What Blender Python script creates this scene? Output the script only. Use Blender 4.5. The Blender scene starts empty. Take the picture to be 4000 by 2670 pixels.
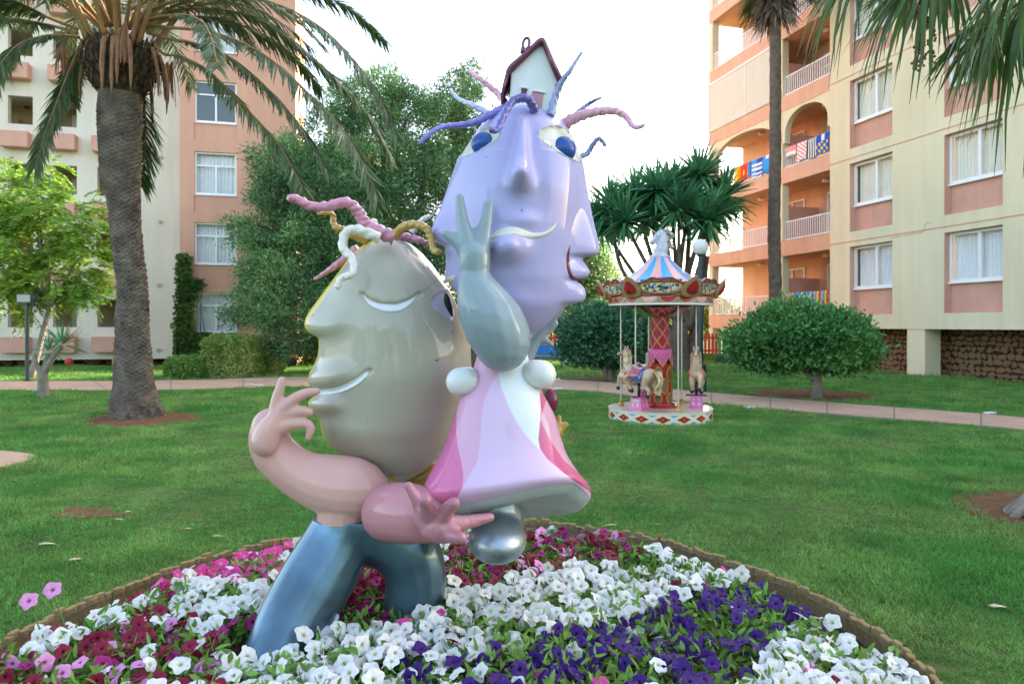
import bpy, bmesh, math, random
import numpy as np
from mathutils import Vector, Matrix
from mathutils.bvhtree import BVHTree
R = math.radians
scene = bpy.context.scene
COL = scene.collection
rng = np.random.default_rng(7)
random.seed(7)

# ---------------------------------------------------------------- camera
FPX, CX, CY, CAMH = 2800.0, 2000.0, 1268.0, 1.6
camd = bpy.data.cameras.new('camera'); cam = bpy.data.objects.new('camera', camd); COL.objects.link(cam)
cam.location = (0, 0, CAMH); cam.rotation_euler = (R(90), 0, 0)
camd.sensor_fit = 'HORIZONTAL'; camd.sensor_width = 36.0; camd.lens = FPX / 4000 * 36.0
camd.shift_y = (CY - 1335.0) / 4000.0
camd.clip_start = 0.05; camd.clip_end = 2000
camd.dof.use_dof = True; camd.dof.focus_distance = 3.6; camd.dof.aperture_fstop = 5.0
scene.camera = cam

# ---------------------------------------------------------------- sky, sun, exposure
SUN_EL, SUN_AZ = R(28), R(55)          # azimuth measured from +Y (view direction) towards +X
world = bpy.data.worlds.new('World'); scene.world = world; world.use_nodes = True
wn = world.node_tree.nodes; wl = world.node_tree.links
bg = wn['Background']; sky = wn.new('ShaderNodeTexSky'); sky.sky_type = 'NISHITA'
sky.sun_disc = False; sky.sun_elevation = SUN_EL; sky.sun_rotation = SUN_AZ
sky.air_density = 0.8; sky.dust_density = 2.2; sky.ozone_density = 0.25
wbal = wn.new('ShaderNodeMixRGB'); wbal.blend_type = 'MULTIPLY'; wbal.inputs[0].default_value = 1.0; wbal.inputs[2].default_value = (1.0, .90, .77, 1)   # camera white balance for open shade
wl.new(sky.outputs[0], wbal.inputs[1]); wl.new(wbal.outputs[0], bg.inputs[0]); bg.inputs[1].default_value = 0.15
sund = bpy.data.lights.new('sun', 'SUN'); sun = bpy.data.objects.new('sun', sund); COL.objects.link(sun)
sund.energy = 2.4; sund.angle = R(0.6); sund.color = (1.0, 0.83, 0.62)
sdir = Vector((math.sin(SUN_AZ) * math.cos(SUN_EL), math.cos(SUN_AZ) * math.cos(SUN_EL), math.sin(SUN_EL)))
sun.rotation_euler = sdir.to_track_quat('Z', 'Y').to_euler(); sun.location = (20, 20, 30)
scene.view_settings.view_transform = 'Standard'; scene.view_settings.look = 'None'
scene.view_settings.gamma = 1.0; scene.view_settings.use_curve_mapping = False
scene.view_settings.exposure = 2.85
scene.cycles.max_bounces = 8; scene.cycles.transparent_max_bounces = 12

# ---------------------------------------------------------------- helpers
def P(px, py, Y):                       # photo pixel + distance -> place in the world
    return Vector(((px - CX) / FPX * Y, Y, CAMH - (py - CY) / FPX * Y))
def G(px, py, z=0.0):                   # photo pixel on a level plane
    Y = FPX * (CAMH - z) / (py - CY)
    return Vector(((px - CX) / FPX * Y, Y, z))
def Zc(x0, y0, s, pts): return [(x0 + s * a, y0 + s * b) for a, b in pts]

def tag(o, label=None, cat=None, group=None, kind=None):
    if label: o['label'] = label
    if cat: o['category'] = cat
    if group: o['group'] = group
    if kind: o['kind'] = kind
    return o
def empty(name, loc=(0, 0, 0), rz=0.0, label=None, cat=None, group=None):
    o = bpy.data.objects.new(name, None); COL.objects.link(o)
    o.location = loc; o.rotation_euler = (0, 0, rz); o.empty_display_size = 0.1
    return tag(o, label, cat, group)
def link(name, me, parent=None, loc=(0, 0, 0), rot=(0, 0, 0), scale=(1, 1, 1)):
    o = bpy.data.objects.new(name, me); COL.objects.link(o)
    o.parent = parent; o.location = loc; o.rotation_euler = rot; o.scale = scale
    return o
def copy_tree(o, parent=None):
    c = o.copy(); COL.objects.link(c); c.parent = parent
    for ch in list(o.children): copy_tree(ch, c)
    return c

def npmesh(name, V, F, mats, mi=None, smooth=False, colors=None):
    """V (n,3) array, F list/array of polygons (an (m,k) array or list of lists)"""
    me = bpy.data.meshes.new(name)
    V = np.asarray(V, dtype=np.float32).reshape(-1, 3)
    if isinstance(F, np.ndarray):
        k = F.shape[1]; nf = len(F); flat = F.reshape(-1).astype(np.int32)
        starts = np.arange(0, nf * k, k, dtype=np.int32); tot = np.full(nf, k, dtype=np.int32)
    else:
        tot = np.array([len(f) for f in F], dtype=np.int32); nf = len(F)
        flat = np.array([i for f in F for i in f], dtype=np.int32)
        starts = np.concatenate([[0], np.cumsum(tot)[:-1]]).astype(np.int32) if nf else np.zeros(0, np.int32)
    me.vertices.add(len(V)); me.vertices.foreach_set('co', V.ravel())
    me.loops.add(len(flat)); me.loops.foreach_set('vertex_index', flat)
    me.polygons.add(nf); me.polygons.foreach_set('loop_start', starts); me.polygons.foreach_set('loop_total', tot)
    if not isinstance(mats, (list, tuple)): mats = [mats]
    for m in mats: me.materials.append(m)
    if mi is not None: me.polygons.foreach_set('material_index', np.asarray(mi, dtype=np.int32))
    me.polygons.foreach_set('use_smooth', np.full(nf, bool(smooth)))
    me.update(calc_edges=True); me.validate()
    if colors is not None:
        a = me.color_attributes.new('paint', 'FLOAT_COLOR', 'POINT')
        c = np.ones((len(V), 4), dtype=np.float32); c[:, :3] = colors
        a.data.foreach_set('color', c.ravel())
    return me

class MB:
    """collects simple shapes; build() links them as one mesh object"""
    def __init__(s): s.v = []; s.f = []; s.m = []; s.n = 0
    def add(s, V, F, mi=0):
        V = [tuple(p) for p in V]; b = s.n; s.v += V; s.n += len(V)
        s.f += [[i + b for i in f] for f in F]; s.m += [mi] * len(F); return s
    def quad(s, a, b, c, d, mi=0): return s.add([a, b, c, d], [[0, 1, 2, 3]], mi)
    def box(s, lo, hi, mi=0, M=None):
        x0, y0, z0 = lo; x1, y1, z1 = hi
        V = [(x0, y0, z0), (x1, y0, z0), (x1, y1, z0), (x0, y1, z0), (x0, y0, z1), (x1, y0, z1), (x1, y1, z1), (x0, y1, z1)]
        if M is not None: V = [M @ Vector(p) for p in V]
        return s.add(V, [[0, 3, 2, 1], [4, 5, 6, 7], [0, 1, 5, 4], [1, 2, 6, 5], [2, 3, 7, 6], [3, 0, 4, 7]], mi)
    def lathe(s, prof, n=24, mi=0, c=(0, 0, 0), cap=True):
        V = []; F = []
        for (r, z) in prof:
            for k in range(n):
                a = 2 * math.pi * k / n; V.append((c[0] + r * math.cos(a), c[1] + r * math.sin(a), c[2] + z))
        for i in range(len(prof) - 1):
            for k in range(n):
                k2 = (k + 1) % n; F.append([i * n + k, i * n + k2, (i + 1) * n + k2, (i + 1) * n + k])
        if cap: F.append(list(range(n))[::-1]); F.append([(len(prof) - 1) * n + k for k in range(n)])
        return s.add(V, F, mi)
    def tube(s, pts, rad, n=8, mi=0, cap=True, jit=0.0):
        V, F = tube_geo(pts, rad, n, cap, jit); return s.add(V, F, mi)
    def sphere(s, c, r, nu=16, nv=10, mi=0):
        if not hasattr(r, '__len__'): r = (r, r, r)
        V = []; F = []
        for j in range(nv + 1):
            t = math.pi * j / nv
            for k in range(nu):
                a = 2 * math.pi * k / nu
                V.append((c[0] + r[0] * math.sin(t) * math.cos(a), c[1] + r[1] * math.sin(t) * math.sin(a), c[2] + r[2] * math.cos(t)))
        for j in range(nv):
            for k in range(nu):
                k2 = (k + 1) % nu; F.append([j * nu + k, (j + 1) * nu + k, (j + 1) * nu + k2, j * nu + k2])
        return s.add(V, F, mi)
    def prism(s, poly, y0, y1, mi=0, axis='y'):
        """closed outline in (x,z) pushed from y0 to y1"""
        n = len(poly)
        V = [(p[0], y0, p[1]) for p in poly] + [(p[0], y1, p[1]) for p in poly]
        F = [list(range(n)), list(range(n, 2 * n))[::-1]] + [[i, i + n, (i + 1) % n + n, (i + 1) % n] for i in range(n)]
        return s.add(V, F, mi)
    def mesh(s, name, mats, smooth=False, bevel=0.0):
        me = npmesh(name, np.array(s.v), s.f, mats, s.m, smooth)
        return me
    def build(s, name, mats, parent=None, smooth=False, loc=(0, 0, 0), rot=(0, 0, 0), fix=True):
        me = s.mesh(name, mats, smooth)
        if fix:
            bm = bmesh.new(); bm.from_mesh(me); bmesh.ops.remove_doubles(bm, verts=bm.verts, dist=1e-5)
            bmesh.ops.recalc_face_normals(bm, faces=bm.faces); bm.to_mesh(me); bm.free()
        return link(name, me, parent, loc, rot)

def frames(pts):
    pts = [Vector(p) for p in pts]; T = []
    for i in range(len(pts)):
        a = pts[max(0, i - 1)]; b = pts[min(len(pts) - 1, i + 1)]; T.append((b - a).normalized())
    n = T[0].orthogonal().normalized(); out = []
    for t in T:
        n = (n - t * n.dot(t)); n = n.normalized() if n.length > 1e-6 else t.orthogonal().normalized()
        out.append((t, n, t.cross(n)))
    return pts, out
def tube_geo(pts, rad, n=8, cap=True, jit=0.0):
    pts, fr = frames(pts); V = []; F = []
    if not hasattr(rad, '__len__'): rad = [rad] * len(pts)
    for i, (p, (t, a, b)) in enumerate(zip(pts, fr)):
        for k in range(n):
            th = 2 * math.pi * k / n; rr = rad[i] * (1 + (random.uniform(-jit, jit) if jit else 0))
            V.append(p + (a * math.cos(th) + b * math.sin(th)) * rr)
    for i in range(len(pts) - 1):
        for k in range(n):
            k2 = (k + 1) % n; F.append([i * n + k, i * n + k2, (i + 1) * n + k2, (i + 1) * n + k])
    if cap: F.append(list(range(n))[::-1]); F.append([(len(pts) - 1) * n + k for k in range(n)])
    return V, F
def spline(pts, n):
    """Catmull-Rom through points (any dimension)"""
    Pn = np.array([list(p) for p in pts], float); m = len(Pn)
    Q = np.vstack([2 * Pn[0] - Pn[1], Pn, 2 * Pn[-1] - Pn[-2]]); out = []
    for u in np.linspace(0, m - 1 - 1e-9, n):
        i = int(u); f = u - i; p0, p1, p2, p3 = Q[i:i + 4]
        out.append(0.5 * (2 * p1 + (p2 - p0) * f + (2 * p0 - 5 * p1 + 4 * p2 - p3) * f * f + (3 * p1 - p0 - 3 * p2 + p3) * f ** 3))
    return np.array(out)

# ---------------------------------------------------------------- materials
def _set(b, k, v):
    if k in b.inputs: b.inputs[k].default_value = v
def mat(name, col, rough=0.6, metal=0.0, coat=0.0, var=0.12, vscale=6.0, bump=0.0, bscale=60.0, spec=0.5, trans=0.0,
        island=0.0, col2=None, pos=False, streak=0.0, paint=False, emit=0.0, alpha=1.0, detail=4.0, obj=True):
    m = bpy.data.materials.new(name); m.use_nodes = True; nt = m.node_tree; N = nt.nodes; L = nt.links
    b = N['Principled BSDF']; out = N['Material Output']
    _set(b, 'Roughness', rough); _set(b, 'Metallic', metal); _set(b, 'Coat Weight', coat); _set(b, 'Coat Roughness', 0.03)
    _set(b, 'Specular IOR Level', spec)
    tc = N.new('ShaderNodeTexCoord'); src = tc.outputs['Object'] if obj else tc.outputs['Generated']
    geo = N.new('ShaderNodeNewGeometry')
    if pos: src = geo.outputs['Position']
    if paint:
        a = N.new('ShaderNodeAttribute'); a.attribute_name = 'paint'; base = a.outputs['Color']
    else:
        rgb = N.new('ShaderNodeRGB'); rgb.outputs[0].default_value = (*col, 1); base = rgb.outputs[0]
    if col2 is not None:
        nz = N.new('ShaderNodeTexNoise'); nz.inputs['Scale'].default_value = vscale * 0.5; nz.inputs['Detail'].default_value = detail
        L.new(src, nz.inputs['Vector'])
        rp = N.new('ShaderNodeValToRGB'); rp.color_ramp.elements[0].position = 0.38; rp.color_ramp.elements[1].position = 0.62
        L.new(nz.outputs['Fac'], rp.inputs['Fac'])
        mx = N.new('ShaderNodeMixRGB'); L.new(rp.outputs['Color'], mx.inputs['Fac']); L.new(base, mx.inputs[1]); mx.inputs[2].default_value = (*col2, 1)
        base = mx.outputs[0]
    if var > 0 or island > 0:
        hs = N.new('ShaderNodeHueSaturation'); L.new(base, hs.inputs['Color'])
        nz = N.new('ShaderNodeTexNoise'); nz.inputs['Scale'].default_value = vscale; nz.inputs['Detail'].default_value = detail
        L.new(src, nz.inputs['Vector'])
        mr = N.new('ShaderNodeMapRange'); mr.inputs['From Min'].default_value = 0.25; mr.inputs['From Max'].default_value = 0.75
        mr.inputs['To Min'].default_value = 1 - var; mr.inputs['To Max'].default_value = 1 + var; L.new(nz.outputs['Fac'], mr.inputs['Value'])
        val = mr.outputs[0]
        if streak > 0:                         # rain streaks and grime, drawn out downwards
            mp = N.new('ShaderNodeMapping'); mp.inputs['Scale'].default_value = (1, 1, .09); L.new(src, mp.inputs['Vector']); ns = N.new('ShaderNodeTexNoise'); ns.inputs['Scale'].default_value = 2.6; ns.inputs['Detail'].default_value = 8; L.new(mp.outputs[0], ns.inputs['Vector'])
            m2 = N.new('ShaderNodeMapRange'); m2.inputs['From Min'].default_value = .42; m2.inputs['From Max'].default_value = .72; m2.inputs['To Min'].default_value = 1; m2.inputs['To Max'].default_value = 1 - streak; L.new(ns.outputs['Fac'], m2.inputs['Value'])
            m3 = N.new('ShaderNodeMath'); m3.operation = 'MULTIPLY'; L.new(val, m3.inputs[0]); L.new(m2.outputs[0], m3.inputs[1]); val = m3.outputs[0]
        if island > 0:
            mi = N.new('ShaderNodeMapRange'); mi.inputs['To Min'].default_value = 1 - island; mi.inputs['To Max'].default_value = 1 + island
            L.new(geo.outputs['Random Per Island'], mi.inputs['Value'])
            mm = N.new('ShaderNodeMath'); mm.operation = 'MULTIPLY'; L.new(val, mm.inputs[0]); L.new(mi.outputs[0], mm.inputs[1]); val = mm.outputs[0]
            mh = N.new('ShaderNodeMapRange'); mh.inputs['To Min'].default_value = 0.5 - island * 0.05; mh.inputs['To Max'].default_value = 0.5 + island * 0.05
            L.new(geo.outputs['Random Per Island'], mh.inputs['Value']); L.new(mh.outputs[0], hs.inputs['Hue'])
        L.new(val, hs.inputs['Value']); base = hs.outputs['Color']
    L.new(base, b.inputs['Base Color'])
    if bump > 0:
        nb = N.new('ShaderNodeTexNoise'); nb.inputs['Scale'].default_value = bscale; nb.inputs['Detail'].default_value = 6
        L.new(src, nb.inputs['Vector']); bp = N.new('ShaderNodeBump'); bp.inputs['Strength'].default_value = bump; bp.inputs['Distance'].default_value = 0.02
        L.new(nb.outputs['Fac'], bp.inputs['Height']); L.new(bp.outputs[0], b.inputs['Normal'])
    if trans > 0:
        tr = N.new('ShaderNodeBsdfTranslucent'); L.new(base, tr.inputs['Color']); ms = N.new('ShaderNodeMixShader')
        ms.inputs[0].default_value = trans; L.new(b.outputs[0], ms.inputs[1]); L.new(tr.outputs[0], ms.inputs[2]); L.new(ms.outputs[0], out.inputs['Surface'])
    return m
# ---------------------------------------------------------------- ground, path, soil
M_ground = mat('grass_ground', (0.06, 0.115, 0.028), 0.95, var=0.35, vscale=1.5, bump=0.6, bscale=40, col2=(0.11, 0.13, 0.045), spec=0.1)
M_soil = mat('soil', (0.16, 0.085, 0.045), 0.95, var=0.35, vscale=9, bump=1.0, bscale=45, spec=0.1)
M_bedsoil = mat('bed_soil', (0.07, 0.042, 0.024), 0.95, var=0.4, vscale=14, bump=1.0, bscale=60, spec=0.1)
M_path = mat('path_paving', (0.52, 0.33, 0.23), 0.85, var=0.16, vscale=2.5, bump=0.35, bscale=70, col2=(0.45, 0.30, 0.21), spec=0.25)
M_kerb = mat('path_edge', (0.22, 0.17, 0.13), 0.9, var=0.25, vscale=8, bump=0.5, bscale=50, spec=0.2)

BED = [(-.55, 5.30), (.1, 5.36), (.55, 5.2), (.95, 4.95), (1.25, 4.61), (1.51, 4.2), (1.66, 3.86), (1.74, 3.5), (1.76, 3.15), (1.72, 2.85), (1.55, 2.3), (1.0, 1.75),
       (.2, 1.5), (-.8, 1.55), (-1.6, 1.9), (-2.15, 2.5), (-2.36, 2.95), (-2.38, 3.31), (-2.33, 3.56), (-2.24, 3.84), (-1.97, 4.46), (-1.43, 4.97)]
def closed(pts, n):
    Q = pts[-2:] + pts + pts[:3]; S = spline(Q, 40 * len(Q)); a = S[80:80 + 40 * 0 + len(S)]
    S = spline(Q, (len(Q) - 1) * 30 + 1)[60:60 + len(pts) * 30]
    d = np.r_[0, np.cumsum(np.linalg.norm(np.diff(np.vstack([S, S[:1]]), axis=0), axis=1))]
    S2 = np.vstack([S, S[:1]]); u = np.linspace(0, d[-1], n, endpoint=False)
    return np.stack([np.interp(u, d, S2[:, 0]), np.interp(u, d, S2[:, 1])], 1)
BEDC = closed(BED, 170)
def inpoly(x, y, poly):
    x = np.asarray(x, float); y = np.asarray(y, float); r = np.zeros(x.shape, bool); n = len(poly); j = n - 1
    for i in range(n):
        xi, yi = poly[i][0], poly[i][1]; xj, yj = poly[j][0], poly[j][1]
        c = ((yi > y) != (yj > y)) & (x < (xj - xi) * (y - yi) / (yj - yi + 1e-12) + xi)
        r ^= c; j = i
    return r
def polydist(x, y, poly, close=True):
    x = np.asarray(x, float); y = np.asarray(y, float); d = np.full(x.shape, 1e9); n = len(poly)
    for i in range(n if close else n - 1):
        a = poly[i]; b = poly[(i + 1) % n]; vx, vy = b[0] - a[0], b[1] - a[1]
        t = np.clip(((x - a[0]) * vx + (y - a[1]) * vy) / (vx * vx + vy * vy + 1e-12), 0, 1)
        d = np.minimum(d, np.hypot(x - a[0] - t * vx, y - a[1] - t * vy))
    return d
# ground sheet
g = MB(); g.box((-400, -60, -3), (400, 900, 0)); g = g.build('ground', M_ground); tag(g, kind='structure')
# path
fe = [G(0, 1491), G(700, 1488), G(1200, 1475), G(2180, 1486), G(2600, 1522), G(3000, 1556), G(3400, 1588), G(4000, 1636), G(5200, 1760)]
ne = [G(0, 1527), G(700, 1524), G(1200, 1514), G(2180, 1524), G(2600, 1566), G(3000, 1600), G(3400, 1633), G(4000, 1684), G(5200, 1830)]
FE = spline([(-30, 20.6)] + [(p.x, p.y) for p in fe], 140); NE = spline([(-30, 17.6)] + [(p.x, p.y) for p in ne], 140)
PATHPOLY = np.vstack([FE, NE[::-1]])
def sheet(name, poly, z, m, z0=-0.2):
    b = MB(); n = len(poly); V = [(p[0], p[1], z) for p in poly] + [(p[0], p[1], z0) for p in poly]
    b.add(V, [list(range(n))] + [[i, (i + 1) % n, (i + 1) % n + n, i + n] for i in range(n)]); return b.build(name, m, fix=True)
V = []; F = []
for i in range(140):
    for k in range(5):
        p = NE[i] * (1 - k / 4) + FE[i] * k / 4; V.append((p[0], p[1], 0.03))
for i in range(139):
    for k in range(4): a = i * 5 + k; F.append([a, a + 1, a + 6, a + 5])
tag(link('path', npmesh('path', V, F, M_path, smooth=True)), kind='structure')
for E, s in ((NE, -1), (FE, 1)):
    b = MB(); off = []
    for i in range(140):
        t = E[min(139, i + 1)] - E[max(0, i - 1)]; t = t / np.linalg.norm(t); off.append(E[i] + np.array([-t[1], t[0]]) * 0.1 * s)
    for i in range(139):
        (a, c, d, e) = (E[i], E[i + 1], off[i + 1], off[i])
        b.quad((*a, .034), (*c, .034), (*d, .026), (*e, .026)); b.quad((*e, .026), (*d, .026), (*d, -.1), (*e, -.1))
        b.quad((*a, .034), (*c, .034), (*c, -.1), (*a, -.1))
    tag(b.build('path_kerb', M_kerb), kind='structure')
# transverse joints cut in the path
b = MB()
for i in range(12, 138, 9):
    a, c = NE[i], FE[i]; t = NE[i + 1] - NE[i]; t = t / np.linalg.norm(t) * 0.012
    b.quad((*(a - t), .0345), (*(a + t), .0345), (*(c + t), .0345), (*(c - t), .0345))
tag(b.build('path_joints', M_kerb), kind='structure')
# the other end of paving seen at the left edge
def blob(cx, cy, rx, ry, n=40, w=0.12, seed=0):
    r_ = np.random.default_rng(seed); ph = r_.uniform(0, 6.28, 4); a = np.linspace(0, 2 * np.pi, n, endpoint=False)
    k = 1 + w * (np.sin(2 * a + ph[0]) * .5 + np.sin(3 * a + ph[1]) * .5 + np.sin(5 * a + ph[2]) * .35 + np.sin(9 * a + ph[3]) * .2)
    return np.stack([cx + rx * k * np.cos(a), cy + ry * k * np.sin(a)], 1)
c = G(-60, 1815); SIDE = blob(c.x - 1.2, c.y, 1.55, 1.0, w=.06, seed=3)
tag(sheet('side_path', SIDE, 0.022, M_path), kind='structure')
# bare earth round trunks and worn patches
SOILS = []
def soil(name, poly, z=0.012):
    SOILS.append(poly); tag(sheet(name, poly, z, M_soil, -.1), kind='structure')
c = G(545, 1638); soil('bare_earth', blob(c.x, c.y, 1.0, .95, seed=1, w=.14))
c = G(3165, 1541); soil('bare_earth', blob(c.x, c.y, 1.42, 1.25, seed=2, w=.04))
c = G(2330, 1487); soil('bare_earth', blob(c.x, c.y + .2, 1.5, 1.1, seed=4, w=.06))
c = G(4000, 2000); soil('bare_earth', blob(c.x + .12, c.y, .62, .72, seed=5, w=.1))
c = G(342, 2006); soil('bare_earth', blob(c.x, c.y, .32, .16, seed=6, w=.3))
c = G(165, 1703); soil('bare_earth', blob(c.x, c.y, .12, .2, seed=8, w=.2))
# flower bed soil mound
tag(sheet('flower_bed_soil', BEDC * 0.995, 0.03, M_bedsoil, -.05), kind='structure')
# ---------------------------------------------------------------- buildings
M_cream_w = mat('cream_render', (.73, .67, .56), .9, var=.07, vscale=.9, bump=.35, bscale=25, col2=(.68, .615, .50), spec=.2, streak=.09)
M_salmon_w = mat('salmon_render', (.67, .36, .26), .9, var=.07, vscale=1.2, bump=.35, bscale=25, col2=(.63, .335, .24), spec=.2, streak=.09)
M_ycream = mat('yellow_cream_render', (.74, .65, .44), .9, var=.08, vscale=.8, bump=.4, bscale=22, col2=(.69, .60, .40), spec=.2, streak=.09)
M_salmon_b = mat('peach_render', (.68, .39, .26), .9, var=.07, vscale=1.2, bump=.3, bscale=25, spec=.2, streak=.09)
M_panel = mat('salmon_panel_render', (.62, .345, .26), .9, var=.08, vscale=1.5, bump=.3, bscale=25, spec=.2, streak=.09)
M_corr = mat('corridor_ochre_wall', (.50, .39, .22), .9, var=.08, vscale=2, spec=.2)
M_frame = mat('white_window_frame', (.80, .80, .79), .4, var=.03)
M_glass = mat('window_glass', (.05, .06, .07), .04, var=0, spec=.8)
M_glassb = bpy.data.materials.new('clear_window_glass'); M_glassb.use_nodes = True
_n = M_glassb.node_tree; _b = _n.nodes['Principled BSDF']; _t = _n.nodes.new('ShaderNodeBsdfTransparent'); _x = _n.nodes.new('ShaderNodeMixShader')
_b.inputs['Base Color'].default_value = (.02, .025, .03, 1); _b.inputs['Roughness'].default_value = .03; _x.inputs[0].default_value = .07
_n.links.new(_t.outputs[0], _x.inputs[1]); _n.links.new(_b.outputs[0], _x.inputs[2]); _n.links.new(_x.outputs[0], _n.nodes['Material Output'].inputs['Surface'])
M_curt = mat('pale_curtain', (.86, .88, .90), .9, var=.05, vscale=3)
M_curtb = mat('cream_curtain', (.88, .85, .72), .9, var=.05, vscale=3)
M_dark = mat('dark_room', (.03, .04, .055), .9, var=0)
M_stone = mat('rubble_stone', (.25, .145, .08), .9, island=.35, var=.3, vscale=8, bump=.7, bscale=25, spec=.2)
M_mortar = mat('dark_mortar', (.06, .035, .023), .95, var=.3, vscale=10, bump=.6, bscale=40, spec=.1)
M_rail = mat('white_painted_rail', (.80, .79, .76), .45, var=.04)
M_blind = mat('roller_blind_fabric', (.72, .66, .54), .85, var=.04, vscale=2, trans=.15)
M_ceil = mat('peach_ceiling', (.66, .38, .26), .9, var=.05, vscale=1.5, spec=.2)

class Facade:
    """a wall plane: t metres along it from a point, d metres into the building, z up"""
    def __init__(s, O, e, n):
        s.O = Vector((O[0], O[1], 0)); s.e = Vector((e[0], e[1], 0)).normalized(); s.n = Vector((n[0], n[1], 0)).normalized()
        s.M = Matrix((( s.e.x, s.n.x, 0, O[0]), (s.e.y, s.n.y, 0, O[1]), (0, 0, 1, 0), (0, 0, 0, 1)))
    def t(s, px, d=0.0):
        k = (px - CX) / FPX; o = s.O + s.n * d
        return (k * o.y - o.x) / (s.e.x - k * s.e.y)
    def Y(s, t, d=0.0): return (s.O + s.e * t + s.n * d).y
    def z(s, px, py, d=0.0): return CAMH - (py - CY) / FPX * s.Y(s.t(px, d), d)
    def root(s, name, label, cat, group=None):
        o = empty(name, (0, 0, 0), 0, label, cat, group); o.matrix_world = s.M; return o

def wall_open(b, t0, t1, z0, z1, holes, reveal=.25, mi=0, mir=0, d=0.0, arch=()):
    """front skin with rectangular openings and their reveals (local: x along, y inwards, z up)"""
    ts = sorted({t0, t1, *[h[0] for h in holes], *[h[1] for h in holes]}); zs = sorted({z0, z1, *[h[2] for h in holes], *[h[3] for h in holes]})
    for i in range(len(ts) - 1):
        for j in range(len(zs) - 1):
            cx_, cz_ = (ts[i] + ts[i + 1]) / 2, (zs[j] + zs[j + 1]) / 2
            if any(h[0] < cx_ < h[1] and h[2] < cz_ < h[3] for h in holes) or not (t0 < cx_ < t1 and z0 < cz_ < z1): continue
            b.quad((ts[i], d, zs[j]), (ts[i + 1], d, zs[j]), (ts[i + 1], d, zs[j + 1]), (ts[i], d, zs[j + 1]), mi)
    for h in holes:
        a, c, e, f = h[:4]; r = h[4] if len(h) > 4 else reveal
        b.quad((a, d, e), (a, d + r, e), (a, d + r, f), (a, d, f), mir); b.quad((c, d, e), (c, d, f), (c, d + r, f), (c, d + r, e), mir)
        b.quad((a, d, e), (c, d, e), (c, d + r, e), (a, d + r, e), mir); b.quad((a, d, f), (a, d + r, f), (c, d + r, f), (c, d, f), mir)

def window(parent, t0, t1, z0, z1, d, transom=None, mull=.5, fw=.06, curtain=M_curt, glass=None, open_=0.0, seed=0, cov=(0, 1)):
    """frame with panes and curtain behind, a part of the building with its own sub-parts"""
    glass = glass or M_glassb; b = MB(); D0, D1 = d - .035, d + .035
    for (a, c, e, f) in ((t0, t1, z0, z0 + fw), (t0, t1, z1 - fw, z1), (t0, t0 + fw, z0 + fw, z1 - fw), (t1 - fw, t1, z0 + fw, z1 - fw)): b.box((a, D0, e), (c, D1, f))
    zt = z1 - fw
    if transom: zt = z0 + (z1 - z0) * transom; b.box((t0 + fw, D0 + .004, zt - fw * .45), (t1 - fw, D1 - .004, zt + fw * .45))
    tm = t0 + (t1 - t0) * mull; ztop = zt - fw * .45 if transom else zt
    b.box((tm - fw * .55, D0 - .006, z0 + fw), (tm + fw * .55, D1 - .002, ztop)); b.box((t0 - .03, D0 - .05, z0 - .045), (t1 + .03, D1, z0 - .002))
    w = b.build('window', M_frame, parent)
    cells = [(t0 + fw, tm - fw * .55, z0 + fw, ztop), (tm + fw * .55, t1 - fw, z0 + fw, ztop)]
    if transom: cells.append((t0 + fw, t1 - fw, zt + fw * .45, z1 - fw))
    for i, (a, c, e, f) in enumerate(cells):
        b = MB(); dd = d + (.012 if i == 0 else 0.0); b.box((a, dd, e), (c, dd + .008, f)); b.build('pane', glass, w)
    b = MB(); r_ = np.random.default_rng(seed); n = 90
    if curtain:
        xs = np.linspace(t0 + (t1 - t0) * cov[0] + .02, t0 + (t1 - t0) * cov[1] - .02, n); ph = r_.uniform(0, 6)
        yv = d + .16 + .022 * np.sin(xs * 52 + ph + 1.5 * np.sin(xs * 5)) + .008 * np.sin(xs * 131)
        V = []; F = []
        for i in range(n): V += [(xs[i], yv[i], z0 + .03), (xs[i], yv[i] * .4 + (d + .16) * .6, z1 - .02)]
        for i in range(n - 1): F.append([2 * i, 2 * i + 2, 2 * i + 3, 2 * i + 1])
        link('curtain', npmesh('curtain', V, F, curtain, smooth=True), w)
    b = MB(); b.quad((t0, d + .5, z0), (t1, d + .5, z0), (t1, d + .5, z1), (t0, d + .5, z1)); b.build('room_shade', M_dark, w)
    return w

# ======================================================== left building
e_ = (.968, .251); nin = (-.251, .968)
SB = Facade((-11.17, 26.5), e_, nin)                                   # salmon block
left_b = SB.root('apartment_building', 'salmon and cream apartment block with open corridors behind the thick palm', 'building')
t_l, t_r = SB.t(702), SB.t(1155); tw0, tw1 = SB.t(760), SB.t(924)
zrow = [(SB.z(842, py), ) for py in (45, 192)]
heads = [54, 319, 595, 870, 1143]; sills = [200, 478, 759, 1030, 1297]; pans = [0, 566, 832, 1112, 0]
b = MB(); holes = []
Hs = [SB.z(842, p) for p in heads]; Ss = [SB.z(842, p) for p in sills]
st_h = (Hs[0] - Hs[3]) / 3
Hs = [Hs[0] + 2 * st_h, Hs[0] + st_h] + Hs; Ss = [Ss[0] + 2 * st_h, Ss[0] + st_h] + Ss
PB = [s_ - .72 for s_ in Ss]; PB[-1] = Ss[-1] - .35
for hz, sz, pz in zip(Hs, Ss, PB): holes += [(tw0 - .004, tw1 + .004, sz - .05, hz + .004, .16), (tw0 - .03, tw1 + .03, pz, sz - .0505, .05)]
wall_open(b, t_l, t_r, -.3, 17.5, holes)
for pz, sz in zip(PB, Ss): b.quad((tw0 - .03, .05, pz), (tw1 + .03, .05, pz), (tw1 + .03, .05, sz - .05), (tw0 - .03, .05, sz - .05))
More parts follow.
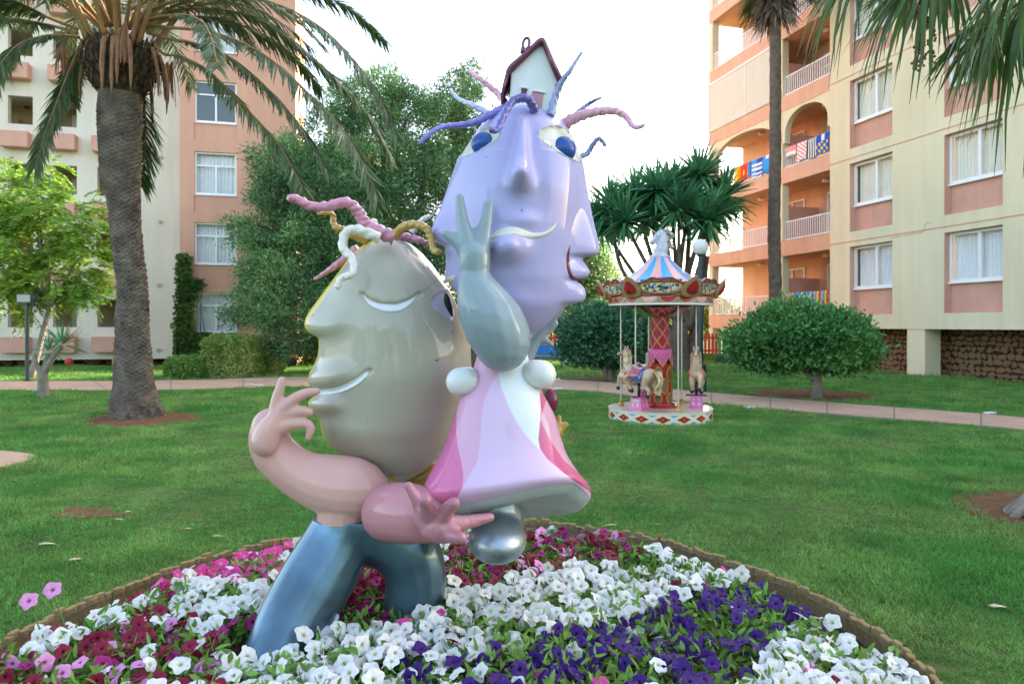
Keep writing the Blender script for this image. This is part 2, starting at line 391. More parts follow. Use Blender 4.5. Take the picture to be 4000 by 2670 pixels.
b.quad((t_r, 0, -.3), (t_r, 12, -.3), (t_r, 12, 17.5), (t_r, 0, 17.5)); b.quad((t_l, 0, -.3), (t_l, 12, -.3), (t_l, 12, 17.5), (t_l, 0, 17.5))
b.quad((t_l, 0, 17.5), (t_r, 0, 17.5), (t_r, 12, 17.5), (t_l, 12, 17.5)); b.quad((t_l, 12, -.3), (t_r, 12, -.3), (t_r, 12, 17.5), (t_l, 12, 17.5))
b.build('salmon_wall', M_salmon_w, left_b, fix=False)
for i, (hz, sz) in enumerate(zip(Hs, Ss)):
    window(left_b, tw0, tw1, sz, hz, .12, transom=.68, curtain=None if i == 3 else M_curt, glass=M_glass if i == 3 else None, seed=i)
# stone foot of the salmon block
M2 = Matrix()
# cream block, set back, open corridor windows
CB = Facade((P(425, 1268, 28.3).x, 28.3), e_, nin); off = CB.M.copy(); rel = SB.M.inverted() @ CB.M
cols = [(CB.t(31), CB.t(128)), (CB.t(207), CB.t(300)), (CB.t(380), CB.t(472))]
pl = [(CB.t(16), CB.t(125)), (CB.t(200), CB.t(303)), (CB.t(368), CB.t(474))]
w_ = cols[1][0] - cols[0][0]
for k_ in (1, 2): cols = [(cols[0][0] - w_, cols[0][1] - w_)] + cols; pl = [(pl[0][0] - w_, pl[0][1] - w_)] + pl
zo = [(CB.z(425, 1019 - 12), CB.z(425, 910 + 3))]                      # sill, head of the storey with known marks
rows = []
for (sy, hy) in ((1277, 1169), (1019, 911), (766, 655), (506, 399), (246, 140), (-14, -120), (-274, -380)): rows.append((CB.z(425, sy), CB.z(425, hy)))
plz = [(CB.z(425, y1), CB.z(425, y0)) for (y0, y1) in ((1314, 1374), (1056, 1118), (792, 856), (541, 601), (280, 342), (22, 84))]
ct0, ct1 = cols[0][0] - 1.2, CB.t(702) + 1.2
bot = CB.z(425, 1402); b = MB()
wall_open(b, ct0, ct1, bot, 17.0, [(c0, c1, s_, h_, .3) for (c0, c1) in cols for (s_, h_) in rows])
b.quad((ct0, 0, bot), (ct1, 0, bot), (ct1, 1.0, bot), (ct0, 1.0, bot)); b.quad((ct0, 0, 17), (ct1, 0, 17), (ct1, 12, 17), (ct0, 12, 17)); b.quad((ct0, 0, bot), (ct0, 12, bot), (ct0, 12, 17), (ct0, 0, 17))
def addp(o): o.matrix_local = rel.copy(); return o
addp(b.build('cream_wall', M_cream_w, left_b, fix=False))
b = MB(); b.box((ct0, 1.9, bot), (ct1, 2.1, 17)); addp(b.build('corridor_wall', M_corr, left_b))
b = MB(); [b.box((ct0, .3, h_ + .12), (ct1, 1.9, h_ + .30)) for (s_, h_) in rows]; b.box((ct0, .3, bot), (ct1, 1.9, bot + .2)); addp(b.build('corridor_floor', M_cream_w, left_b))
for (c0, c1) in cols[1::2]:
    for (s_, h_) in rows: b = MB(); b.box((c0 + .1, 1.86, s_ - .9), (c0 + .75, 1.9, s_ + .95)); addp(b.build('corridor_door', M_frame, left_b))
first = None
for (c0, c1) in pl:
    for (z0, z1) in plz:
        if first is None:
            b = MB(); b.box((0, -.42, 0), (pl[0][1] - pl[0][0], 0, plz[0][1] - plz[0][0])); first = b.build('planter_box', M_panel, left_b)
            bm = bmesh.new(); bm.from_mesh(first.data); bmesh.ops.bevel(bm, geom=bm.edges[:], offset=.02, segments=2, affect='EDGES'); bm.to_mesh(first.data); bm.free(); o = first
        else: o = link('planter_box', first.data, left_b)
        o.matrix_local = rel @ Matrix.Translation((c0, 0, z0))
# small drain spouts and alarm signs
b = MB(); b.box((0, -.09, 0), (.11, .02, .11)); sp = None
for (px, py) in ((617, 365), (622, 620), (619, 871), (614, 1118), (611, 1371)):
    if sp is None: sp = b.build('drain_spout', M_corr, left_b); o = sp
    else: o = link('drain_spout', sp.data, left_b)
    o.matrix_local = rel @ Matrix.Translation((CB.t(px), 0, CB.z(px, py)))
M_red = mat('red_plastic', (.55, .02, .02), .4)
b = MB(); t_, z_ = CB.t(105, 1.85), CB.z(105, 417, 1.85); b.box((t_ - .09, 1.84, z_ - .09), (t_ + .09, 1.897, z_ + .09)); t2 = CB.t(79, 1.85); b.box((t2 - .06, 1.84, CB.z(79, 473, 1.85) - .06), (t2 + .06, 1.897, CB.z(79, 473, 1.85) + .06)); addp(b.build('alarm_sign', M_red, left_b))
# recessed rubble plinth, stones one by one
def stone_wall(parent, t0, t1, z0, z1, d, size, xf=None, seed=0, limit=300, fade=None):
    r_ = np.random.default_rng(seed); b = MB(); b.box((t0, d + .03, z0), (t1, d + .4, z1)); w = b.build('stone_base', M_mortar, parent)
    if xf is not None: w.matrix_local = xf
    cells = []; z = z0; row = 0
    while z < z1:
        h_ = size * r_.uniform(.65, 1.05); t = t0 - r_.uniform(0, size)
        while t < t1:
            ww = size * r_.uniform(.75, 1.6); cells.append((t + ww / 2, z + h_ / 2 + r_.uniform(-.12, .12) * size, ww, h_)); t += ww
        z += h_
    protos = []
    for i in range(14):
        bm = bmesh.new(); n = r_.integers(6, 9); a = np.sort(r_.uniform(0, 2 * np.pi, n) * .35 + np.linspace(0, 2 * np.pi, n, endpoint=False) * 1.0)
        V = [((.5 * math.cos(x_) * r_.uniform(.88, 1.12)), .6, .5 * math.sin(x_) * r_.uniform(.88, 1.12)) for x_ in a]
        V2 = [(x_ * .93, .12, z_ * .93) for x_, y_, z_ in V]; V3 = [(x_ * .60, -.05 + r_.uniform(-.05, .05), z_ * .60) for x_, y_, z_ in V]
        A = V + V2 + V3 + [(0, -.09, 0)]
        F = [[j, (j + 1) % n, n + (j + 1) % n, n + j] for j in range(n)] + [[n + j, n + (j + 1) % n, 2 * n + (j + 1) % n, 2 * n + j] for j in range(n)] + [[2 * n + j, 2 * n + (j + 1) % n, 3 * n] for j in range(n)]
        me = npmesh('stone', A, F, M_stone, smooth=False); protos.append(me)
    cells = [c for c in cells if c[0] > t0 + .02 and c[0] < t1 - .02 and c[1] < z1 - .02 and c[1] > z0]
    if fade: cells.sort(key=fade)
    rest = MB()
    for i, (t, z, ww, hh) in enumerate(cells):
        M = Matrix.Translation((t, d, z)) @ Matrix.Rotation(r_.uniform(-.25, .25), 4, 'Y') @ Matrix.Diagonal((ww * 1.05, .08, hh * 1.1, 1)); me = protos[i % 14]
        if i < limit:
            o = link('stone', me, w); o.matrix_local = M
        else: rest.add([M @ v.co for v in me.vertices], [list(p.vertices) for p in me.polygons])
    if rest.n: tag(rest.build('stone', M_stone, w, fix=False), kind='stuff')
    return w
stone_wall(left_b, ct0 + .5, ct1, -.35, bot, 1.0, .5, rel, seed=3)
stone_wall(left_b, t_r - 1.1, t_r + .015, -.3, .36, -.06, .42, None, seed=5)

# ======================================================== right building
RB = Facade((12.4, 22.0), (-.2536, .967), (.967, .2536))
right_b = RB.root('apartment_building', 'long yellow cream block with arched balconies, big windows and rubble stone base', 'building')
FL = 2.86; tE, tB, t0r = 12.25, 3.87, -16.0; top = 18.9; zb = 1.47
wcols = [(.95, 2.86), (-2.90, -1.04), (-6.75, -4.9), (-10.6, -8.75)]
b = MB(); hol = []
for (a, c) in wcols:
    for k in range(6):
        sl = 2.84 + FL * k - .0; hol.append((a - .004, c + .004, sl - .90, sl + 1.445, .26))
wall_open(b, t0r, tB, zb, top, hol, mi=0, mir=1)
for h_ in hol: b.quad((h_[0], .26, h_[2]), (h_[1], .26, h_[2]), (h_[1], .26, h_[2] + .90), (h_[0], .26, h_[2] + .90), 1)
b.quad((t0r, 0, zb), (tE, 0, zb), (tE, 13, zb), (t0r, 13, zb)); b.quad((t0r, 0, top), (tE, 0, top), (tE, 13, top), (t0r, 13, top)); b.quad((t0r, 13, zb), (tE, 13, zb), (tE, 13, top), (t0r, 13, top))
b.quad((tB, 0, zb), (tB, 1.8, zb), (tB, 1.8, top), (tB, 0, top), 1); b.quad((t0r, 0, zb), (t0r, 13, zb), (t0r, 13, top), (t0r, 0, top))
b.build('facade_wall', [M_ycream, M_panel], right_b, fix=False)
for ci, (a, c) in enumerate(wcols):
    for k in range(6):
        sl = 2.84 + FL * k
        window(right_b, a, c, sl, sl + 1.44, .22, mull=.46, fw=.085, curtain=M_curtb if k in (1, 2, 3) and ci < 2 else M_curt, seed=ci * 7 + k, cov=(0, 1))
        if (ci, k) == (1, 0): pass
# a crack running through the render
b = MB(); ck = [(RB.t(3640), RB.z(3640, 868)), (RB.t(3618), RB.z(3618, 873)), (RB.t(3612), RB.z(3612, 893)), (RB.t(3600), RB.z(3600, 908)), (RB.t(3560), RB.z(3560, 914)), (RB.t(3480), RB.z(3480, 928))]
b.tube(spline([(t, -.002, z) for t, z in ck], 30), .012, 4, jit=.5); b.build('wall_crack', M_panel, right_b, fix=False)
# string-course grooves
b = MB()
for k in range(1, 6): b.box((t0r, -.012, zb + FL * k + .12), (tB - .003, .004, zb + FL * k + .155))
b.build('string_course', M_panel, right_b)
# balcony block: slabs, back wall, pillars, dividing walls
TA, TBm, tP = (3.87, 6.62), (7.06, 11.95), 6.84
b = MB(); b.box((tB, 1.8, zb), (tE, 2.0, top)); b.build('balcony_back_wall', M_salmon_b, right_b)
for k in range(6): b = MB(); b.box((tB, -.0, zb - .02 + FL * k), (tE, 1.8, zb + .56 + FL * k)); b.build('balcony_slab', M_salmon_b, right_b)
for bx in (((tP - .2, .012, zb - 1.6), (tP + .2, .30, top)), ((tE - .32, .014, -.1), (tE + .01, .36, top))): b = MB(); b.box(*bx); b.build('balcony_pillar', M_ycream, right_b)
for k in range(6): b = MB(); b.box((tP - .06, .30, zb + .56 + FL * k), (tP + .06, 1.8, zb + 2.0 + FL * k)); b.build('balcony_divider', M_panel, right_b)
for k in range(6): b = MB(); b.box((tP - .23, -.006, zb + .60 + FL * k), (tP + .23, .34, zb + 1.42 + FL * k)); b.build('rail_pier', M_ycream, right_b)
# arched spandrels of the third floor, flat lintels elsewhere
def arch_panel(t0, t1, z0, z1, zs, n=20):
    pts = [(t0, z1), (t1, z1), (t1, zs - .25), (t1 - .14, zs - .25), (t1 - .14, zs)]; m_ = (t0 + t1) / 2; hw = (t1 - t0) / 2 - .14
    pts += [(m_ + hw * math.cos(math.pi * i / n), zs + (z1 - .1 - zs) * math.sin(math.pi * i / n) ** .8) for i in range(1, n)]
    pts += [(t0 + .14, zs), (t0 + .14, zs - .25), (t0, zs - .25)]; return pts
for (a, c) in ((tB, tP - .2), (tP + .2, tE - .3)):
    b = MB(); z2 = zb + FL * 3 - .02; b.prism(arch_panel(a + .003, c, z2 - 1.2, z2, z2 - 1.02), .02, .26); b.build('arched_lintel', M_ycream, right_b, fix=True)
# railings
def railing(t0, t1, z0, d=.10):
    b = MB(); h_ = .76
    for zc in (z0 + .06, z0 + h_): b.box((t0, d - .02, zc - .02), (t1, d + .02, zc + .02))
    r = b.build('balcony_railing', M_rail, right_b); bb = MB(); bb.box((-.014, -.012, 0), (.014, .012, h_ - .08)); me = None; n = int((t1 - t0) / .125)
    for i in range(n + 1):
        t = t0 + .02 + (t1 - t0 - .04) * i / n
        if me is None: o = bb.build('baluster', M_rail, r); me = o.data
        else: o = link('baluster', me, r)
        o.location = (t, d, z0 + .07)
for k in range(6):
    z0 = zb + .56 + FL * k; railing(tB + .03, tP - .24, z0); railing(tP + .24, tE - .34, z0)
    if k < 6:   # short end railing
        b = MB(); 
        for zc in (.06, .76): b.box((tE - .10, .36, z0 + zc - .02), (tE - .06, 1.78, z0 + zc + .02))
        for j in range(11): b.box((tE - .09, .45 + j * .125, z0 + .08), (tE - .065, .475 + j * .125, z0 + .74))
        b.build('end_railing', M_rail, right_b)
# balcony doors / windows at the back wall and ceiling lamps
lamp = None
for k in range(6):
    z0 = zb + .56 + FL * k
    for (a, c) in ((4.6, 6.2), (7.6, 9.2)):
        if (k, a) == (3, 4.6): window(right_b, 4.5, 6.4, z0 + 1.25, z0 + 1.75, 1.77, mull=.5, curtain=M_corr, seed=k)
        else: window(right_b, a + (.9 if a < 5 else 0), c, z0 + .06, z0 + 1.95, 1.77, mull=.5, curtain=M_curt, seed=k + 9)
    for t in (5.2, 9.4):
        if lamp is None:
            b = MB(); b.lathe([(.0, 0), (.13, 0), (.15, .05), (.13, .10), (.05, .14), (0, .14)], 14); lamp = b.build('ceiling_lamp', M_curtb, right_b, smooth=True); o = lamp
        else: o = link('ceiling_lamp', lamp.data, right_b)
        o.location = (t, .9, z0 + FL - .58 - .14)
# drawn roller blind on the fourth floor
b = MB(); z0 = zb + .56 + FL * 3; zt = z0 + FL - .58
b.box((tP + .22, -.03, z0 + .02), (tE - .02, -.02, zt - .06)); bl = b.build('roller_blind', M_blind, right_b)
b = MB(); b.tube([(tP + .2, -.02, zt - .05), (tE, -.02, zt - .05)], .06, 10); [b.box((t_ - .02, -.05, z0), (t_ + .02, -.033, zt)) for t_ in (tE - .04, 9.2)]; b.build('blind_roller', M_rail, bl)
# columns and stone wall under the overhang
for t in (.05, -5.9, -11.8, tE - 2): b = MB(); b.box((t - .35, .03, -.1), (t + .33, .62, zb - .003)); b.build('column', M_ycream, right_b)
stone_wall(right_b, -7.5, tB + 1.0, -.2, zb - .005, 1.15, .20, None, seed=11, limit=300, fade=lambda c: abs(c[0] - .5))
b = MB(); b.box((tB + 1, 6.5, -.2), (tE, 6.7, zb - .005)); b.build('undercroft_wall', M_salmon_b, right_b)
b = MB()
for i in range(14):
    for j in range(9): b.box((tE - 2.6 + .16 * i, 5.9, .05 + .16 * j), (tE - 2.6 + .16 * i + .03, 5.94, .05 + .16 * j + .16)); b.box((tE - 2.6 + .16 * i + .03, 5.9, .05 + .16 * j), (tE - 2.6 + .16 * i + .16, 5.94, .05 + .16 * j + .03))
b.build('lattice_screen', M_rail, right_b)

# towels hung over the railings (own things)
def towel(name, label, t0, t1, ztop, drop, mats, stripes, d=.075, vert=True):
    n, m_ = 20, 22; V = []; F = []; MI = []; ph = random.uniform(0, 6)
    for i in range(n + 1):
        t = t0 + (t1 - t0) * i / n
        for j in range(m_ + 1):
            f = j / m_; dd = d - .045 - .018 * math.sin(t * 22 + ph) * f - .02 * f; z = ztop + .03 - drop * f * (1 + .03 * math.sin(t * 9 + ph))
            if j == 0: dd += .07; z -= .012
            if j == 1: z = ztop + .035; dd = d - .03
            V.append((t, dd, z))
    for i in range(n):
        for j in range(m_):
            a = i * (m_ + 1) + j; F.append([a, a + m_ + 1, a + m_ + 2, a + 1]); MI.append(stripes(i / n, j / m_))
    o = link(name, npmesh(name, V, F, mats, MI, smooth=True)); o.matrix_world = RB.M
    md = o.modifiers.new('thick', 'SOLIDIFY'); md.thickness = .008
    return tag(o, label, 'towel', 'towels drying on the balcony railings')
_c = lambda n, c: mat(n, c, .95, var=.1, vscale=20, spec=.1)
T_w, T_b, T_lb, T_r, T_y, T_o, T_k, T_n, T_g, T_p, T_gr = (_c('towel_white', (.75, .75, .73)), _c('towel_blue', (.02, .10, .48)), _c('towel_light_blue', (.05, .32, .75)), _c('towel_red', (.70, .06, .03)), _c('towel_yellow', (.80, .50, .03)),
    _c('towel_orange', (.75, .28, .03)), _c('towel_black', (.03, .03, .035)), _c('towel_navy', (.02, .03, .16)), _c('towel_grey', (.35, .33, .32)), _c('towel_pink', (.75, .30, .28)), _c('towel_green', (.10, .40, .30)))
z3 = zb + .56 + FL * 2 + .77; z1f = zb + .56 + .77
towel('beach_towel', 'blue towel with white middle and dark bands, nearest the balcony pier', 7.35, 7.95, z3, .72, [T_lb, T_w, T_k], lambda u, v: 2 if v > .7 and int(v * 22) % 3 == 0 else (1 if .32 < u < .68 and v < .18 else 0))
towel('beach_towel', 'blue and white striped towel beside the plain blue one', 8.0, 8.75, z3, .78, [T_b, T_w, T_lb], lambda u, v: 1 if int(v * 22) % 5 < 3 and .15 < v else (2 if u > .5 else 0))
towel('beach_towel', 'narrow navy and blue towel between red and striped towels', 8.8, 9.05, z3, .66, [T_b, T_lb], lambda u, v: int(u * 4) % 2)
towel('beach_towel', 'red towel with a yellow star hanging next to an orange one', 9.08, 9.6, z3, .70, [T_r, T_y], lambda u, v: 1 if abs(u - .5) * 1.2 + abs(v - .5) < .22 else 0)
towel('beach_towel', 'orange and yellow towel hanging next to the red one', 9.62, 10.05, z3, .72, [T_o, T_y], lambda u, v: int(u * 2))
towel('beach_towel', 'black and white zebra striped towel on the left balcony', 10.2, 10.8, z3, .7, [T_w, T_k], lambda u, v: int(u * 9 + 2 * math.sin(v * 7)) % 2)
towel('beach_towel', 'grey and white towel at the outer end of the left balcony', 10.85, 11.5, z3, .7, [T_g, T_w], lambda u, v: int(u * 5) % 2)
towel('beach_towel', 'navy towel with big yellow figures near the building corner', 3.95, 4.62, z3, .68, [T_b, T_y, T_w], lambda u, v: 1 if (math.sin(u * 15) * math.sin(v * 17 + u * 4) > .2 and v > .35) else (2 if v < .3 and .3 < u < .6 else 0))
towel('beach_towel', 'black and white vertically striped towel beside the navy one', 4.66, 5.12, z3, .74, [T_w, T_k], lambda u, v: int(u * 10) % 2)
towel('beach_towel', 'pink and white diagonally striped towel on the right balcony', 5.18, 5.75, z3, .70, [T_w, T_p], lambda u, v: int(u * 5 + v * 9) % 2)
towel('beach_towel', 'short white towel with pink top beside the rail pier', 5.8, 6.4, z3, .42, [T_w, T_p, T_g], lambda u, v: 1 if v < .5 else (2 if v > .8 else 0))
towel('beach_towel', 'blue green and white patterned towel above the round bush', 4.9, 5.9, z1f, .74, [T_lb, T_w, T_gr], lambda u, v: int(3 + 2 * math.sin(u * 11) + 2 * math.cos(v * 8)) % 3)
towel('beach_towel', 'rainbow striped towel above the round bush', 4.0, 4.85, z1f, .70, [T_r, T_y, T_gr, T_lb, T_p, T_b], lambda u, v: int(u * 11.9) % 6)
towel('beach_towel', 'speckled grey towel beside the blue green towel', 5.95, 6.5, z1f, .72, [T_g, T_p], lambda u, v: int(u * 13) * 7 % 3 % 2 ^ int(v * 17) * 5 % 3 % 2)
# pot plant trailing from a planter, upper left
# ---------------------------------------------------------------- trees and shrubs
def leafmat(name, col, col2, island=.35, trans=.28, rough=.5, spec=.35):
    return mat(name, col, rough, var=.25, vscale=.9, island=island, col2=col2, trans=trans, spec=spec)
M_olive = leafmat('olive_leaves', (.10, .22, .085), (.20, .34, .13), .5)
M_yel = leafmat('yellow_green_leaves', (.20, .20, .035), (.12, .16, .03), trans=.4)
M_jac = leafmat('feathery_bright_leaves', (.25, .40, .05), (.15, .30, .045), trans=.45)
M_bush = leafmat('glossy_bush_leaves', (.07, .22, .06), (.13, .30, .075), rough=.35, trans=.2)
M_bush2 = leafmat('dark_bush_leaves', (.045, .15, .075), (.08, .21, .09), rough=.35, trans=.2)
M_hedge = leafmat('hedge_leaves', (.24, .40, .08), (.40, .46, .14), trans=.3)
M_hedge2 = leafmat('box_hedge_leaves', (.13, .28, .04), (.19, .33, .07), trans=.3)
M_ivy = leafmat('ivy_leaves', (.06, .14, .035), (.12, .19, .04), trans=.25)
M_yucca = leafmat('yucca_leaves', (.065, .235, .12), (.12, .32, .13), rough=.35, trans=.2)
M_palmleaf = leafmat('date_palm_leaflets', (.075, .135, .06), (.12, .16, .075), rough=.4, trans=.3)
M_fanleaf = leafmat('fan_palm_segments', (.055, .12, .03), (.10, .15, .035), rough=.4, trans=.35)
M_dry = mat('dry_palm_fibre', (.26, .14, .085), .9, var=.3, vscale=12, island=.3, bump=.4, bscale=30, spec=.15)
M_petiole = mat('palm_petiole', (.30, .14, .05), .6, var=.25, vscale=6, island=.3, col2=(.20, .14, .05))
M_bark = mat('grey_brown_bark', (.13, .10, .08), .95, var=.35, vscale=7, bump=1.0, bscale=22, spec=.1)
M_bark2 = mat('pale_grey_bark', (.26, .225, .19), .95, var=.3, vscale=7, bump=.8, bscale=25, spec=.1)
M_palmbark = mat('palm_trunk_bark', (.20, .165, .13), .95, var=.4, vscale=9, bump=1.0, bscale=30, col2=(.11, .09, .075), spec=.1)
M_boss = mat('cut_leaf_bases', (.085, .062, .045), .95, var=.4, vscale=14, island=.5, spec=.1)
M_dead = mat('dead_skirt', (.20, .155, .12), .95, var=.3, vscale=10, island=.35, spec=.1)

def leaves_np(C, D, length, width, bend=.25, r_=rng, shape=(.55, 1.0, .7), roll=None):
    """leaf blades: base points C, directions D (n,3); 3 sections + tip, 3 quads each"""
    n = len(C); L = length * np.ones(n) if np.isscalar(length) else length; W = width * np.ones(n) if np.isscalar(width) else width
    D = D / np.linalg.norm(D, axis=1, keepdims=True)
    up = r_.normal(size=(n, 3)) if roll is None else roll
    S = np.cross(D, up); S /= np.linalg.norm(S, axis=1, keepdims=True) + 1e-9; Nn = np.cross(S, D)
    V = []; ts = (0, .35, .7, 1.0); ws = (*shape[:3], .06)
    for t, w in zip(ts, ws):
        c = C + D * (L * t)[:, None] - Nn * (bend * L * t * t)[:, None]; V += [c - S * (W * w / 2)[:, None], c + S * (W * w / 2)[:, None]]
    V = np.stack(V, 1).reshape(-1, 3); b = np.arange(n)[:, None] * 8
    F = np.concatenate([b + np.array([[0, 1, 3, 2]]), b + np.array([[2, 3, 5, 4]]), b + np.array([[4, 5, 7, 6]])], 1).reshape(-1, 4)
    return V, F
def leaves_quad(C, D, length, width, r_=rng):
    n = len(C); D = D / (np.linalg.norm(D, axis=1, keepdims=True) + 1e-9); S = np.cross(D, r_.normal(size=(n, 3))); S /= np.linalg.norm(S, axis=1, keepdims=True) + 1e-9
    L = (length * r_.uniform(.7, 1.3, n))[:, None]; W = (width * r_.uniform(.7, 1.3, n))[:, None]
    V = np.stack([C, C + D * L * .5 - S * W * .5, C + D * L, C + D * L * .5 + S * W * .5], 1).reshape(-1, 3)
    return V, np.arange(n * 4).reshape(n, 4)
def cloud(lobes, n_sprig, per, L, W, seed=0, spread=.35, shell=.62, up=.25, droop=0.0, noise=.18, gap=0.0):
    """sprigs spread through lobes (cx,cy,cz,rx,ry,rz); leaves fan out of every sprig"""
    r_ = np.random.default_rng(seed); lob = np.array(lobes, float); vol = lob[:, 3] * lob[:, 4] * lob[:, 5]; vol = vol ** .8
    k = r_.choice(len(lob), n_sprig, p=vol / vol.sum()); d = r_.normal(size=(n_sprig, 3)); d /= np.linalg.norm(d, axis=1, keepdims=True)
    rad = r_.uniform(shell ** 3, 1, n_sprig) ** (1 / 3)
    wob = 1 + noise * (np.sin(d[:, 0] * 5 + k) + np.sin(d[:, 2] * 7 + 2 * k) + np.sin(d[:, 1] * 6 + 3 * k)) * .6
    C = lob[k, :3] + d * lob[k, 3:] * (rad * wob)[:, None]
    if gap > 0:
        f = np.sin(C[:, 0] * 2.1 + seed) * np.sin(C[:, 1] * 2.3 + 1) * np.sin(C[:, 2] * 2.6 + 2); C_ = f > -1 + gap; C, d, k = C[C_], d[C_], k[C_]
    C = C[C[:, 2] > .05]; d = d[:len(C)]; n = len(C)
    Cr = np.repeat(C, per, 0); out = np.repeat(d, per, 0); sp = r_.normal(size=(n * per, 3)) * .75
    D = out * .6 + sp + np.array([0, 0, up - droop]); base = Cr + r_.normal(size=(n * per, 3)) * spread * np.array([1, 1, .8])
    return base, D, C
def limbs(b, base, tips, r0, mid=.5, n=7, sides=7):
    for tp in tips:
        m_ = (np.array(base) * (1 - mid) + np.array(tp) * mid) + np.array([random.uniform(-.2, .2), random.uniform(-.2, .2), .12 * (tp[2] - base[2])])
        S = spline([base, m_, tp], n); b.tube(S, [r0 * (1 - .8 * i / (n - 1)) for i in range(n)], sides, jit=.1)
def tree(name, label, cat, loc, lobes, trunk, mleaf, mbark, n_sprig, per, L, W, seed, group=None, quad=True, **k):
    root = empty(name, loc, 0, label, cat, group); o = np.array(loc)
    lob = [(c[0] - o[0], c[1] - o[1], c[2] - o[2], *c[3:]) for c in lobes]
    B, D, C = cloud(lob, n_sprig, per, L, W, seed, **k); r_ = np.random.default_rng(seed)
    V, F = leaves_quad(B, D, L, W, r_)
    link('crown', npmesh('crown', V, F, mleaf), root)
    b = MB()
    for tr in trunk: b.tube([tuple(np.array(p[:3]) - o) for p in tr], [p[3] for p in tr], 10, jit=.08)
    tb = trunk[0][-1]; basep = tuple(np.array(tb[:3]) - o)
    limbs(b, basep, [tuple(np.array(l[:3]) + np.array([0, 0, .2 * l[5]])) for l in lob], tb[3] * .6)
    r2 = random.Random(seed)
    for i in range(min(40, len(C))):
        c = C[r2.randrange(len(C))]; l = min(lob, key=lambda q: (q[0] - c[0]) ** 2 + (q[1] - c[1]) ** 2 + (q[2] - c[2]) ** 2); b.tube([l[:3], tuple((np.array(l[:3]) + c) / 2 + .05), tuple(c)], [.035, .022, .008], 5)
    b.build('trunk', mbark, root, smooth=True, fix=False)
    return root
def PL(px, py, Y, rx, ry=None, rz=None):          # a lobe from photo marks: half sizes in photo pixels
    p = P(px, py, Y); s = Y / FPX; rz = rx if rz is None else rz; return (p.x, p.y, p.z, rx * s, (ry or rx * .8) * s, rz * s)

# central mass of fine-leaved trees behind the sculpture
Y = 23.5
tree('olive_tree', 'bushy fine leaved tree left of the sculpture, hanging over the salmon wall', 'tree', tuple(G(1330, 1470)),
     [PL(1120, 640, Y, 130, rz=110), PL(1160, 930, Y, 190, rz=110), PL(1060, 1110, 22.6, 150, rz=120), PL(1240, 760, Y, 150), PL(1180, 1230, 22.8, 190, rz=140), PL(1330, 1000, Y, 170), PL(945, 880, 22.9, 60, rz=45), PL(1005, 960, 22.9, 60, rz=60), PL(1060, 760, 23, 90, rz=90), PL(1330, 1250, Y, 140, rz=160), PL(930, 1230, 22.6, 60, rz=50)],
     [[(*G(1330, 1470), .30), (*P(1310, 1200, 23.5), .24), (*P(1270, 950, 23.5), .16)]], M_olive, M_bark, 7800, 12, .145, .038, 3, spread=.14, gap=.46, shell=.5, noise=.3)
tree('olive_tree', 'tallest feathery dark green tree behind the two sculpture heads', 'tree', tuple(G(1560, 1462)),
     [PL(1470, 380, 25, 150, rz=110), PL(1330, 480, 25, 130, rz=110), PL(1600, 470, 25, 130, rz=140), PL(1450, 640, 25, 190, rz=130), PL(1640, 680, 25, 150), PL(1300, 650, 25, 130, rz=110), PL(1500, 880, 25, 190), PL(1480, 1120, 25, 190, rz=160), PL(1640, 1000, 25, 140), PL(1400, 1290, 25, 120, rz=120)],
     [[(*G(1560, 1462), .36), (*P(1540, 1150, 25), .28), (*P(1500, 820, 25), .2)], [(*P(1540, 1150, 25), .2), (*P(1640, 800, 25), .12), (*P(1680, 560, 25), .06)]], M_olive, M_bark, 8800, 12, .15, .038, 4, spread=.15, gap=.52, shell=.5, noise=.3)
tree('olive_tree', 'feathery tree beside the toy house, partly hidden by the lilac face', 'tree', tuple(G(1880, 1462)),
     [PL(1830, 330, 26, 75, rz=90), PL(1740, 440, 26, 110, rz=100), PL(1850, 480, 26, 110), PL(1760, 650, 26, 150), PL(1880, 780, 26, 150), PL(1800, 980, 26, 160), PL(1900, 1180, 26, 130)],
     [[(*G(1880, 1462), .32), (*P(1850, 1100, 26), .22), (*P(1820, 700, 26), .12)]], M_olive, M_bark, 5600, 12, .15, .038, 5, spread=.15, gap=.5, shell=.5, noise=.3)
# sunlit vegetation farther off
tree('garden_tree', 'yellow green sunlit shrub glowing beneath the fine leaved tree', 'tree', tuple(G(1230, 1436)), [PL(1215, 1370, 28, 60, rz=75), PL(1262, 1240, 28, 55, rz=80), PL(1290, 1350, 28, 55)], [[(*G(1230, 1436), .1), (*P(1235, 1350, 28), .08)]], M_yel, M_bark, 900, 10, .14, .06, 6, spread=.2)
for i, (px, py, Y, rx, rz, mt, lb) in enumerate(((2310, 1130, 52, 120, 110, M_yel, 'sunny yellow green tree far off behind the far grey hand'), (2480, 1175, 70, 140, 60, M_yel, 'pale sunlit tree far behind the carousel roof'),
        (2260, 980, 46, 90, 150, M_olive, 'dark ragged tree between the lilac nose and the yucca'), (2690, 1200, 80, 160, 55, M_yel, 'hazy yellow tree far behind the globe lamp'),
        (1350, 760, 40, 200, 200, M_yel, 'bright yellow tree glimpsed through gaps of the fine leaved trees'))):
    g_ = G(px, CY + FPX * CAMH / Y); tree('garden_tree', lb, 'tree', tuple(g_), [PL(px, py, Y, rx, rz=rz), PL(px - rx * .7, py + rz * .5, Y, rx * .6, rz=rz * .6), PL(px + rx * .7, py + rz * .5, Y, rx * .6, rz=rz * .6), PL(px, py + rz, Y, rx * .8, rz=rz * .6)],
         [[(g_.x, g_.y, 0, .3), (*P(px, py + rz, Y), .2), (*P(px, py, Y), .1)]], mt, M_bark, 1500, 8, .3, .14, 20 + i, spread=.45, noise=.3, gap=.15)
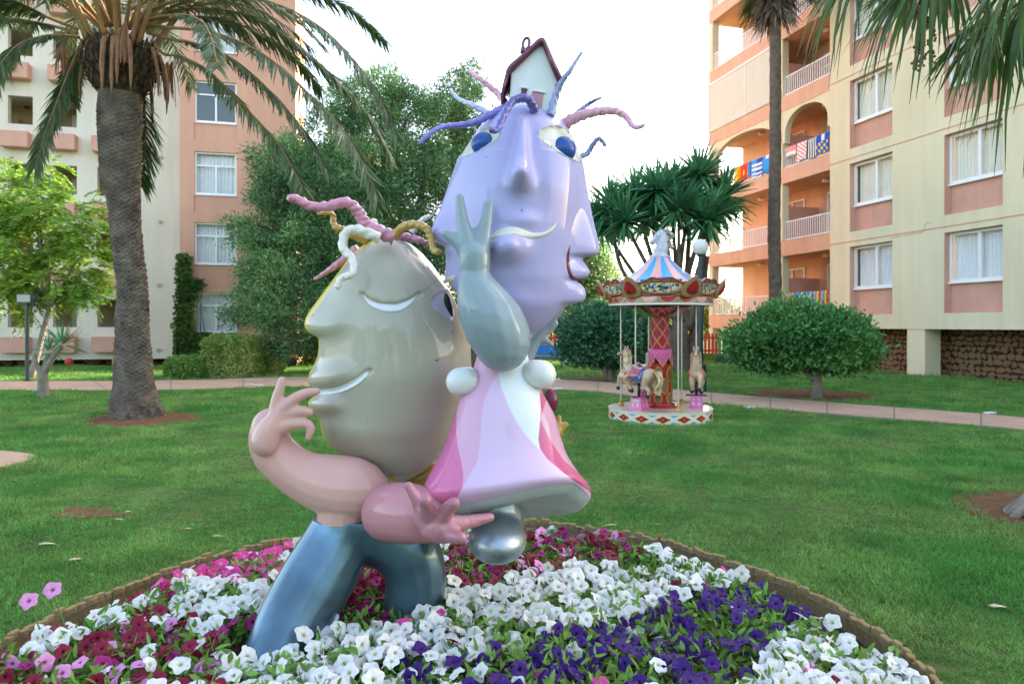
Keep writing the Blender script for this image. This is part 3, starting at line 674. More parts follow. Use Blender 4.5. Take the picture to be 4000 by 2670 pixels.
# the wood closing the view beyond the gardens: nobody could count it
r_ = np.random.default_rng(404); n = 26000; X_ = r_.uniform(-150, 150, n); top_ = 4.6 + 1.6 * np.sin(X_ * .21) + 1.1 * np.sin(X_ * .53 + 1) + .7 * np.sin(X_ * 1.3); C = np.column_stack([X_, 84 + 6 * np.sin(X_ * .3) + r_.uniform(-4, 4, n), r_.uniform(0, 1, n) ** .7 * top_])
V, F = leaves_quad(C, r_.normal(size=(n, 3)), 1.0, .6, r_); V[:, 2] = np.maximum(V[:, 2], .02); tag(link('distant_wood', npmesh('distant_wood', V, F, M_yel)), 'sunny band of trees far beyond the gardens', 'wood', kind='stuff')
# out-of-view trees added behind the photographer for the sculpture's gloss to mirror
n = 15000; X_ = r_.uniform(-34, 34, n); top_ = 6.5 + 2.2 * np.sin(X_ * .45 + 1) + 1.4 * np.sin(X_ * 1.1); C = np.column_stack([X_, -19 + 1.5 * np.sin(X_ * .7) + r_.uniform(-2, 2, n), .3 + r_.uniform(0, 1, n) ** .6 * top_])
V, F = leaves_quad(C, r_.normal(size=(n, 3)), .6, .4, r_); tag(link('reflection_wood', npmesh('reflection_wood', V, F, M_olive)), 'belt of trees added behind the viewpoint, seen only in reflections', 'wood', kind='stuff')
# round clipped trees
c = G(3190, 1556); Y = c.y
tree('round_tree', 'dome shaped glossy dark green tree on a bent trunk by the right path', 'tree', tuple(c), [PL(3125, 1330, Y, 225, rz=100), PL(3080, 1285, Y, 150, rz=85), PL(3240, 1300, Y, 130, rz=80), PL(2950, 1352, Y, 100, rz=65), PL(3310, 1365, Y, 100, rz=70), PL(3020, 1390, Y, 110, rz=50), PL(3240, 1395, Y, 130, rz=45)],
     [[(*c, .135), (*(c + Vector((.02, 0, .25))), .105), (*P(3180, 1420, Y), .1)], [(*P(3190, 1490, Y), .075), (*P(3155, 1460, Y), .06), (*P(3120, 1415, Y), .055)]], M_bush, M_bark2, 5000, 12, .12, .048, 8, spread=.11, shell=.65, noise=.2, up=.5, gap=.18)
c = G(2385, 1484); Y = c.y
tree('round_tree', 'dome shaped blue green tree with forked stems left of the carousel', 'tree', tuple(c), [PL(2370, 1310, Y, 170, rz=100), PL(2330, 1280, Y, 110, rz=75), PL(2440, 1300, Y, 100, rz=75), PL(2280, 1340, Y, 75, rz=60), PL(2470, 1360, Y, 75, rz=60), PL(2370, 1370, Y, 160, rz=50)],
     [[(*c, .12), (*P(2385, 1450, Y), .1), (*P(2390, 1420, Y), .1)], [(*(c + Vector((-.1, 0, .05))), .09), (*P(2365, 1445, Y), .08), (*P(2348, 1405, Y), .06)], [(*(c + Vector((.05, 0, .05))), .08), (*P(2402, 1440, Y), .07), (*P(2410, 1400, Y), .06)]], M_bush2, M_bark2, 4000, 12, .135, .058, 9, spread=.13, shell=.65, noise=.18, up=.5, gap=.15)
# jacaranda-like tree at the left
c = G(118, 1478); Y = c.y
jac = empty('jacaranda_tree', c, 0, 'bright yellow green feathery tree with slim leaning trunk at the left edge', 'tree')
lob = [PL(90, 760, Y, 150, rz=110), PL(240, 850, Y, 160, rz=100), PL(60, 950, Y, 170, rz=110), PL(300, 1000, Y, 120, rz=110), PL(200, 1090, Y, 160, rz=80), PL(-60, 850, Y, 140, rz=120), PL(40, 1160, Y, 120, rz=80), PL(370, 930, Y, 70, rz=60), PL(140, 650, Y, 90, rz=50), PL(330, 1120, Y, 70, rz=60), PL(-20, 1050, Y, 120, rz=110)]
r_ = np.random.default_rng(12); lo = np.array(lob); lo[:, :3] -= np.array(c); vol = lo[:, 3] * lo[:, 5]; n = 1500
k = r_.choice(len(lo), n, p=vol / vol.sum()); d = r_.normal(size=(n, 3)); d /= np.linalg.norm(d, axis=1, keepdims=True); C = lo[k, :3] + d * lo[k, 3:] * (r_.uniform(.15, 1, n) ** .4)[:, None]
fl = (np.sin(C[:, 0] * 2.7) * np.sin(C[:, 2] * 3.1 + 1) * np.sin(C[:, 1] * 2.4)) > -.22; C, d = C[fl], d[fl]; n = len(C)
A = d * np.array([1, 1, .25]) + r_.normal(size=(n, 3)) * .35; A[:, 2] -= .15; A /= np.linalg.norm(A, axis=1, keepdims=True)
Sd = np.cross(A, [0, 0, 1]); Sd /= np.linalg.norm(Sd, axis=1, keepdims=True) + 1e-9; B_, D_ = [], []
for j in range(11):
    f = j / 10
    for sgn in (-1, 1): B_.append(C + A * (.48 * f) - np.array([0, 0, .18]) * f * f); D_.append(Sd * sgn * 1.0 + A * .6 + np.array([0, 0, -.15]) + r_.normal(size=(n, 3)) * .12)
V, F = leaves_quad(np.concatenate(B_), np.concatenate(D_), .19, .05, r_); link('crown', npmesh('crown', V, F, M_jac), jac)
b = MB(); tr = [Vector((0, 0, -.1)), Vector((.28, 0, 1.0)), Vector((.55, 0, 2.1)), Vector((.5, 0, 3.2)), Vector((.2, 0, 4.2))]; b.tube(spline(tr, 16), [.10 - .004 * i for i in range(16)], 9, jit=.08); limbs(b, tuple(tr[2]), [tuple(l[:3]) for l in lo], .045, n=9)
b.build('trunk', M_bark2, jac, smooth=True, fix=False)
# hedges, shrubs, ivy
def hedge(name, label, px0, px1, py0, py1, Y, depth, mt, seed, L=.07, W=.045, n=5200, round_=.0, cat='hedge'):
    a, c2 = P(px0, py1, Y), P(px1, py0, Y); zl = 0.0; r_ = np.random.default_rng(seed); root = empty(name, ((a.x + c2.x) / 2, Y, 0), 0, label, cat)
    w, h_ = (c2.x - a.x), c2.z; N = n; q = r_.uniform(-1, 1, (N, 3)); ax = r_.integers(0, 3, N); q[np.arange(N), ax] = np.sign(q[np.arange(N), ax]) * r_.uniform(.82, 1.03, N)
    pn = 5 if round_ == 0 else 2.6; nr = (np.abs(q) ** pn).sum(1) ** (1 / pn); q /= np.maximum(nr, .75)[:, None]
    q *= 1 + .05 * np.sin(q[:, :1] * 9 + seed) + .04 * np.sin(q[:, 2:] * 11)
    C = q * np.array([w / 2, depth / 2, h_ / 2]) + np.array([0, 0, h_ / 2]); Cr = np.repeat(C, 5, 0) + r_.normal(size=(N * 5, 3)) * .04; D = np.repeat(q, 5, 0) * .7 + r_.normal(size=(N * 5, 3)) * .7
    V, F = leaves_quad(Cr, D, L, W, r_); V[:, 2] = np.maximum(V[:, 2], .01); link('foliage', npmesh('foliage', V, F, mt), root)
    b = MB()
    for i in range(7): x_ = (i / 6 - .5) * w * .7; b.tube([(x_, 0, -.05), (x_ + random.uniform(-.1, .1), random.uniform(-.1, .1), h_ * .5), (x_ + random.uniform(-.2, .2), random.uniform(-.2, .2), h_ * .85)], [.03, .02, .01], 6)
    b.build('stem', M_bark, root, fix=False); return root
hedge('box_hedge', 'big square clipped hedge in front of the salmon wall', 815, 1008, 1316, 1472, 22.3, 1.4, M_hedge, 31)
hedge('box_hedge', 'smaller square hedge right of the big clipped hedge', 1003, 1088, 1343, 1456, 23.4, 1.2, M_hedge, 32, n=2600)
hedge('low_shrub', 'low bright green rounded shrub left of the clipped hedges', 672, 830, 1396, 1474, 22.0, 1.5, M_hedge2, 33, n=3400, round_=1, cat='shrub')
hedge('low_shrub', 'small dark shrub at the corner pillar left of the round tree', 2808, 2856, 1392, 1424, 29.5, .7, M_bush2, 34, n=700, round_=1, cat='shrub')
def ivy(label, SBt0, SBt1, prof, seed, n, d=-.12):
    root = empty('ivy', (0, 0, 0), 0, label, 'climbing plant'); root.matrix_world = SB.M; r_ = np.random.default_rng(seed); T = r_.uniform(SBt0, SBt1, n * 3); Zr = r_.uniform(-.1, 4.2, n * 3)
    ok = inpoly(T, Zr, prof); dd = polydist(T, Zr, prof); keep_ = ok & (r_.uniform(0, 1, n * 3) < np.clip(dd / .2 + .15, 0, 1)); T, Zr = T[keep_][:n], Zr[keep_][:n]; m_ = len(T)
    C = np.stack([T, d - r_.uniform(0, .14, m_) - .12 * (1 - np.clip(Zr / 3, 0, 1)), Zr], 1); D = np.stack([r_.normal(size=m_) * .7, -r_.uniform(.2, .8, m_), r_.normal(size=m_) * .5 - .5], 1)
    V, F = leaves_quad(C, D, .13, .12, r_); link('foliage', npmesh('foliage', V, F, M_ivy), root)
    b = MB()
    for i in range(6): t = SBt0 + (SBt1 - SBt0) * (.08 + .07 * i); b.tube([(t, d + .06, 0), (t + .1, d + .07, 1.2), (t + random.uniform(-.1, .2), d + .07, 2.4)], [.025, .018, .008], 5)
    b.build('stem', M_bark, root, fix=False); return root
tz = lambda px, py: (SB.t(px), SB.z(px, py))
ivy('dense ivy climbing the corner of the cream and salmon walls', SB.t(680), SB.t(935), [tz(682, 1420), tz(684, 1300), tz(690, 1150), tz(695, 1000), tz(703, 925), tz(716, 940), tz(722, 930), tz(738, 1000), tz(752, 1000), tz(757, 1080), tz(792, 1090), tz(808, 1110), tz(780, 1140), tz(760, 1200), tz(758, 1296), tz(925, 1300), tz(925, 1420)], 41, 6500)

# ---------------------------------------------------------------- yucca
c = G(2655, 1452); Yy = c.y
yuc = empty('yucca_tree', c, 0, 'many headed yucca tree with spiky rosettes behind the carousel', 'tree')
def swords(cen, n, L, W, r_, axis=(0, 0, 1), lo_=-.9, droop=.25):
    z = r_.uniform(lo_, 1, n); a = r_.uniform(0, 2 * np.pi, n); s = np.sqrt(1 - z * z); D = np.stack([s * np.cos(a), s * np.sin(a), z], 1) + np.array(axis) * .15
    C = np.repeat(np.array([cen]), n, 0) + D * .08; return leaves_np(C, D, L * r_.uniform(.75, 1.1, n), W, droop * (1 - .6 * np.maximum(z, 0)).mean(), r_, (.8, 1.0, .65), roll=np.repeat([[0, 0, 1.0]], n, 0) + r_.normal(size=(n, 3)) * .3)
heads_y = [(2385, 815, 0), (2480, 770, .5), (2565, 745, -.3), (2440, 870, -.5), (2540, 850, .4), (2650, 820, -.6), (2730, 690, .3), (2700, 770, .8), (2800, 815, 0), (2755, 860, -.5), (2350, 880, .6), (2830, 770, .6), (2620, 740, .5)]
b = MB(); base = Vector((0, 0, 0)); fork = P(2660, 1260, Yy) - c
b.tube(spline([base + Vector((0, 0, -.1)), Vector((.02, 0, .3)), P(2650, 1340, Yy) - c, fork], 12), np.linspace(.42, .27, 12), 12, jit=.08)
f2 = P(2735, 1330, Yy + .3) - c
b.tube(spline([Vector((.5, .3, -.1)), Vector((.55, .3, .5)), P(2700, 1330, Yy + .3) - c, P(2740, 1180, Yy + .3) - c, P(2760, 1000, Yy + .3) - c], 14), np.linspace(.2, .1, 14), 10, jit=.08)
r_ = np.random.default_rng(51)
for i, (hx, hy, dy) in enumerate(heads_y):
    hp = P(hx, hy, Yy + dy) - c
    low = [fork, P(2690, 1290, Yy) - c, P(2640, 1330, Yy + .1) - c, P(2668, 1215, Yy - .1) - c][i % 4]
    mx_ = r_.uniform(.35, .8); mid = Vector((hp.x * mx_ + low.x * (1 - mx_) + r_.uniform(-.12, .12), hp.y * .7, low.z + (hp.z - low.z) * r_.uniform(.35, .6))); b.tube(spline([low, mid, hp], 12), np.linspace(.125, .05, 12) * r_.uniform(.75, 1.15), 8, jit=.12)
    V, F = swords(hp, 210, 1.2, .10, r_, lo_=-.8); link('leaf_rosette', npmesh('leaf_rosette', V, F, M_yucca), yuc)
b.build('trunk', M_bark, yuc, smooth=True, fix=False)

# ---------------------------------------------------------------- thick date palm at the left
pb = G(548, 1628); Yp = pb.y; sc = Yp / FPX
palm = empty('date_palm', pb, 0, 'stout date palm with rough ringed trunk and long arching fronds', 'palm tree')
prof = [(1640, 440, 640), (1615, 443, 628), (1580, 441, 612), (1540, 443, 602), (1510, 448, 597), (1480, 454, 594), (1420, 459, 585), (1330, 461, 575), (1230, 463, 570), (1160, 466, 567), (1080, 464, 566), (1000, 455, 551), (930, 445, 547), (850, 441, 538), (770, 426, 534), (680, 405, 536), (600, 398, 540), (500, 397, 541), (420, 396, 541), (340, 402, 537)]
n = 300; m_ = 120; pr = np.array(prof, float); py_ = np.linspace(1640, 340, n); L_ = np.interp(-py_, -pr[:, 0], pr[:, 1]); R_ = np.interp(-py_, -pr[:, 0], pr[:, 2])
k9 = np.ones(15) / 15; L_ = np.convolve(np.pad(L_, 7, mode='edge'), k9, 'valid'); R_ = np.convolve(np.pad(R_, 7, mode='edge'), k9, 'valid')
zc = CAMH - (py_ - CY) * sc; cx_ = ((L_ + R_) / 2 - CX) * sc - pb.x; rr = (R_ - L_) / 2 * sc; th = np.linspace(0, 2 * np.pi, m_, endpoint=False)
zz, tt = np.meshgrid(zc, th, indexing='ij')
# old leaf-base scars: a diamond lattice of shallow lips, roots at the foot
ph1 = tt * 9 / (2 * np.pi) * 2 * np.pi; rowh = .072
u1 = (zz / rowh + tt * 13 / (2 * np.pi)) % 1; u2 = (zz / rowh - tt * 13 / (2 * np.pi)) % 1
relief = .036 * (np.minimum(u1, 1 - u1) + np.minimum(u2, 1 - u2)) * np.clip((zz - .4) / .6, .25, 1) - .012 * ((zz / .11 + .15 * np.sin(tt * 3)) % 1) * np.clip(1.6 - np.abs(zz - 2.0), 0, 1)
rough = np.random.default_rng(5).normal(size=zz.shape) * .009 + .012 * np.sin(zz * 5.3 + 1.5 * np.sin(tt)) * np.sin(zz * 2.1 + tt); foot = np.clip(1 - zz / .55, 0, 1); relief = relief + rough + foot * .035 * np.sin(tt * 17 + zz * 9) * np.sin(tt * 7 + 2) + np.random.default_rng(6).normal(size=zz.shape) * .014 * foot
rad = rr[:, None] + relief; V = np.stack([cx_[:, None] + rad * np.cos(tt), rad * np.sin(tt), zz], -1).reshape(-1, 3)
i = np.arange(n - 1)[:, None] * m_; k = np.arange(m_)[None]; F = np.stack([i + k, i + (k + 1) % m_, i + m_ + (k + 1) % m_, i + m_ + k], -1).reshape(-1, 4)
link('trunk', npmesh('trunk', V, F, M_palmbark, smooth=True), palm)
# swollen boss of cut leaf bases
bc = P(471, 265, Yp) - pb; r_ = np.random.default_rng(9); b = MB(); b.sphere(bc, (.52, .52, .48), 22, 14); boss = b.build('crown_boss', M_boss, palm, smooth=True)
B0, D0 = [], []
for i in range(1300):
    t = r_.uniform(0, 2 * np.pi); ph = r_.uniform(-1, .75); rx = .6 * math.sqrt(max(0, 1 - (ph * .85) ** 2)); B0.append((bc.x + rx * .86 * math.cos(t), bc.y + rx * .86 * math.sin(t), bc.z + .5 * ph)); D0.append((math.cos(t) * .7, math.sin(t) * .7, .75))
V, F = leaves_np(np.array(B0), np.array(D0) + r_.normal(size=(1300, 3)) * .35, r_.uniform(.10, .26, 1300), r_.uniform(.03, .09, 1300), -.3, r_, (1, .9, .7), roll=np.array([[0, 0, 1.0]] * 1300)); tag(link('leaf_base', npmesh('leaf_base', V, F, M_boss), boss), kind='stuff')
def frond(path3, nl=70, L=.42, W=.028, name='frond', parent=palm, dead=False, droop=.45, r0=.03, lf0=.22, seed=0, vee=.5, mleaf=None):
    r_ = np.random.default_rng(seed); S = spline(path3, 40); fr = MB()
    S = [Vector(p) for p in S]; fr.tube(S, np.linspace(r0, .005, 40), 6); o = fr.build(name, M_petiole if not dead else M_dry, parent, smooth=True, fix=False)
    pts, frm = frames(S); B, D, Ls = [], [], []
    for j in range(nl):
        f = lf0 + (1 - lf0) * j / (nl - 1); u = f * 39; i = min(38, int(u)); p = S[i].lerp(S[i + 1], u - i); t = frm[i][0]; side = t.cross(Vector((0, 0, 1)))
        side = side.normalized() if side.length > .2 else Vector((1, .3, 0)).normalized(); upv = side.cross(t).normalized()
        for sg in (-1, 1):
            q = f - lf0; ll = L * min(1, .35 + 3 * q) * (1 - .55 * max(0, q) ** 2.2) * r_.uniform(.85, 1.12); B.append(p); Ls.append(ll)
            D.append(side * sg * .85 + t * (.55 + .5 * f) + upv * (vee * .5) - Vector((0, 0, droop * r_.uniform(.6, 1.2))) + Vector(tuple(r_.normal(size=3) * .10)))
    V, F = leaves_np(np.array([tuple(p) for p in B]), np.array([tuple(p) for p in D]), np.array(Ls), W, .22, r_, (.7, 1, .7), roll=np.repeat([[0, 0, 1.0]], len(B), 0) + r_.normal(size=(len(B), 3)) * .3)
    link('leaflets', npmesh('leaflets', V, F, mleaf or (M_palmleaf if not dead else M_dry)), o); return o
s1 = 1500 / 2349
FR = [([(930, 250), (1000, 330), (1100, 345), (1270, 430), (1400, 560), (1560, 720), (1700, 880), (1800, 1050), (1868, 1195)], 0, -.8), ([(900, 200), (1050, 240), (1200, 270), (1400, 350), (1560, 470), (1700, 610), (1850, 790), (1990, 1030)], 0, -.3),
      ([(880, 150), (1050, 170), (1250, 190), (1450, 250), (1650, 360), (1850, 540), (2050, 740), (2200, 960), (2310, 1210)], 0, -1.3), ([(850, 120), (1100, 60), (1350, 60), (1600, 130), (1850, 300), (2050, 480), (2250, 700), (2380, 950)], 0, .8),
      ([(850, 90), (1100, 0), (1400, -40), (1700, 30), (1950, 160), (2130, 330), (2300, 560), (2420, 820)], 0, -.6), ([(800, 60), (1200, -160), (1600, -180), (1900, -60), (2150, 60), (2350, 240)], 0, .9), ([(860, 130), (1080, 90), (1230, 130), (1300, 260), (1330, 420)], 0, -1.7),
      ([(500, 260), (440, 400), (390, 520), (330, 680), (270, 830), (215, 1020)], 0, -.5), ([(480, 230), (380, 215), (250, 225), (120, 270), (20, 370), (-60, 520)], 0, -.9), ([(480, 180), (300, 110), (130, 30), (-60, 0), (-260, 60), (-420, 200)], 0, -.5), ([(470, 200), (300, 155), (120, 120), (-80, 110), (-280, 190)], 0, .7), ([(500, 120), (330, 0), (100, -120), (-200, -150), (-450, -30)], 0, -.2),
      ([(820, 480), (860, 560), (885, 680), (890, 850), (880, 1000), (868, 1140)], 0, .7), ([(520, 260), (470, 350), (430, 480), (440, 620)], 0, 1.0), ([(880, 170), (1100, 110), (1350, 120), (1600, 210), (1800, 350), (1960, 540)], 0, 1.3)]
for i, (pt, dd, yend) in enumerate(FR):
    m0 = len(pt); frond([P(s1 * a, s1 * b_, Yp + yend * (j / (m0 - 1)) * 1.6) - pb for j, (a, b_) in enumerate(pt)], nl=125, seed=60 + i, vee=.3, W=.034, L=.54 if len(pt) > 5 else .38)
r_ = np.random.default_rng(77)
top0 = P(471, 150, Yp) - pb
for i in range(26):                                 # fronds rising above the frame
    a = i * 2.4; el = .45 + .5 * ((i * 7) % 26) / 26; dv = Vector((math.cos(a), math.sin(a), 0)); L_f = r_.uniform(3.6, 4.4)
    pts = [top0 + dv * (.25 + L_f * f * math.cos(el * (1 - f * .4)) * .8) + Vector((0, 0, .1 + L_f * (f * math.sin(el * 1.35) - .62 * f ** 2.3))) for f in (0, .12, .25, .45, .65, .85, 1)]
    frond(pts, nl=70, seed=100 + i, L=.46, r0=.036)
for i in range(26):                                 # bare stalks and dry sheaths round the boss
    a = r_.uniform(0, 2 * np.pi); dv = Vector((math.cos(a), math.sin(a), 0)); p0 = bc + dv * .42 + Vector((0, 0, .2)); b = MB()
    if i % 2:
        l_ = r_.uniform(.6, 1.25); S = spline([p0, p0 + dv * .18 + Vector((0, 0, .1)), p0 + dv * .3 - Vector((0, 0, l_ * .5)), p0 + dv * .3 - Vector((0, 0, l_))], 10)
        V, F = tube_geo(S, np.interp(np.linspace(0, 1, 10), [0, .4, .8, 1], [.02, .042, .03, .006]), 5); b.add(V, F); b.build('dry_sheath', M_dry, palm, smooth=True, fix=False)
    else:
        b.tube(spline([p0, p0 + dv * .5 + Vector((0, 0, .9)), p0 + dv * 1.0 + Vector((0, 0, 1.7))], 9), np.linspace(.045, .02, 9), 6); b.build('leaf_stalk', M_petiole, palm, smooth=True, fix=False)
for i in range(10):                                 # hanging fruit strings
    a = r_.uniform(0, 2 * np.pi); dv = Vector((math.cos(a), math.sin(a), 0)); p0 = bc + dv * (.5 + .5 * (i % 2)) + Vector((0, 0, .45)); b = MB()
    for j in range(16): o_ = Vector(tuple(r_.normal(size=3) * .05)); b.tube([p0, p0 + o_ * 1.2 - Vector((0, 0, .25)), p0 + o_ * 1.6 - Vector((0, 0, .5 + .25 * r_.random()))], [.006, .009, .005], 4)
    b.build('fruit_string', M_dry, palm, fix=False)

# ---------------------------------------------------------------- fan palms
wp = G(3040, 1448); Yw = wp.y
was = empty('fan_palm', wp, 0, 'very tall thin fan palm with shaggy dead skirt before the balconies', 'palm tree')
S = [P(3040, 1452, Yw), P(3038, 1420, Yw), P(3032, 1340, Yw), P(3028, 1100, Yw), P(3024, 900, Yw), P(3028, 600, Yw), P(3029, 300, Yw), P(3027, 90, Yw), P(3020, -60, Yw)]
b = MB(); SS = spline([p - wp for p in S], 90); zz = SS[:, 2]; rr = np.interp(zz, [-.1, .25, .8, 3, 8, 13], [.42, .30, .21, .22, .20, .19]); b.tube(SS, rr * (1 + .035 * np.sin(np.arange(90) * 2.1)), 14, jit=.04); b.build('trunk', M_bark, was, smooth=True, fix=False)
def fan(cen, dirv, L, seed, parent, n=46, W=.045, stalk=1.0, r_s=.02, mleaf=M_fanleaf, spread=2.2, droop=.5, face=None):
    r_ = np.random.default_rng(seed); d = Vector(dirv).normalized(); hub = Vector(cen) + d * stalk + Vector((0, 0, -.12 * stalk)); b = MB(); b.tube(spline([cen, Vector(cen) + d * stalk * .5 + Vector((0, 0, .05)), hub], 8), np.linspace(r_s, r_s * .6, 8), 6)
    st_ = b.build('frond', M_petiole if mleaf is M_fanleaf else M_dry, parent, fix=False, smooth=True); side = d.cross(Vector((0, 0, 1))); side = side.normalized() if side.length > .1 else Vector((1, 0, 0)); up = side.cross(d)
    V = []; F = []; ns = 7
    for j in range(n):
        a = (j / (n - 1) - .5) * spread; dv = (d * math.cos(a) + side * math.sin(a) + up * r_.uniform(-.06, .1)).normalized(); l = L * (1 - .22 * abs(a) / (spread / 2)) * r_.uniform(.85, 1.08); w = Vector((0, 0, 1)).cross(dv); w = (w.normalized() + Vector(tuple(r_.normal(size=3) * .25))).normalized()
        dr = droop * r_.uniform(.6, 1.4); b0 = len(V)
        for i in range(ns):
            f = i / (ns - 1); p = hub + dv * (l * f * (1 - .35 * dr * f)) - Vector((0, 0, dr * l * f ** 2.2)) + Vector(tuple(r_.normal(size=3) * .01 * f)); ww = W * (.35 + 1.3 * f if f < .5 else 1.0 * (1 - ((f - .5) / .5) ** 1.3) + .08) * .5; V += [p - w * ww, p + w * ww]
        for i in range(ns - 1): q = b0 + 2 * i; F.append([q, q + 1, q + 3, q + 2])
    link('fan_blade', npmesh('fan_blade', np.array([tuple(v) for v in V]), F, mleaf), st_); return st_
ct = P(3024, -40, Yw) - wp; r_ = np.random.default_rng(88)
for i in range(34):
    a = i * 2.399; fan(ct + Vector((0, 0, .3 + .02 * i)), (math.cos(a), math.sin(a), .9 - 1.5 * ((i * 5) % 34) / 34), 1.1, 200 + i, was, n=30, W=.06, stalk=1.0, droop=.4)
nd = 900; a = r_.uniform(0, 2 * np.pi, nd); zz = r_.uniform(-.4, 1.3, nd); C = np.stack([ct.x + (.16 + .1 * zz) * np.cos(a), ct.y + (.16 + .1 * zz) * np.sin(a), ct.z - .2 + zz], 1); D = np.stack([np.cos(a) * .55, np.sin(a) * .55, -np.ones(nd) * 1.1], 1) + r_.normal(size=(nd, 3)) * .12
V, F = leaves_np(C, D, r_.uniform(.7, 1.35, nd), .07, .25, r_, (.6, 1, .8)); link('dead_skirt', npmesh('dead_skirt', V, F, M_dead), was)
# near fan palm: trunk at the right edge, fronds hanging into the picture
np0 = G(4040, 2030); np0.x += .27; crown = Vector((np0.x - .18, np0.y + .1, 4.9))
nfp = empty('fan_palm', np0, 0, 'fan palm at the right edge, its long green fronds hanging into the upper corner', 'palm tree')
b = MB(); SS = spline([(0, 0, -.05), (.02, 0, .12), (.06, 0, .5), (.05, .02, 1.5), (-.05, .05, 3.2), tuple(crown - np0)], 80); b.tube(SS, np.interp(SS[:, 2], [-.1, .1, .4, 1, 5], [.34, .26, .2, .16, .14]) * (1 + .03 * np.sin(np.arange(80) * 1.9)), 18, jit=.05); b.build('trunk', M_bark2, nfp, smooth=True, fix=False)
b = MB()
for i in range(26):
    a = i * .2417 * 6.28; b.tube([(.1 * math.cos(a), .1 * math.sin(a), .45), (.24 * math.cos(a), .24 * math.sin(a), .16), (.42 * math.cos(a), .42 * math.sin(a), .0)], [.03, .045, .03], 6, jit=.2)
b.build('root_flare', M_bark2, nfp, smooth=True, fix=False)
cr = crown - np0
def fan_to(hubpx, hubY, L, seed, spread=2.6, droop=.75, n=50, W=.036):
    hub = P(*hubpx, hubY) - np0; d = hub - cr; st_ = d.length; return fan(cr, d + Vector((0, 0, .12 * st_)), L, seed, nfp, n=n, W=W, stalk=st_, r_s=.022, spread=spread, droop=droop)
fan_to((3500, -200), 5.3, .98, 301, spread=3.0, n=46); fan_to((3700, -120), 4.9, .95, 302, spread=2.4, n=40); fan_to((3640, -260), 5.9, 1.02, 303, spread=2.8, n=40); fan_to((4030, -20), 5.0, .95, 304, spread=2.6); fan_to((4060, -140), 4.4, .9, 305, spread=2.4, n=40); fan_to((3850, -300), 5.5, 1.1, 306)
for i in range(12):
    a = 2.6 + i * .55; fan(cr, (math.cos(a), math.sin(a), .5 - .08 * i + .5 * (i % 3)), 1.0, 320 + i, nfp, n=44, stalk=1.0, droop=.5)
b = MB(); q0 = P(3590, -60, 5.2) - np0; r_ = np.random.default_rng(90)
for j in range(9):
    e1 = q0 + Vector((r_.uniform(-.06, .1), r_.uniform(-.1, .1), -.55 - .1 * r_.random())); S = spline([cr, q0, (q0 + e1) / 2 + Vector((.03, 0, 0)), e1], 24); b.tube(S, .006, 4)
    for s_ in S[9:]: b.sphere(s_ + r_.normal(size=3) * .012, .011, 6, 4)
b.build('fruit_string', M_dry, nfp, fix=False)
# small branching dragon tree by the path
c = G(172, 1556); dt = empty('dragon_tree', c, 0, 'small bare branched dragon tree with bulbous stem by the left path', 'small tree'); k = c.y / FPX
q = lambda px, py, dy=0.0: (P(px, py, c.y + dy) - c)
b = MB()
for pts, rs in (([(172, 1560), (170, 1530), (168, 1490), (168, 1455)], [22, 21, 19, 17]), ([(172, 1460), (188, 1430), (212, 1385), (240, 1350)], [13, 12, 11, 10]), ([(165, 1460), (150, 1440), (140, 1415), (134, 1385)], [12, 10, 8, 7]), ([(172, 1455), (182, 1410), (188, 1380)], [9, 8, 8])):
    S = spline([q(a, b_) for a, b_ in pts], 40); rr = np.interp(np.linspace(0, 1, 40), np.linspace(0, 1, len(rs)), rs) * k * (1 + .07 * np.sin(np.arange(40) * 2.0)); b.tube(S, rr, 10)
b.build('trunk', M_bark2, dt, smooth=True, fix=False); r_ = np.random.default_rng(13)
for (hx, hy, n_) in ((240, 1345, 40), (190, 1375, 26)):
    V, F = swords(q(hx, hy), n_, .55, .035, r_, axis=(-.6, 0, .2), lo_=-.4, droop=.3); link('leaf_rosette', npmesh('leaf_rosette', V, F, M_yucca), dt)
b = MB(); h0 = q(240, 1345)
for i in range(26): b.tube([h0, h0 + Vector((.12 + .02 * r_.normal(), .05 * r_.normal(), .12)), h0 + Vector((.27 + .12 * r_.normal(), .1 * r_.normal(), .27 + .1 * r_.normal()))], [.006, .005, .003], 4)
b.build('dry_flower_stalk', M_dry, dt, fix=False)
# trailing plant on an upper planter
r_ = np.random.default_rng(15); tp = empty('trailing_plant', (0, 0, 0), 0, 'green plant trailing over the uppermost planter box at the left edge', 'plant'); tp.matrix_world = CB.M
ta, tb_ = CB.t(6), CB.t(75); zt = CB.z(30, 248); n = 900; T = r_.uniform(ta, tb_, n); drop = r_.uniform(0, 1, n) ** 1.4 * np.where(T < ta + .35, 1.0, .45); C = np.stack([T, -.45 - r_.uniform(0, .08, n), zt + .05 - drop], 1)
V, F = leaves_quad(C, r_.normal(size=(n, 3)) + np.array([0, -.4, -.6]), .09, .05, r_); link('foliage', npmesh('foliage', V, F, M_jac), tp)
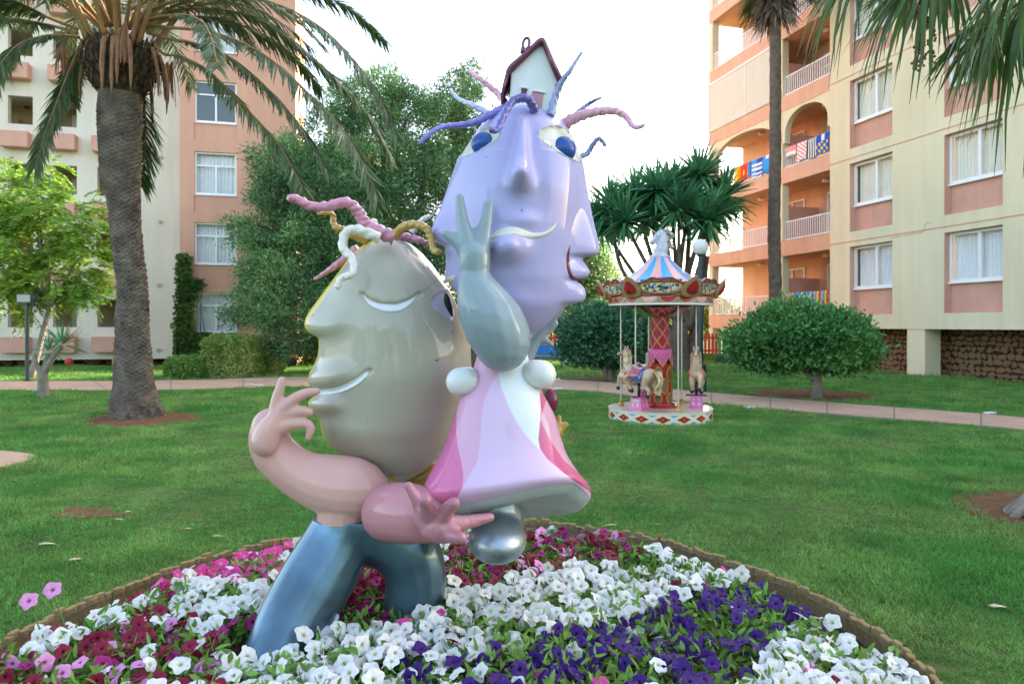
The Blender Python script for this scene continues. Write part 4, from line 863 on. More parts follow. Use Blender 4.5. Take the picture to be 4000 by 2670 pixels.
# ---------------------------------------------------------------- the two-figure sculpture
def gloss(name, col, rough=0.22, coat=0.6, **k):
    if rough < .3: rough, coat = .55, .6; k.setdefault('spec', .2); col = tuple(.82 * c for c in col) if col != (1, 1, 1) else col
    k.setdefault('var', 0.07); k.setdefault('vscale', 3.5); k.setdefault('detail', 9); k.setdefault('bump', .05); k.setdefault('bscale', 6)
    return mat(name, col, rough, coat=coat, **k)
def organic(name, chains, m, parent=None, voxel=0.012, it=6, balls=(), cutz=None, decimate=None, ell=()):
    """one continuous skin over tapering limbs: chains of (point, radius), grown together and smoothed"""
    b = MB()
    for ch in chains:
        A = np.array([[*p, r] for p, r in ch], float)
        L = np.linalg.norm(np.diff(A[:, :3], axis=0), axis=1).sum(); rm = A[:, 3].min()
        n = max(6, int(L / (0.14 * rm)) + 2); S = spline(A, n) if len(A) > 2 else np.linspace(A[0], A[1], n)
        for s in S: b.sphere(s[:3], max(s[3], .002), 14, 9)
    for c, r in balls: b.sphere(c, r, 28, 18)
    me = b.mesh('tmp', []); o = bpy.data.objects.new('tmp', me); COL.objects.link(o)
    md = o.modifiers.new('r', 'REMESH'); md.mode = 'VOXEL'; md.voxel_size = voxel
    ms = o.modifiers.new('s', 'SMOOTH'); ms.factor = 0.5; ms.iterations = it
    dg = bpy.context.evaluated_depsgraph_get(); ev = o.evaluated_get(dg)
    out = bpy.data.meshes.new_from_object(ev); bpy.data.objects.remove(o); bpy.data.meshes.remove(me)
    if cutz is not None:
        bm = bmesh.new(); bm.from_mesh(out); co, no = cutz
        r = bmesh.ops.bisect_plane(bm, geom=bm.verts[:] + bm.edges[:] + bm.faces[:], plane_co=co, plane_no=no, clear_outer=True)
        ed = [e for e in r['geom_cut'] if isinstance(e, bmesh.types.BMEdge)]
        if ed: bmesh.ops.edgeloop_fill(bm, edges=ed)
        bm.to_mesh(out); bm.free()
    out.name = name; out.materials.clear(); out.materials.append(m)
    out.polygons.foreach_set('use_smooth', np.ones(len(out.polygons), bool))
    return link(name, out, parent)
def zp(x0, y0, s, Y):                    # -> function (zx, zy, zr, dy) giving (point, radius)
    return lambda a, b, r=0, dy=0.0: (P(x0 + s * a, y0 + s * b, Y + dy), r * s * (Y + dy) / FPX)
ZA = (1500, 100, 1100 / 1327); ZB = (900, 700, 1300 / 1359); ZCC = (1500, 1300, 1000 / 1307); ZL = (1750, 100, 600 / 1711)
ZH = (900, 1400, 500 / 1568); ZH1 = (1600, 1000, 700 / 2195); ZU = (0, 0, 4000 / 2349)

def head_mesh(name, z, Yc, rows, nr, sil_l, sil_r, base_l, base_r, depth, wl, wr, m, parent, bumps=(), dents=(), nt=360, back=0.85, paint=None, pw=2.0, kb=0.03):
    x0, y0, s = z; ys = np.linspace(rows[0], rows[1], nr)
    f = lambda c: np.interp(ys, [p[0] for p in c], [p[1] for p in c])
    sm = lambda a, k=3: np.convolve(np.pad(a, k, mode='edge'), np.ones(2 * k + 1) / (2 * k + 1), mode='valid')
    SL, SR, BL, BR, DP = sm(f(sil_l), 2), sm(f(sil_r), 2), sm(f(base_l), 9), sm(f(base_r), 9), sm(f(depth), 9)
    th = np.linspace(0, 2 * np.pi, nt, endpoint=False)
    c = (BL + BR) / 2; a = np.maximum((BR - BL) / 2, 2)
    ct, st = np.cos(th)[None], np.sin(th)[None]
    bb = np.where(st > 0, DP[:, None], DP[:, None] * back)
    r = (np.abs(ct / a[:, None]) ** pw + np.abs(st / bb) ** pw) ** (-1 / pw)
    dR = np.minimum(th, 2 * np.pi - th)[None]; dL = np.abs(th - np.pi)[None]
    r = r + (SR - BR)[:, None] * np.exp(-(dR / wr) ** 2) + (BL - SL)[:, None] * np.exp(-(dL / wl) ** 2)
    X = c[:, None] + r * ct; D = r * st
    Yw = Yc - D * s * Yc / FPX
    Xw = (x0 + s * X - CX) / FPX * Yc; Zw = np.repeat((CAMH - (y0 + s * ys - CY) / FPX * Yc)[:, None], nt, 1)
    px = ((Xw / Yw * FPX + CX) - x0) / s; py = ((CAMH - Zw) / Yw * FPX + CY - y0) / s
    front = st > -0.15
    for (bx, by, rx, ry, h, rot) in bumps:
        u = (px - bx) * math.cos(rot) + (py - by) * math.sin(rot); v = -(px - bx) * math.sin(rot) + (py - by) * math.cos(rot)
        Yw = Yw - np.where(front, h * np.exp(-((u / rx) ** 2 + (v / ry) ** 2) ** 1.25), 0)
    for fn in dents:
        h = np.where(front, fn(px, py), 0.0)                 # moves the skin outwards from the head's axis
        xc = ((x0 + s * c - CX) / FPX * Yc)[:, None]; vx, vy = Xw - xc, Yw - Yc; ln = np.hypot(vx, vy) + 1e-6
        Xw = Xw + vx / ln * h; Yw = Yw + vy / ln * h
    V = np.stack([Xw, Yw, Zw], -1).reshape(-1, 3)
    i = np.arange(nr - 1)[:, None] * nt; k = np.arange(nt)[None]; k2 = (k + 1) % nt
    F = np.stack([i + k, i + k2, i + nt + k2, i + nt + k], -1).reshape(-1, 4)
    F = [list(q) for q in F] + [list(range(nt))[::-1], list(range((nr - 1) * nt, nr * nt))]
    cols = paint(px, py, Yw, th[None] + 0 * px) if paint else None
    me = npmesh(name, V, F, m, smooth=True, colors=None if cols is None else cols.reshape(-1, 3))
    bm = bmesh.new(); bm.from_mesh(me); bmesh.ops.recalc_face_normals(bm, faces=bm.faces); bm.to_mesh(me); bm.free()
    o = link(name, me, parent)
    return o, BVHTree.FromPolygons([tuple(v) for v in V], F)
CAMV = Vector((0, 0, CAMH))
def hit(bvh, px, py, Y):
    d = (P(px, py, Y) - CAMV).normalized(); p, n, i, t = bvh.ray_cast(CAMV, d)
    if p is None: p, n, i, t = bvh.find_nearest(P(px, py, Y))
    if n.dot(d) > 0: n = -n
    return p, n
def ribbon(name, bvh, z, Y, upper, lower, m, parent, nx=48, ny=8, off=0.003, bulge=0.0, sink=0.02):
    U = spline(Zc(*z, upper), nx); Lw = spline(Zc(*z, lower), nx); V = []; N2 = []
    for i in range(nx):
        for k in range(ny + 1):
            f = k / ny; q = U[i] * (1 - f) + Lw[i] * f; p, n = hit(bvh, q[0], q[1], Y)
            V.append(p + n * (off + bulge * math.sin(math.pi * f) * min(1, 4 * min(i, nx - 1 - i) / nx))); N2.append(p - n * sink)
    F = []; w = ny + 1; T = len(V)
    for i in range(nx - 1):
        for k in range(ny):
            a = i * w + k; F.append([a, a + 1, a + w + 1, a + w])
    rim = [k for k in range(w)] + [i * w + ny for i in range(1, nx)] + [(nx - 1) * w + k for k in range(ny - 1, -1, -1)] + [i * w for i in range(nx - 2, 0, -1)]
    V2 = V + [N2[i] for i in rim]
    for j in range(len(rim)): j2 = (j + 1) % len(rim); F.append([rim[j], rim[j2], T + j2, T + j])
    me = npmesh(name, np.array([tuple(p) for p in V2]), F, m, smooth=True)
    bm = bmesh.new(); bm.from_mesh(me); bmesh.ops.recalc_face_normals(bm, faces=bm.faces); bm.to_mesh(me); bm.free()
    return link(name, me, parent)
def strand(z, Y, pts, r0, r1, m, parent, name='hair_strand', y1=None, curl=0.10):
    """a lumpy, hand-modelled lock of hair"""
    x0, y0, s = z; n = 16 * len(pts); A = spline(pts, n); V = []; y1 = Y if y1 is None else y1
    ph = random.uniform(0, 6); C = []
    for i, (a, b) in enumerate(A):
        f = i / (n - 1); yy = Y + (y1 - Y) * f + 0.012 * math.sin(f * 9 + ph); C.append(P(x0 + s * a, y0 + s * b, yy))
    k = s * Y / FPX
    C, fr = frames(C); m_ = 12; F = []
    for i, (p, (t, na, nb)) in enumerate(zip(C, fr)):
        f = i / (n - 1); r = (r0 + (r1 - r0) * f ** 0.8) * k * (1.0 if f < .97 else max(.12, (1 - f) / .03))
        for j in range(m_):
            th = 2 * math.pi * j / m_
            q = 1 + curl * math.sin(3 * th + i * 0.55 + ph) + 0.08 * math.sin(i * 0.8 + 2 * th + ph * 2) + random.uniform(-.035, .035)
            V.append(p + (na * math.cos(th) + nb * math.sin(th)) * r * q)
    for i in range(n - 1):
        for j in range(m_): j2 = (j + 1) % m_; F.append([i * m_ + j, i * m_ + j2, (i + 1) * m_ + j2, (i + 1) * m_ + j])
    F += [list(range(m_))[::-1], [(n - 1) * m_ + j for j in range(m_)]]
    me = npmesh(name, np.array([tuple(p) for p in V]), F, m, smooth=True)
    return link(name, me, parent)

# -------- paints
M_lilac = gloss('lilac_gloss_paint', (.50, .475, .82), .16)
M_pale = gloss('pale_lilac_paint', (.62, .60, .72), .25)
M_cream = gloss('cream_gloss_paint', (.74, .74, .64), .25)
M_white = gloss('white_gloss_paint', (.88, .91, .92), .25)
M_blueye = gloss('blue_eye_paint', (.012, .085, .36), .14, .4)
M_maroon = gloss('maroon_paint', (.16, .018, .045), .25)
M_roof = gloss('roof_maroon_paint', (.15, .035, .075), .3, bump=.15, bscale=25)
M_door = gloss('dusty_pink_paint', (.42, .17, .20), .4)
M_greyarm = gloss('grey_blue_gloss_paint', (.29, .38, .42), .17)
M_head = gloss('grey_beige_gloss_paint', (1, 1, 1), .2, paint=True)
M_pink = gloss('salmon_pink_gloss_paint', (.78, .45, .39), .24)
M_pink2 = gloss('rose_pink_gloss_paint', (.62, .27, .31), .24)
M_rough = gloss('worn_rose_paint', (.46, .20, .24), .38, .2, bump=.55, bscale=22, col2=(.38, .15, .19), vscale=18)
M_trouser = mat('metallic_blue_paint', (.105, .195, .265), .34, metal=.75, coat=.3, var=.4, vscale=4, bump=.05, bscale=30)
M_silver = mat('silver_blue_paint', (.36, .43, .48), .42, metal=.8, coat=.3, var=.2, vscale=6, bump=.08, bscale=60)
M_dress = gloss('dress_gloss_paint', (1, 1, 1), .2, paint=True, var=.02)
M_under = gloss('dress_underside_paint', (.42, .47, .46), .45, .1, bump=.25, bscale=14)
M_gold = gloss('gold_paint', (.40, .27, .04), .25, bump=.1, bscale=30)
M_black = gloss('black_gloss_paint', (.008, .010, .02), .08, 1.0)
H_pink = gloss('hair_pink', (.60, .24, .34), .35, bump=.25, bscale=30); H_rose = gloss('hair_pale_pink', (.72, .36, .46), .35, bump=.25, bscale=30)
H_gold = gloss('hair_gold', (.48, .30, .05), .35, bump=.25, bscale=30); H_white = gloss('hair_cream', (.74, .71, .60), .4, bump=.25, bscale=30)
H_violet = gloss('hair_violet', (.19, .16, .55), .32, bump=.25, bscale=30); H_dark = gloss('hair_dark_violet', (.11, .09, .34), .32, bump=.25, bscale=30)
H_slate = gloss('hair_slate_blue', (.26, .30, .52), .35, bump=.25, bscale=30); H_lav = gloss('hair_lavender', (.50, .52, .76), .35, bump=.25, bscale=30)
H_navy = gloss('hair_navy', (.05, .055, .20), .32, bump=.25, bscale=30)

# ======================================================== upper figure, lilac head and pink dress
YU = 3.72
upper = empty('figure_sculpture', G(1990, 2560) * 1.0, 0, 'tall glossy figure with lilac face, toy house on its head and pink striped dress', 'sculpture')
upper.location = (0.0, 3.6, 0.0)
class _N: pass
def keep(o):                              # child of the thing, geometry stays where it was built
    return o
U0 = Matrix.Translation(upper.location)
LS = [(385, 595), (400, 552), (437, 490), (500, 440), (560, 400), (625, 360), (690, 335), (770, 305), (850, 275), (910, 245), (965, 222), (985, 219), (1008, 233), (1024, 250), (1034, 268), (1040, 284), (1052, 290), (1110, 292), (1180, 288), (1196, 289), (1207, 302), (1260, 345), (1310, 385), (1350, 430), (1400, 500), (1440, 580), (1465, 650)]
RS = [(385, 795), (420, 815), (470, 852), (520, 886), (570, 906), (640, 926), (680, 935), (740, 945), (810, 960), (880, 975), (940, 990), (1000, 1006), (1045, 1015), (1068, 1013), (1080, 1006), (1087, 985), (1091, 950), (1098, 933), (1115, 941), (1140, 962), (1160, 971), (1178, 966), (1190, 950), (1198, 918), (1204, 905), (1220, 930), (1245, 949), (1272, 953), (1292, 945), (1304, 930), (1309, 900), (1320, 862), (1340, 838), (1385, 795), (1430, 742), (1465, 682)]
BLc = [(385, 600), (430, 497), (500, 442), (570, 397), (625, 362), (700, 345), (800, 332), (900, 325), (1000, 325), (1100, 325), (1200, 332), (1260, 350), (1310, 385), (1350, 430), (1400, 500), (1440, 580), (1465, 655)]
BRc = [(385, 790), (430, 820), (500, 870), (570, 906), (640, 922), (700, 925), (800, 922), (900, 912), (1000, 900), (1100, 886), (1200, 872), (1260, 862), (1310, 850), (1350, 822), (1400, 772), (1440, 722), (1465, 678)]
DPc = [(385, 90), (430, 165), (500, 225), (570, 255), (640, 275), (800, 285), (1000, 280), (1200, 250), (1310, 195), (1400, 115), (1440, 65), (1465, 15)]
EYER = [(722, 510), (745, 482), (800, 468), (850, 478), (880, 508), (905, 565), (928, 648), (880, 632), (830, 603), (780, 573), (745, 548)]
EYEL = [(358, 626), (400, 560), (440, 503), (480, 474), (530, 478), (550, 505), (540, 530), (500, 560), (440, 592), (400, 612)]
def sstep(d, w): t = np.clip(d / w, 0, 1); return t * t * (3 - 2 * t)
def eyedent(px, py):
    h = np.zeros_like(px)
    for E in (EYER, EYEL):
        m_ = inpoly(px, py, E); d = polydist(px, py, E); h = np.where(m_, -0.022 * sstep(d, 9), h)
    return h
def nose_fn(px, py):
    t = np.clip((py - 425) / (765 - 425), 0, 1); xc = 655 - 15 * t; w = 17 + 36 * t ** 1.3; hh = 0.02 + 0.100 * t ** 1.2
    lo = 1 - sstep(py - 690, 110); up = sstep(py - 415, 30)
    return hh * np.exp(-(np.abs((px - xc) / w)) ** 3.2) * lo * up
def brow_fn(px, py):                      # crease right of the nose bridge, cheeks standing proud below the eyes
    return -0.012 * np.exp(-((px - 705) / 26) ** 2 - ((py - 520) / 70) ** 2) + 0.010 * sstep(np.abs(px - 655) - 70, 60) * sstep(py - (560 + 0.16 * np.abs(px - 650)), 10) * np.exp(-((py - 640) / 240) ** 2)
head, bvh = head_mesh('head', ZA, YU, (385, 1465), 420, LS, RS, BLc, BRc, DPc, .30, .29, M_lilac, None,
    bumps=[(582, 1045, 84, 66, .105, 0), (645, 915, 80, 36, .022, 0), (638, 728, 58, 62, .055, 0), (600, 1330, 150, 80, .03, 0)], dents=[eyedent, nose_fn, brow_fn])
UP = [head]
ew = [ribbon('eye_white', bvh, ZA, YU, [(722, 512), (745, 482), (800, 468), (850, 478), (882, 510), (907, 568), (926, 645)], [(722, 512), (745, 546), (780, 572), (830, 602), (862, 620), (895, 636), (926, 645)], M_cream, head, off=.003),
      ribbon('eye_white', bvh, ZA, YU, [(362, 622), (400, 560), (440, 503), (480, 475), (520, 474), (542, 484), (548, 508)], [(362, 622), (400, 611), (440, 591), (480, 572), (510, 555), (535, 535), (548, 508)], M_cream, head, off=.003)]
for (ex, ey, er) in ((850, 582, 62), (464, 556, 58)):
    p, n = hit(bvh, ZA[0] + ZA[2] * ex, ZA[1] + ZA[2] * ey, YU); r = er * ZA[2] * 3.5 / FPX
    b = MB(); b.sphere(p - n * r * .12, r, 40, 26); b.build('eyeball', M_blueye, head, smooth=True)
ribbon('mouth', bvh, ZA, YU, [(440, 1012), (497, 995), (530, 968), (570, 951), (610, 947), (650, 957), (690, 974), (730, 976), (765, 966), (797, 942), (820, 915)],
       [(440, 1025), (497, 1008), (530, 999), (570, 986), (610, 981), (650, 993), (690, 1003), (730, 1000), (768, 986), (803, 958), (820, 915)], M_cream, head, off=.002, bulge=.006)
ribbon('side_mouth', bvh, ZA, YU, [(878, 1035), (872, 1080), (873, 1120), (880, 1155), (893, 1180), (918, 1192), (948, 1189)], [(876, 1035), (862, 1080), (861, 1125), (868, 1165), (884, 1195), (912, 1203), (948, 1189)], M_maroon, head, ny=4, off=.002)
ribbon('side_mouth', bvh, ZA, YU, [(288, 1196), (300, 1186), (315, 1181), (328, 1177), (336, 1180)], [(288, 1198), (303, 1206), (318, 1208), (330, 1200), (336, 1180)], M_cream, head, nx=20, ny=4, off=.002)
def chips(bvh, z, Y, marks, parent):
    b = MB(); r_ = np.random.default_rng(len(marks))
    for a, c, l in marks:
        p, n = hit(bvh, z[0] + z[2] * a, z[1] + z[2] * c, Y); t = n.cross(Vector((r_.normal(), .2, 1))).normalized(); w = n.cross(t); l = l * .0012
        b.add([p + n * .0012 + (t * math.cos(k) * l + w * math.sin(k) * l * .4) * (1 + .3 * math.sin(k * 3)) for k in np.linspace(0, 6.28, 9)[:-1]], [list(range(8))])
    o = b.build('chipped_paint', M_black, parent); return tag(o, kind='stuff')
chips(bvh, ZA, YU, [(480, 620, 4), (905, 730, 3), (648, 868, 5), (652, 876, 4), (760, 1230, 3), (905, 1235, 3), (520, 720, 2)], head)
# toy house on the head
za = lambda a, b, y: P(ZL[0] + ZL[2] * a, ZL[1] + ZL[2] * b, y)
def slab(name, poly, y0, y1, m, parent, bev=0.006):
    b = MB(); pts = [(za(a, c, y0).x, za(a, c, y0).z) for a, c in poly]; b.prism(pts, y0, y1)
    me = b.mesh(name, m); bm = bmesh.new(); bm.from_mesh(me); bmesh.ops.recalc_face_normals(bm, faces=bm.faces)
    if bev: bmesh.ops.bevel(bm, geom=bm.edges[:], offset=bev, segments=3, affect='EDGES', profile=.6)
    for f in bm.faces: f.smooth = True
    bm.to_mesh(me); bm.free(); return link(name, me, parent)
YH = 3.56
house = slab('toy_house', [(1040, 185), (1232, 640), (1190, 668), (1165, 830), (1135, 1010), (1000, 1040), (820, 1010), (655, 930), (690, 740), (700, 530)], YH, YH + .34, M_white, None, .008)
def strip(path_o, path_i, y0, y1, name, m, parent):
    b = MB()
    poly = path_o + path_i[::-1]; n = len(path_o)
    V = [za(a, c, y0) for a, c in path_o + path_i]; V2 = [Vector((p.x, y1, p.z)) for p in V]; A = V + V2; T = 2 * n; F = []
    for i in range(n - 1):
        F += [[i, i + 1, n + i + 1, n + i], [T + i, T + n + i, T + n + i + 1, T + i + 1], [i, T + i, T + i + 1, i + 1], [n + i, n + i + 1, T + n + i + 1, T + n + i]]
    F += [[0, n, T + n, T], [n - 1, T + n - 1, T + 2 * n - 1, 2 * n - 1]]
    b.add(A, F); me = b.mesh(name, m); bm = bmesh.new(); bm.from_mesh(me); bmesh.ops.recalc_face_normals(bm, faces=bm.faces)
    bmesh.ops.bevel(bm, geom=bm.edges[:], offset=.006, segments=3, affect='EDGES'); [setattr(f, 'smooth', True) for f in bm.faces]
    bm.to_mesh(me); bm.free(); return link(name, me, parent)
strip([(585, 780), (600, 690), (652, 470), (700, 415), (860, 280), (1005, 138), (1050, 120), (1082, 140), (1180, 370), (1285, 590)], [(606, 782), (640, 640), (690, 500), (735, 465), (880, 335), (1020, 200), (1042, 180), (1058, 200), (1130, 390), (1240, 640)], YH - .035, YH + .39, 'roof', M_roof, house)
b = MB(); pts = []
for i in range(25):
    a = 2 * math.pi * i / 24; q = za(870 + 36 * math.cos(a) + 10 * math.sin(a), 205 - 66 * math.sin(a), YH + .2); pts.append(q)
b.tube(pts, .0085, 8, cap=False); b.tube([za(845, 250, YH + .2), za(835, 310, YH + .2)], .016, 10); b.build('chimney', M_roof, house, smooth=True)
slab('door', [(932, 742), (955, 732), (1062, 750), (1058, 800), (1040, 985), (930, 960)], YH - .008, YH + .01, M_door, house, .004)
slab('window', [(820, 690), (882, 712), (876, 778), (812, 770)], YH - .006, YH + .01, M_maroon, house, .004)
slab('door_frame', [(945, 715), (1085, 735), (1080, 752), (945, 730)], YH - .016, YH + .01, M_white, house, .003)
slab('window_frame', [(812, 680), (892, 690), (890, 704), (812, 693)], YH - .016, YH + .01, M_white, house, .003)
UP.append(house)
for pts, r0, r1, m, ya, yb in (
    ([(580, 380), (540, 325), (480, 272), (430, 236), (398, 208)], 19, 9, H_rose, 3.72, 3.8), ([(500, 418), (430, 380), (380, 360), (340, 338), (310, 296)], 16, 7, H_lav, 3.8, 3.95),
    ([(575, 385), (500, 420), (430, 455), (350, 470), (280, 475), (220, 505), (162, 560)], 21, 8, H_violet, 3.6, 3.45), ([(712, 400), (685, 350), (640, 342), (595, 368), (562, 430), (530, 492), (492, 488)], 24, 13, H_dark, 3.5, 3.33),
    ([(785, 425), (808, 335), (840, 262), (880, 208), (910, 160), (936, 120)], 22, 5, H_slate, 3.55, 3.5), ([(880, 440), (940, 387), (985, 357), (1026, 338)], 13, 6, H_navy, 3.85, 3.95),
    ([(822, 485), (880, 446), (940, 421), (1010, 405), (1085, 402), (1140, 428), (1168, 468), (1196, 480), (1234, 464)], 31, 8, H_rose, 3.66, 3.5), ([(910, 622), (958, 602), (985, 560), (1015, 533), (1047, 570)], 15, 9, H_slate, 3.72, 3.66)):
    UP.append(strand(ZA, ya, pts, r0, r1, m, None, y1=yb))
# raised arm
q = zp(*ZA, 3.36)
UP.append(organic('raised_arm', [[q(557, 1502, 130, .03), q(551, 1470, 142, .02), q(512, 1395, 147), q(466, 1310, 123), q(436, 1235, 92), q(430, 1175, 71), q(428, 1125, 74), q(428, 1085, 76)],
    [q(405, 1075, 52), q(388, 1010, 44), q(372, 930, 31), q(362, 865, 26), q(357, 810, 21)], [q(455, 1060, 48), q(468, 985, 37), q(484, 905, 28), q(495, 840, 22)],
    [q(400, 1085, 48), q(370, 1042, 38), q(335, 1010, 30), q(288, 980, 20)], [q(425, 1010, 25), q(432, 960, 13)], [q(465, 1120, 34), q(478, 1060, 24)]], M_greyarm, None, .008, 4))
q = zp(*ZH1, 3.98)
UP.append(organic('far_arm', [[q(1380, 1330, 120), q(1470, 1150, 95), q(1560, 1010, 75), q(1640, 920, 62)], [q(1640, 920, 55), q(1720, 830, 38), q(1800, 735, 34), q(1885, 650, 24)],
    [q(1660, 930, 50), q(1740, 870, 45), q(1795, 825, 38)], [q(1580, 1020, 55), q(1660, 1030, 44), q(1765, 1100, 24)]], M_greyarm, None, .011, 4))
# dress
rows_d = [(110, 476, 736), (180, 457, 752), (250, 430, 782), (330, 388, 822), (430, 357, 872), (540, 322, 902), (640, 277, 934), (740, 226, 990), (815, 197, 1040), (860, 205, 1054), (895, 240, 1050), (908, 262, 1042)]
YD = 3.58; n = 420; nt = 680; yy = np.linspace(110, 908, n)
ri = np.array(rows_d, float); RS_ = spline(rows_d, 400); xl = np.interp(yy, RS_[:, 0], RS_[:, 1]); xr = np.interp(yy, RS_[:, 0], RS_[:, 2])
f = (yy - 110) / 798; x0, y0, s = ZCC; th = np.linspace(0, 2 * np.pi, nt, endpoint=False)
a = (xr - xl) / 2 * s * YD / FPX; cxw = (x0 + s * (xl + xr) / 2 - CX) / FPX * YD; zz = CAMH - (y0 + s * yy - CY) / FPX * YD
ct = np.cos(th)[None]; st = np.sin(th)[None]; sup = (np.abs(ct) ** 2.3 + np.abs(st) ** 2.3) ** (-1 / 2.3)
Xw = cxw[:, None] + a[:, None] * ct * sup; dep = a[:, None] * (.92 - .14 * f[:, None]) * st * sup; Yw = YD - dep; gx = np.clip(.5 + .5 * ct * sup, 0, 1); hx = np.interp(gx, [0, .15, .5, .88, 1], [20, 22, 72, 150, 110]); gf = .5 + .5 * np.clip(st * sup, -1, 1); Zw = zz[:, None] + (s * YD / FPX) * hx * gf ** 1.3 * (f[:, None] ** 2.2) + .28 * dep * f[:, None] ** 2.2
px = ((Xw / Yw * FPX + CX) - x0) / s; py = ((CAMH - Zw) / Yw * FPX + CY - y0) / s
C_w, C_l, C_m, C_h, C_r, C_t = (.68, .73, .75), (.66, .48, .68), (.66, .37, .53), (.64, .15, .34), (.56, .30, .43), (.52, .09, .21)
cl1 = [(120, 610), (200, 583), (270, 542), (350, 510), (450, 496), (530, 492), (650, 480), (720, 440), (790, 402), (885, 345), (1000, 250)]
cl2 = [(120, 580), (200, 583), (280, 600), (370, 635), (460, 680), (530, 730), (590, 790), (640, 850), (690, 905), (745, 960), (800, 1040), (1000, 1200)]
cl3 = [(120, 470), (330, 388), (400, 371), (500, 368), (570, 375), (640, 390), (710, 405), (760, 404), (790, 399), (885, 345), (1000, 240)]
cr1 = [(120, 735), (230, 770), (290, 795), (380, 800), (450, 797), (540, 788), (590, 797), (640, 832), (700, 900), (748, 962), (800, 1040), (1000, 1200)]
ct1 = [(120, 900), (440, 797), (510, 830), (580, 870), (650, 920), (720, 1000), (785, 1052), (1000, 1300)]
g_ = lambda c: np.interp(py, [p[0] for p in c], [p[1] for p in c])
col = np.empty(px.shape + (3,)); col[:] = C_m
def mixin(w, c): col[:] = col * (1 - w[..., None]) + np.array(c) * w[..., None]
def sg(d): return np.clip(d / 2.5 + .5, 0, 1)
def lay(mask, c): col[mask] = c
mixin(sg(px - g_(cl1)), C_l); mixin(sg(px - g_(cl2)), C_w); mixin(sg(px - g_(cr1)), C_r); mixin(sg(px - g_(cr1)) * sg(g_(ct1) - px), C_t); mixin(sg(g_(cl3) - px), C_h)
back = np.repeat(st < -.1, n, 0); ang = np.repeat(np.floor((th + .3 + 0) / .55)[None], n, 0).astype(int) % 3
for k_, c in enumerate((C_m, C_l, C_h)): lay(back & (ang == k_), c)
V = np.stack([Xw, Yw, Zw], -1).reshape(-1, 3); i = np.arange(n - 1)[:, None] * nt; k = np.arange(nt)[None]; k2 = (k + 1) % nt
F = np.stack([i + k, i + k2, i + nt + k2, i + nt + k], -1).reshape(-1, 4); F = [list(r_) for r_ in F] + [list(range(nt))]
me = npmesh('dress', V, F, M_dress, smooth=True, colors=col.reshape(-1, 3)); bm = bmesh.new(); bm.from_mesh(me); bmesh.ops.recalc_face_normals(bm, faces=bm.faces); bm.to_mesh(me); bm.free()
dress = link('dress', me); UP.append(dress)
# rolled hem and hollow underside
ring = V.reshape(n, nt, 3)[-1]; cen = ring.mean(0); RV = []; RF = []; m_ = 22
for j in range(m_):
    fj = j / (m_ - 1)
    g2 = fj; sc = 1 - .94 * g2; dz = -.035 * math.sin(min(1, g2 * 7) * math.pi / 2) + .03 * g2 ** 2
    tl = np.array([0, -.3, 1]) / 1.04
    RV.append(cen + (ring - cen) * sc + np.array([0, .0, 1]) * dz)
RV = np.array(RV).reshape(-1, 3); i = np.arange(m_ - 1)[:, None] * nt
RF = np.stack([i + k, i + k2, i + nt + k2, i + nt + k], -1).reshape(-1, 4); RF = [list(r_) for r_ in RF] + [[(m_ - 1) * nt + q_ for q_ in range(nt)]]
me = npmesh('dress_underside', RV, RF, M_under, smooth=True); bm = bmesh.new(); bm.from_mesh(me); bmesh.ops.recalc_face_normals(bm, faces=bm.faces); bm.to_mesh(me); bm.free()
link('hem', me, dress)
q = zp(*ZCC, 3.5)
for (c1, r1, nm) in (((392, 246), (80, 79), 'shoulder_puff'), ((812, 208), (66, 80), 'shoulder_puff')):
    o1 = organic(nm, [[q(c1[0] - 6, c1[1] + 2, 74), q(c1[0] + 30 if c1[0] < 600 else c1[0] - 34, c1[1] - 4, 74)]] if c1[0] < 600 else [[q(806, 212, 76), q(770, 205, 72)]], M_white, None, .012, 6); UP.append(o1)
q = zp(*ZCC, 3.95); b = MB(); p_, r_ = q(850, 345, 48); b.sphere(p_, (r_ * .85, r_ * .9, r_ * 1.35), 24, 16); UP.append(b.build('maroon_ball', M_maroon, None, smooth=True))
q = zp(*ZCC, 3.9)
UP.append(organic('gold_hand', [[q(820, 520, 60), q(870, 500, 45)], [q(870, 500, 30), q(895, 430, 14)], [q(870, 505, 32), q(930, 468, 16)], [q(870, 515, 30), q(905, 515, 14)]], M_gold, None, .009, 3))
# boot
q = zp(*ZCC, 3.55)
UP.append(organic('boot', [[q(577, 870, 140, .1), q(577, 930, 140, .09), q(578, 985, 140, .06)]], M_silver, None, .012, 6, balls=[(P(1500 + .765 * 580, 1300 + .765 * 1052, 3.47), (.142, .20, .107))]))

# ======================================================== lower figure, grey head and blue trousers
YLh = 3.95
lower = empty('figure_sculpture', (-.55, 3.6, 0), 0, 'stooping glossy figure with grey profile face, pink arms and metallic blue trousers', 'sculpture')
LW = []
LS2 = [(243, 600), (258, 560), (285, 520), (330, 480), (390, 438), (440, 399), (490, 362), (530, 332), (565, 312), (590, 307), (612, 314), (628, 332), (638, 356), (648, 368), (690, 366), (720, 362), (738, 354), (760, 343), (790, 329), (820, 327), (840, 336), (850, 352), (862, 366), (880, 352), (892, 333), (908, 325), (928, 328), (948, 343), (964, 364), (980, 371), (1030, 378), (1060, 391), (1090, 421), (1112, 457), (1135, 503), (1165, 552), (1205, 602), (1240, 678)]
RS2 = [(243, 690), (265, 740), (300, 782), (345, 822), (400, 860), (450, 890), (500, 918), (560, 942), (640, 968), (700, 982), (760, 984), (820, 975), (900, 948), (1000, 905), (1080, 875), (1140, 842), (1190, 790), (1225, 735), (1240, 690)]
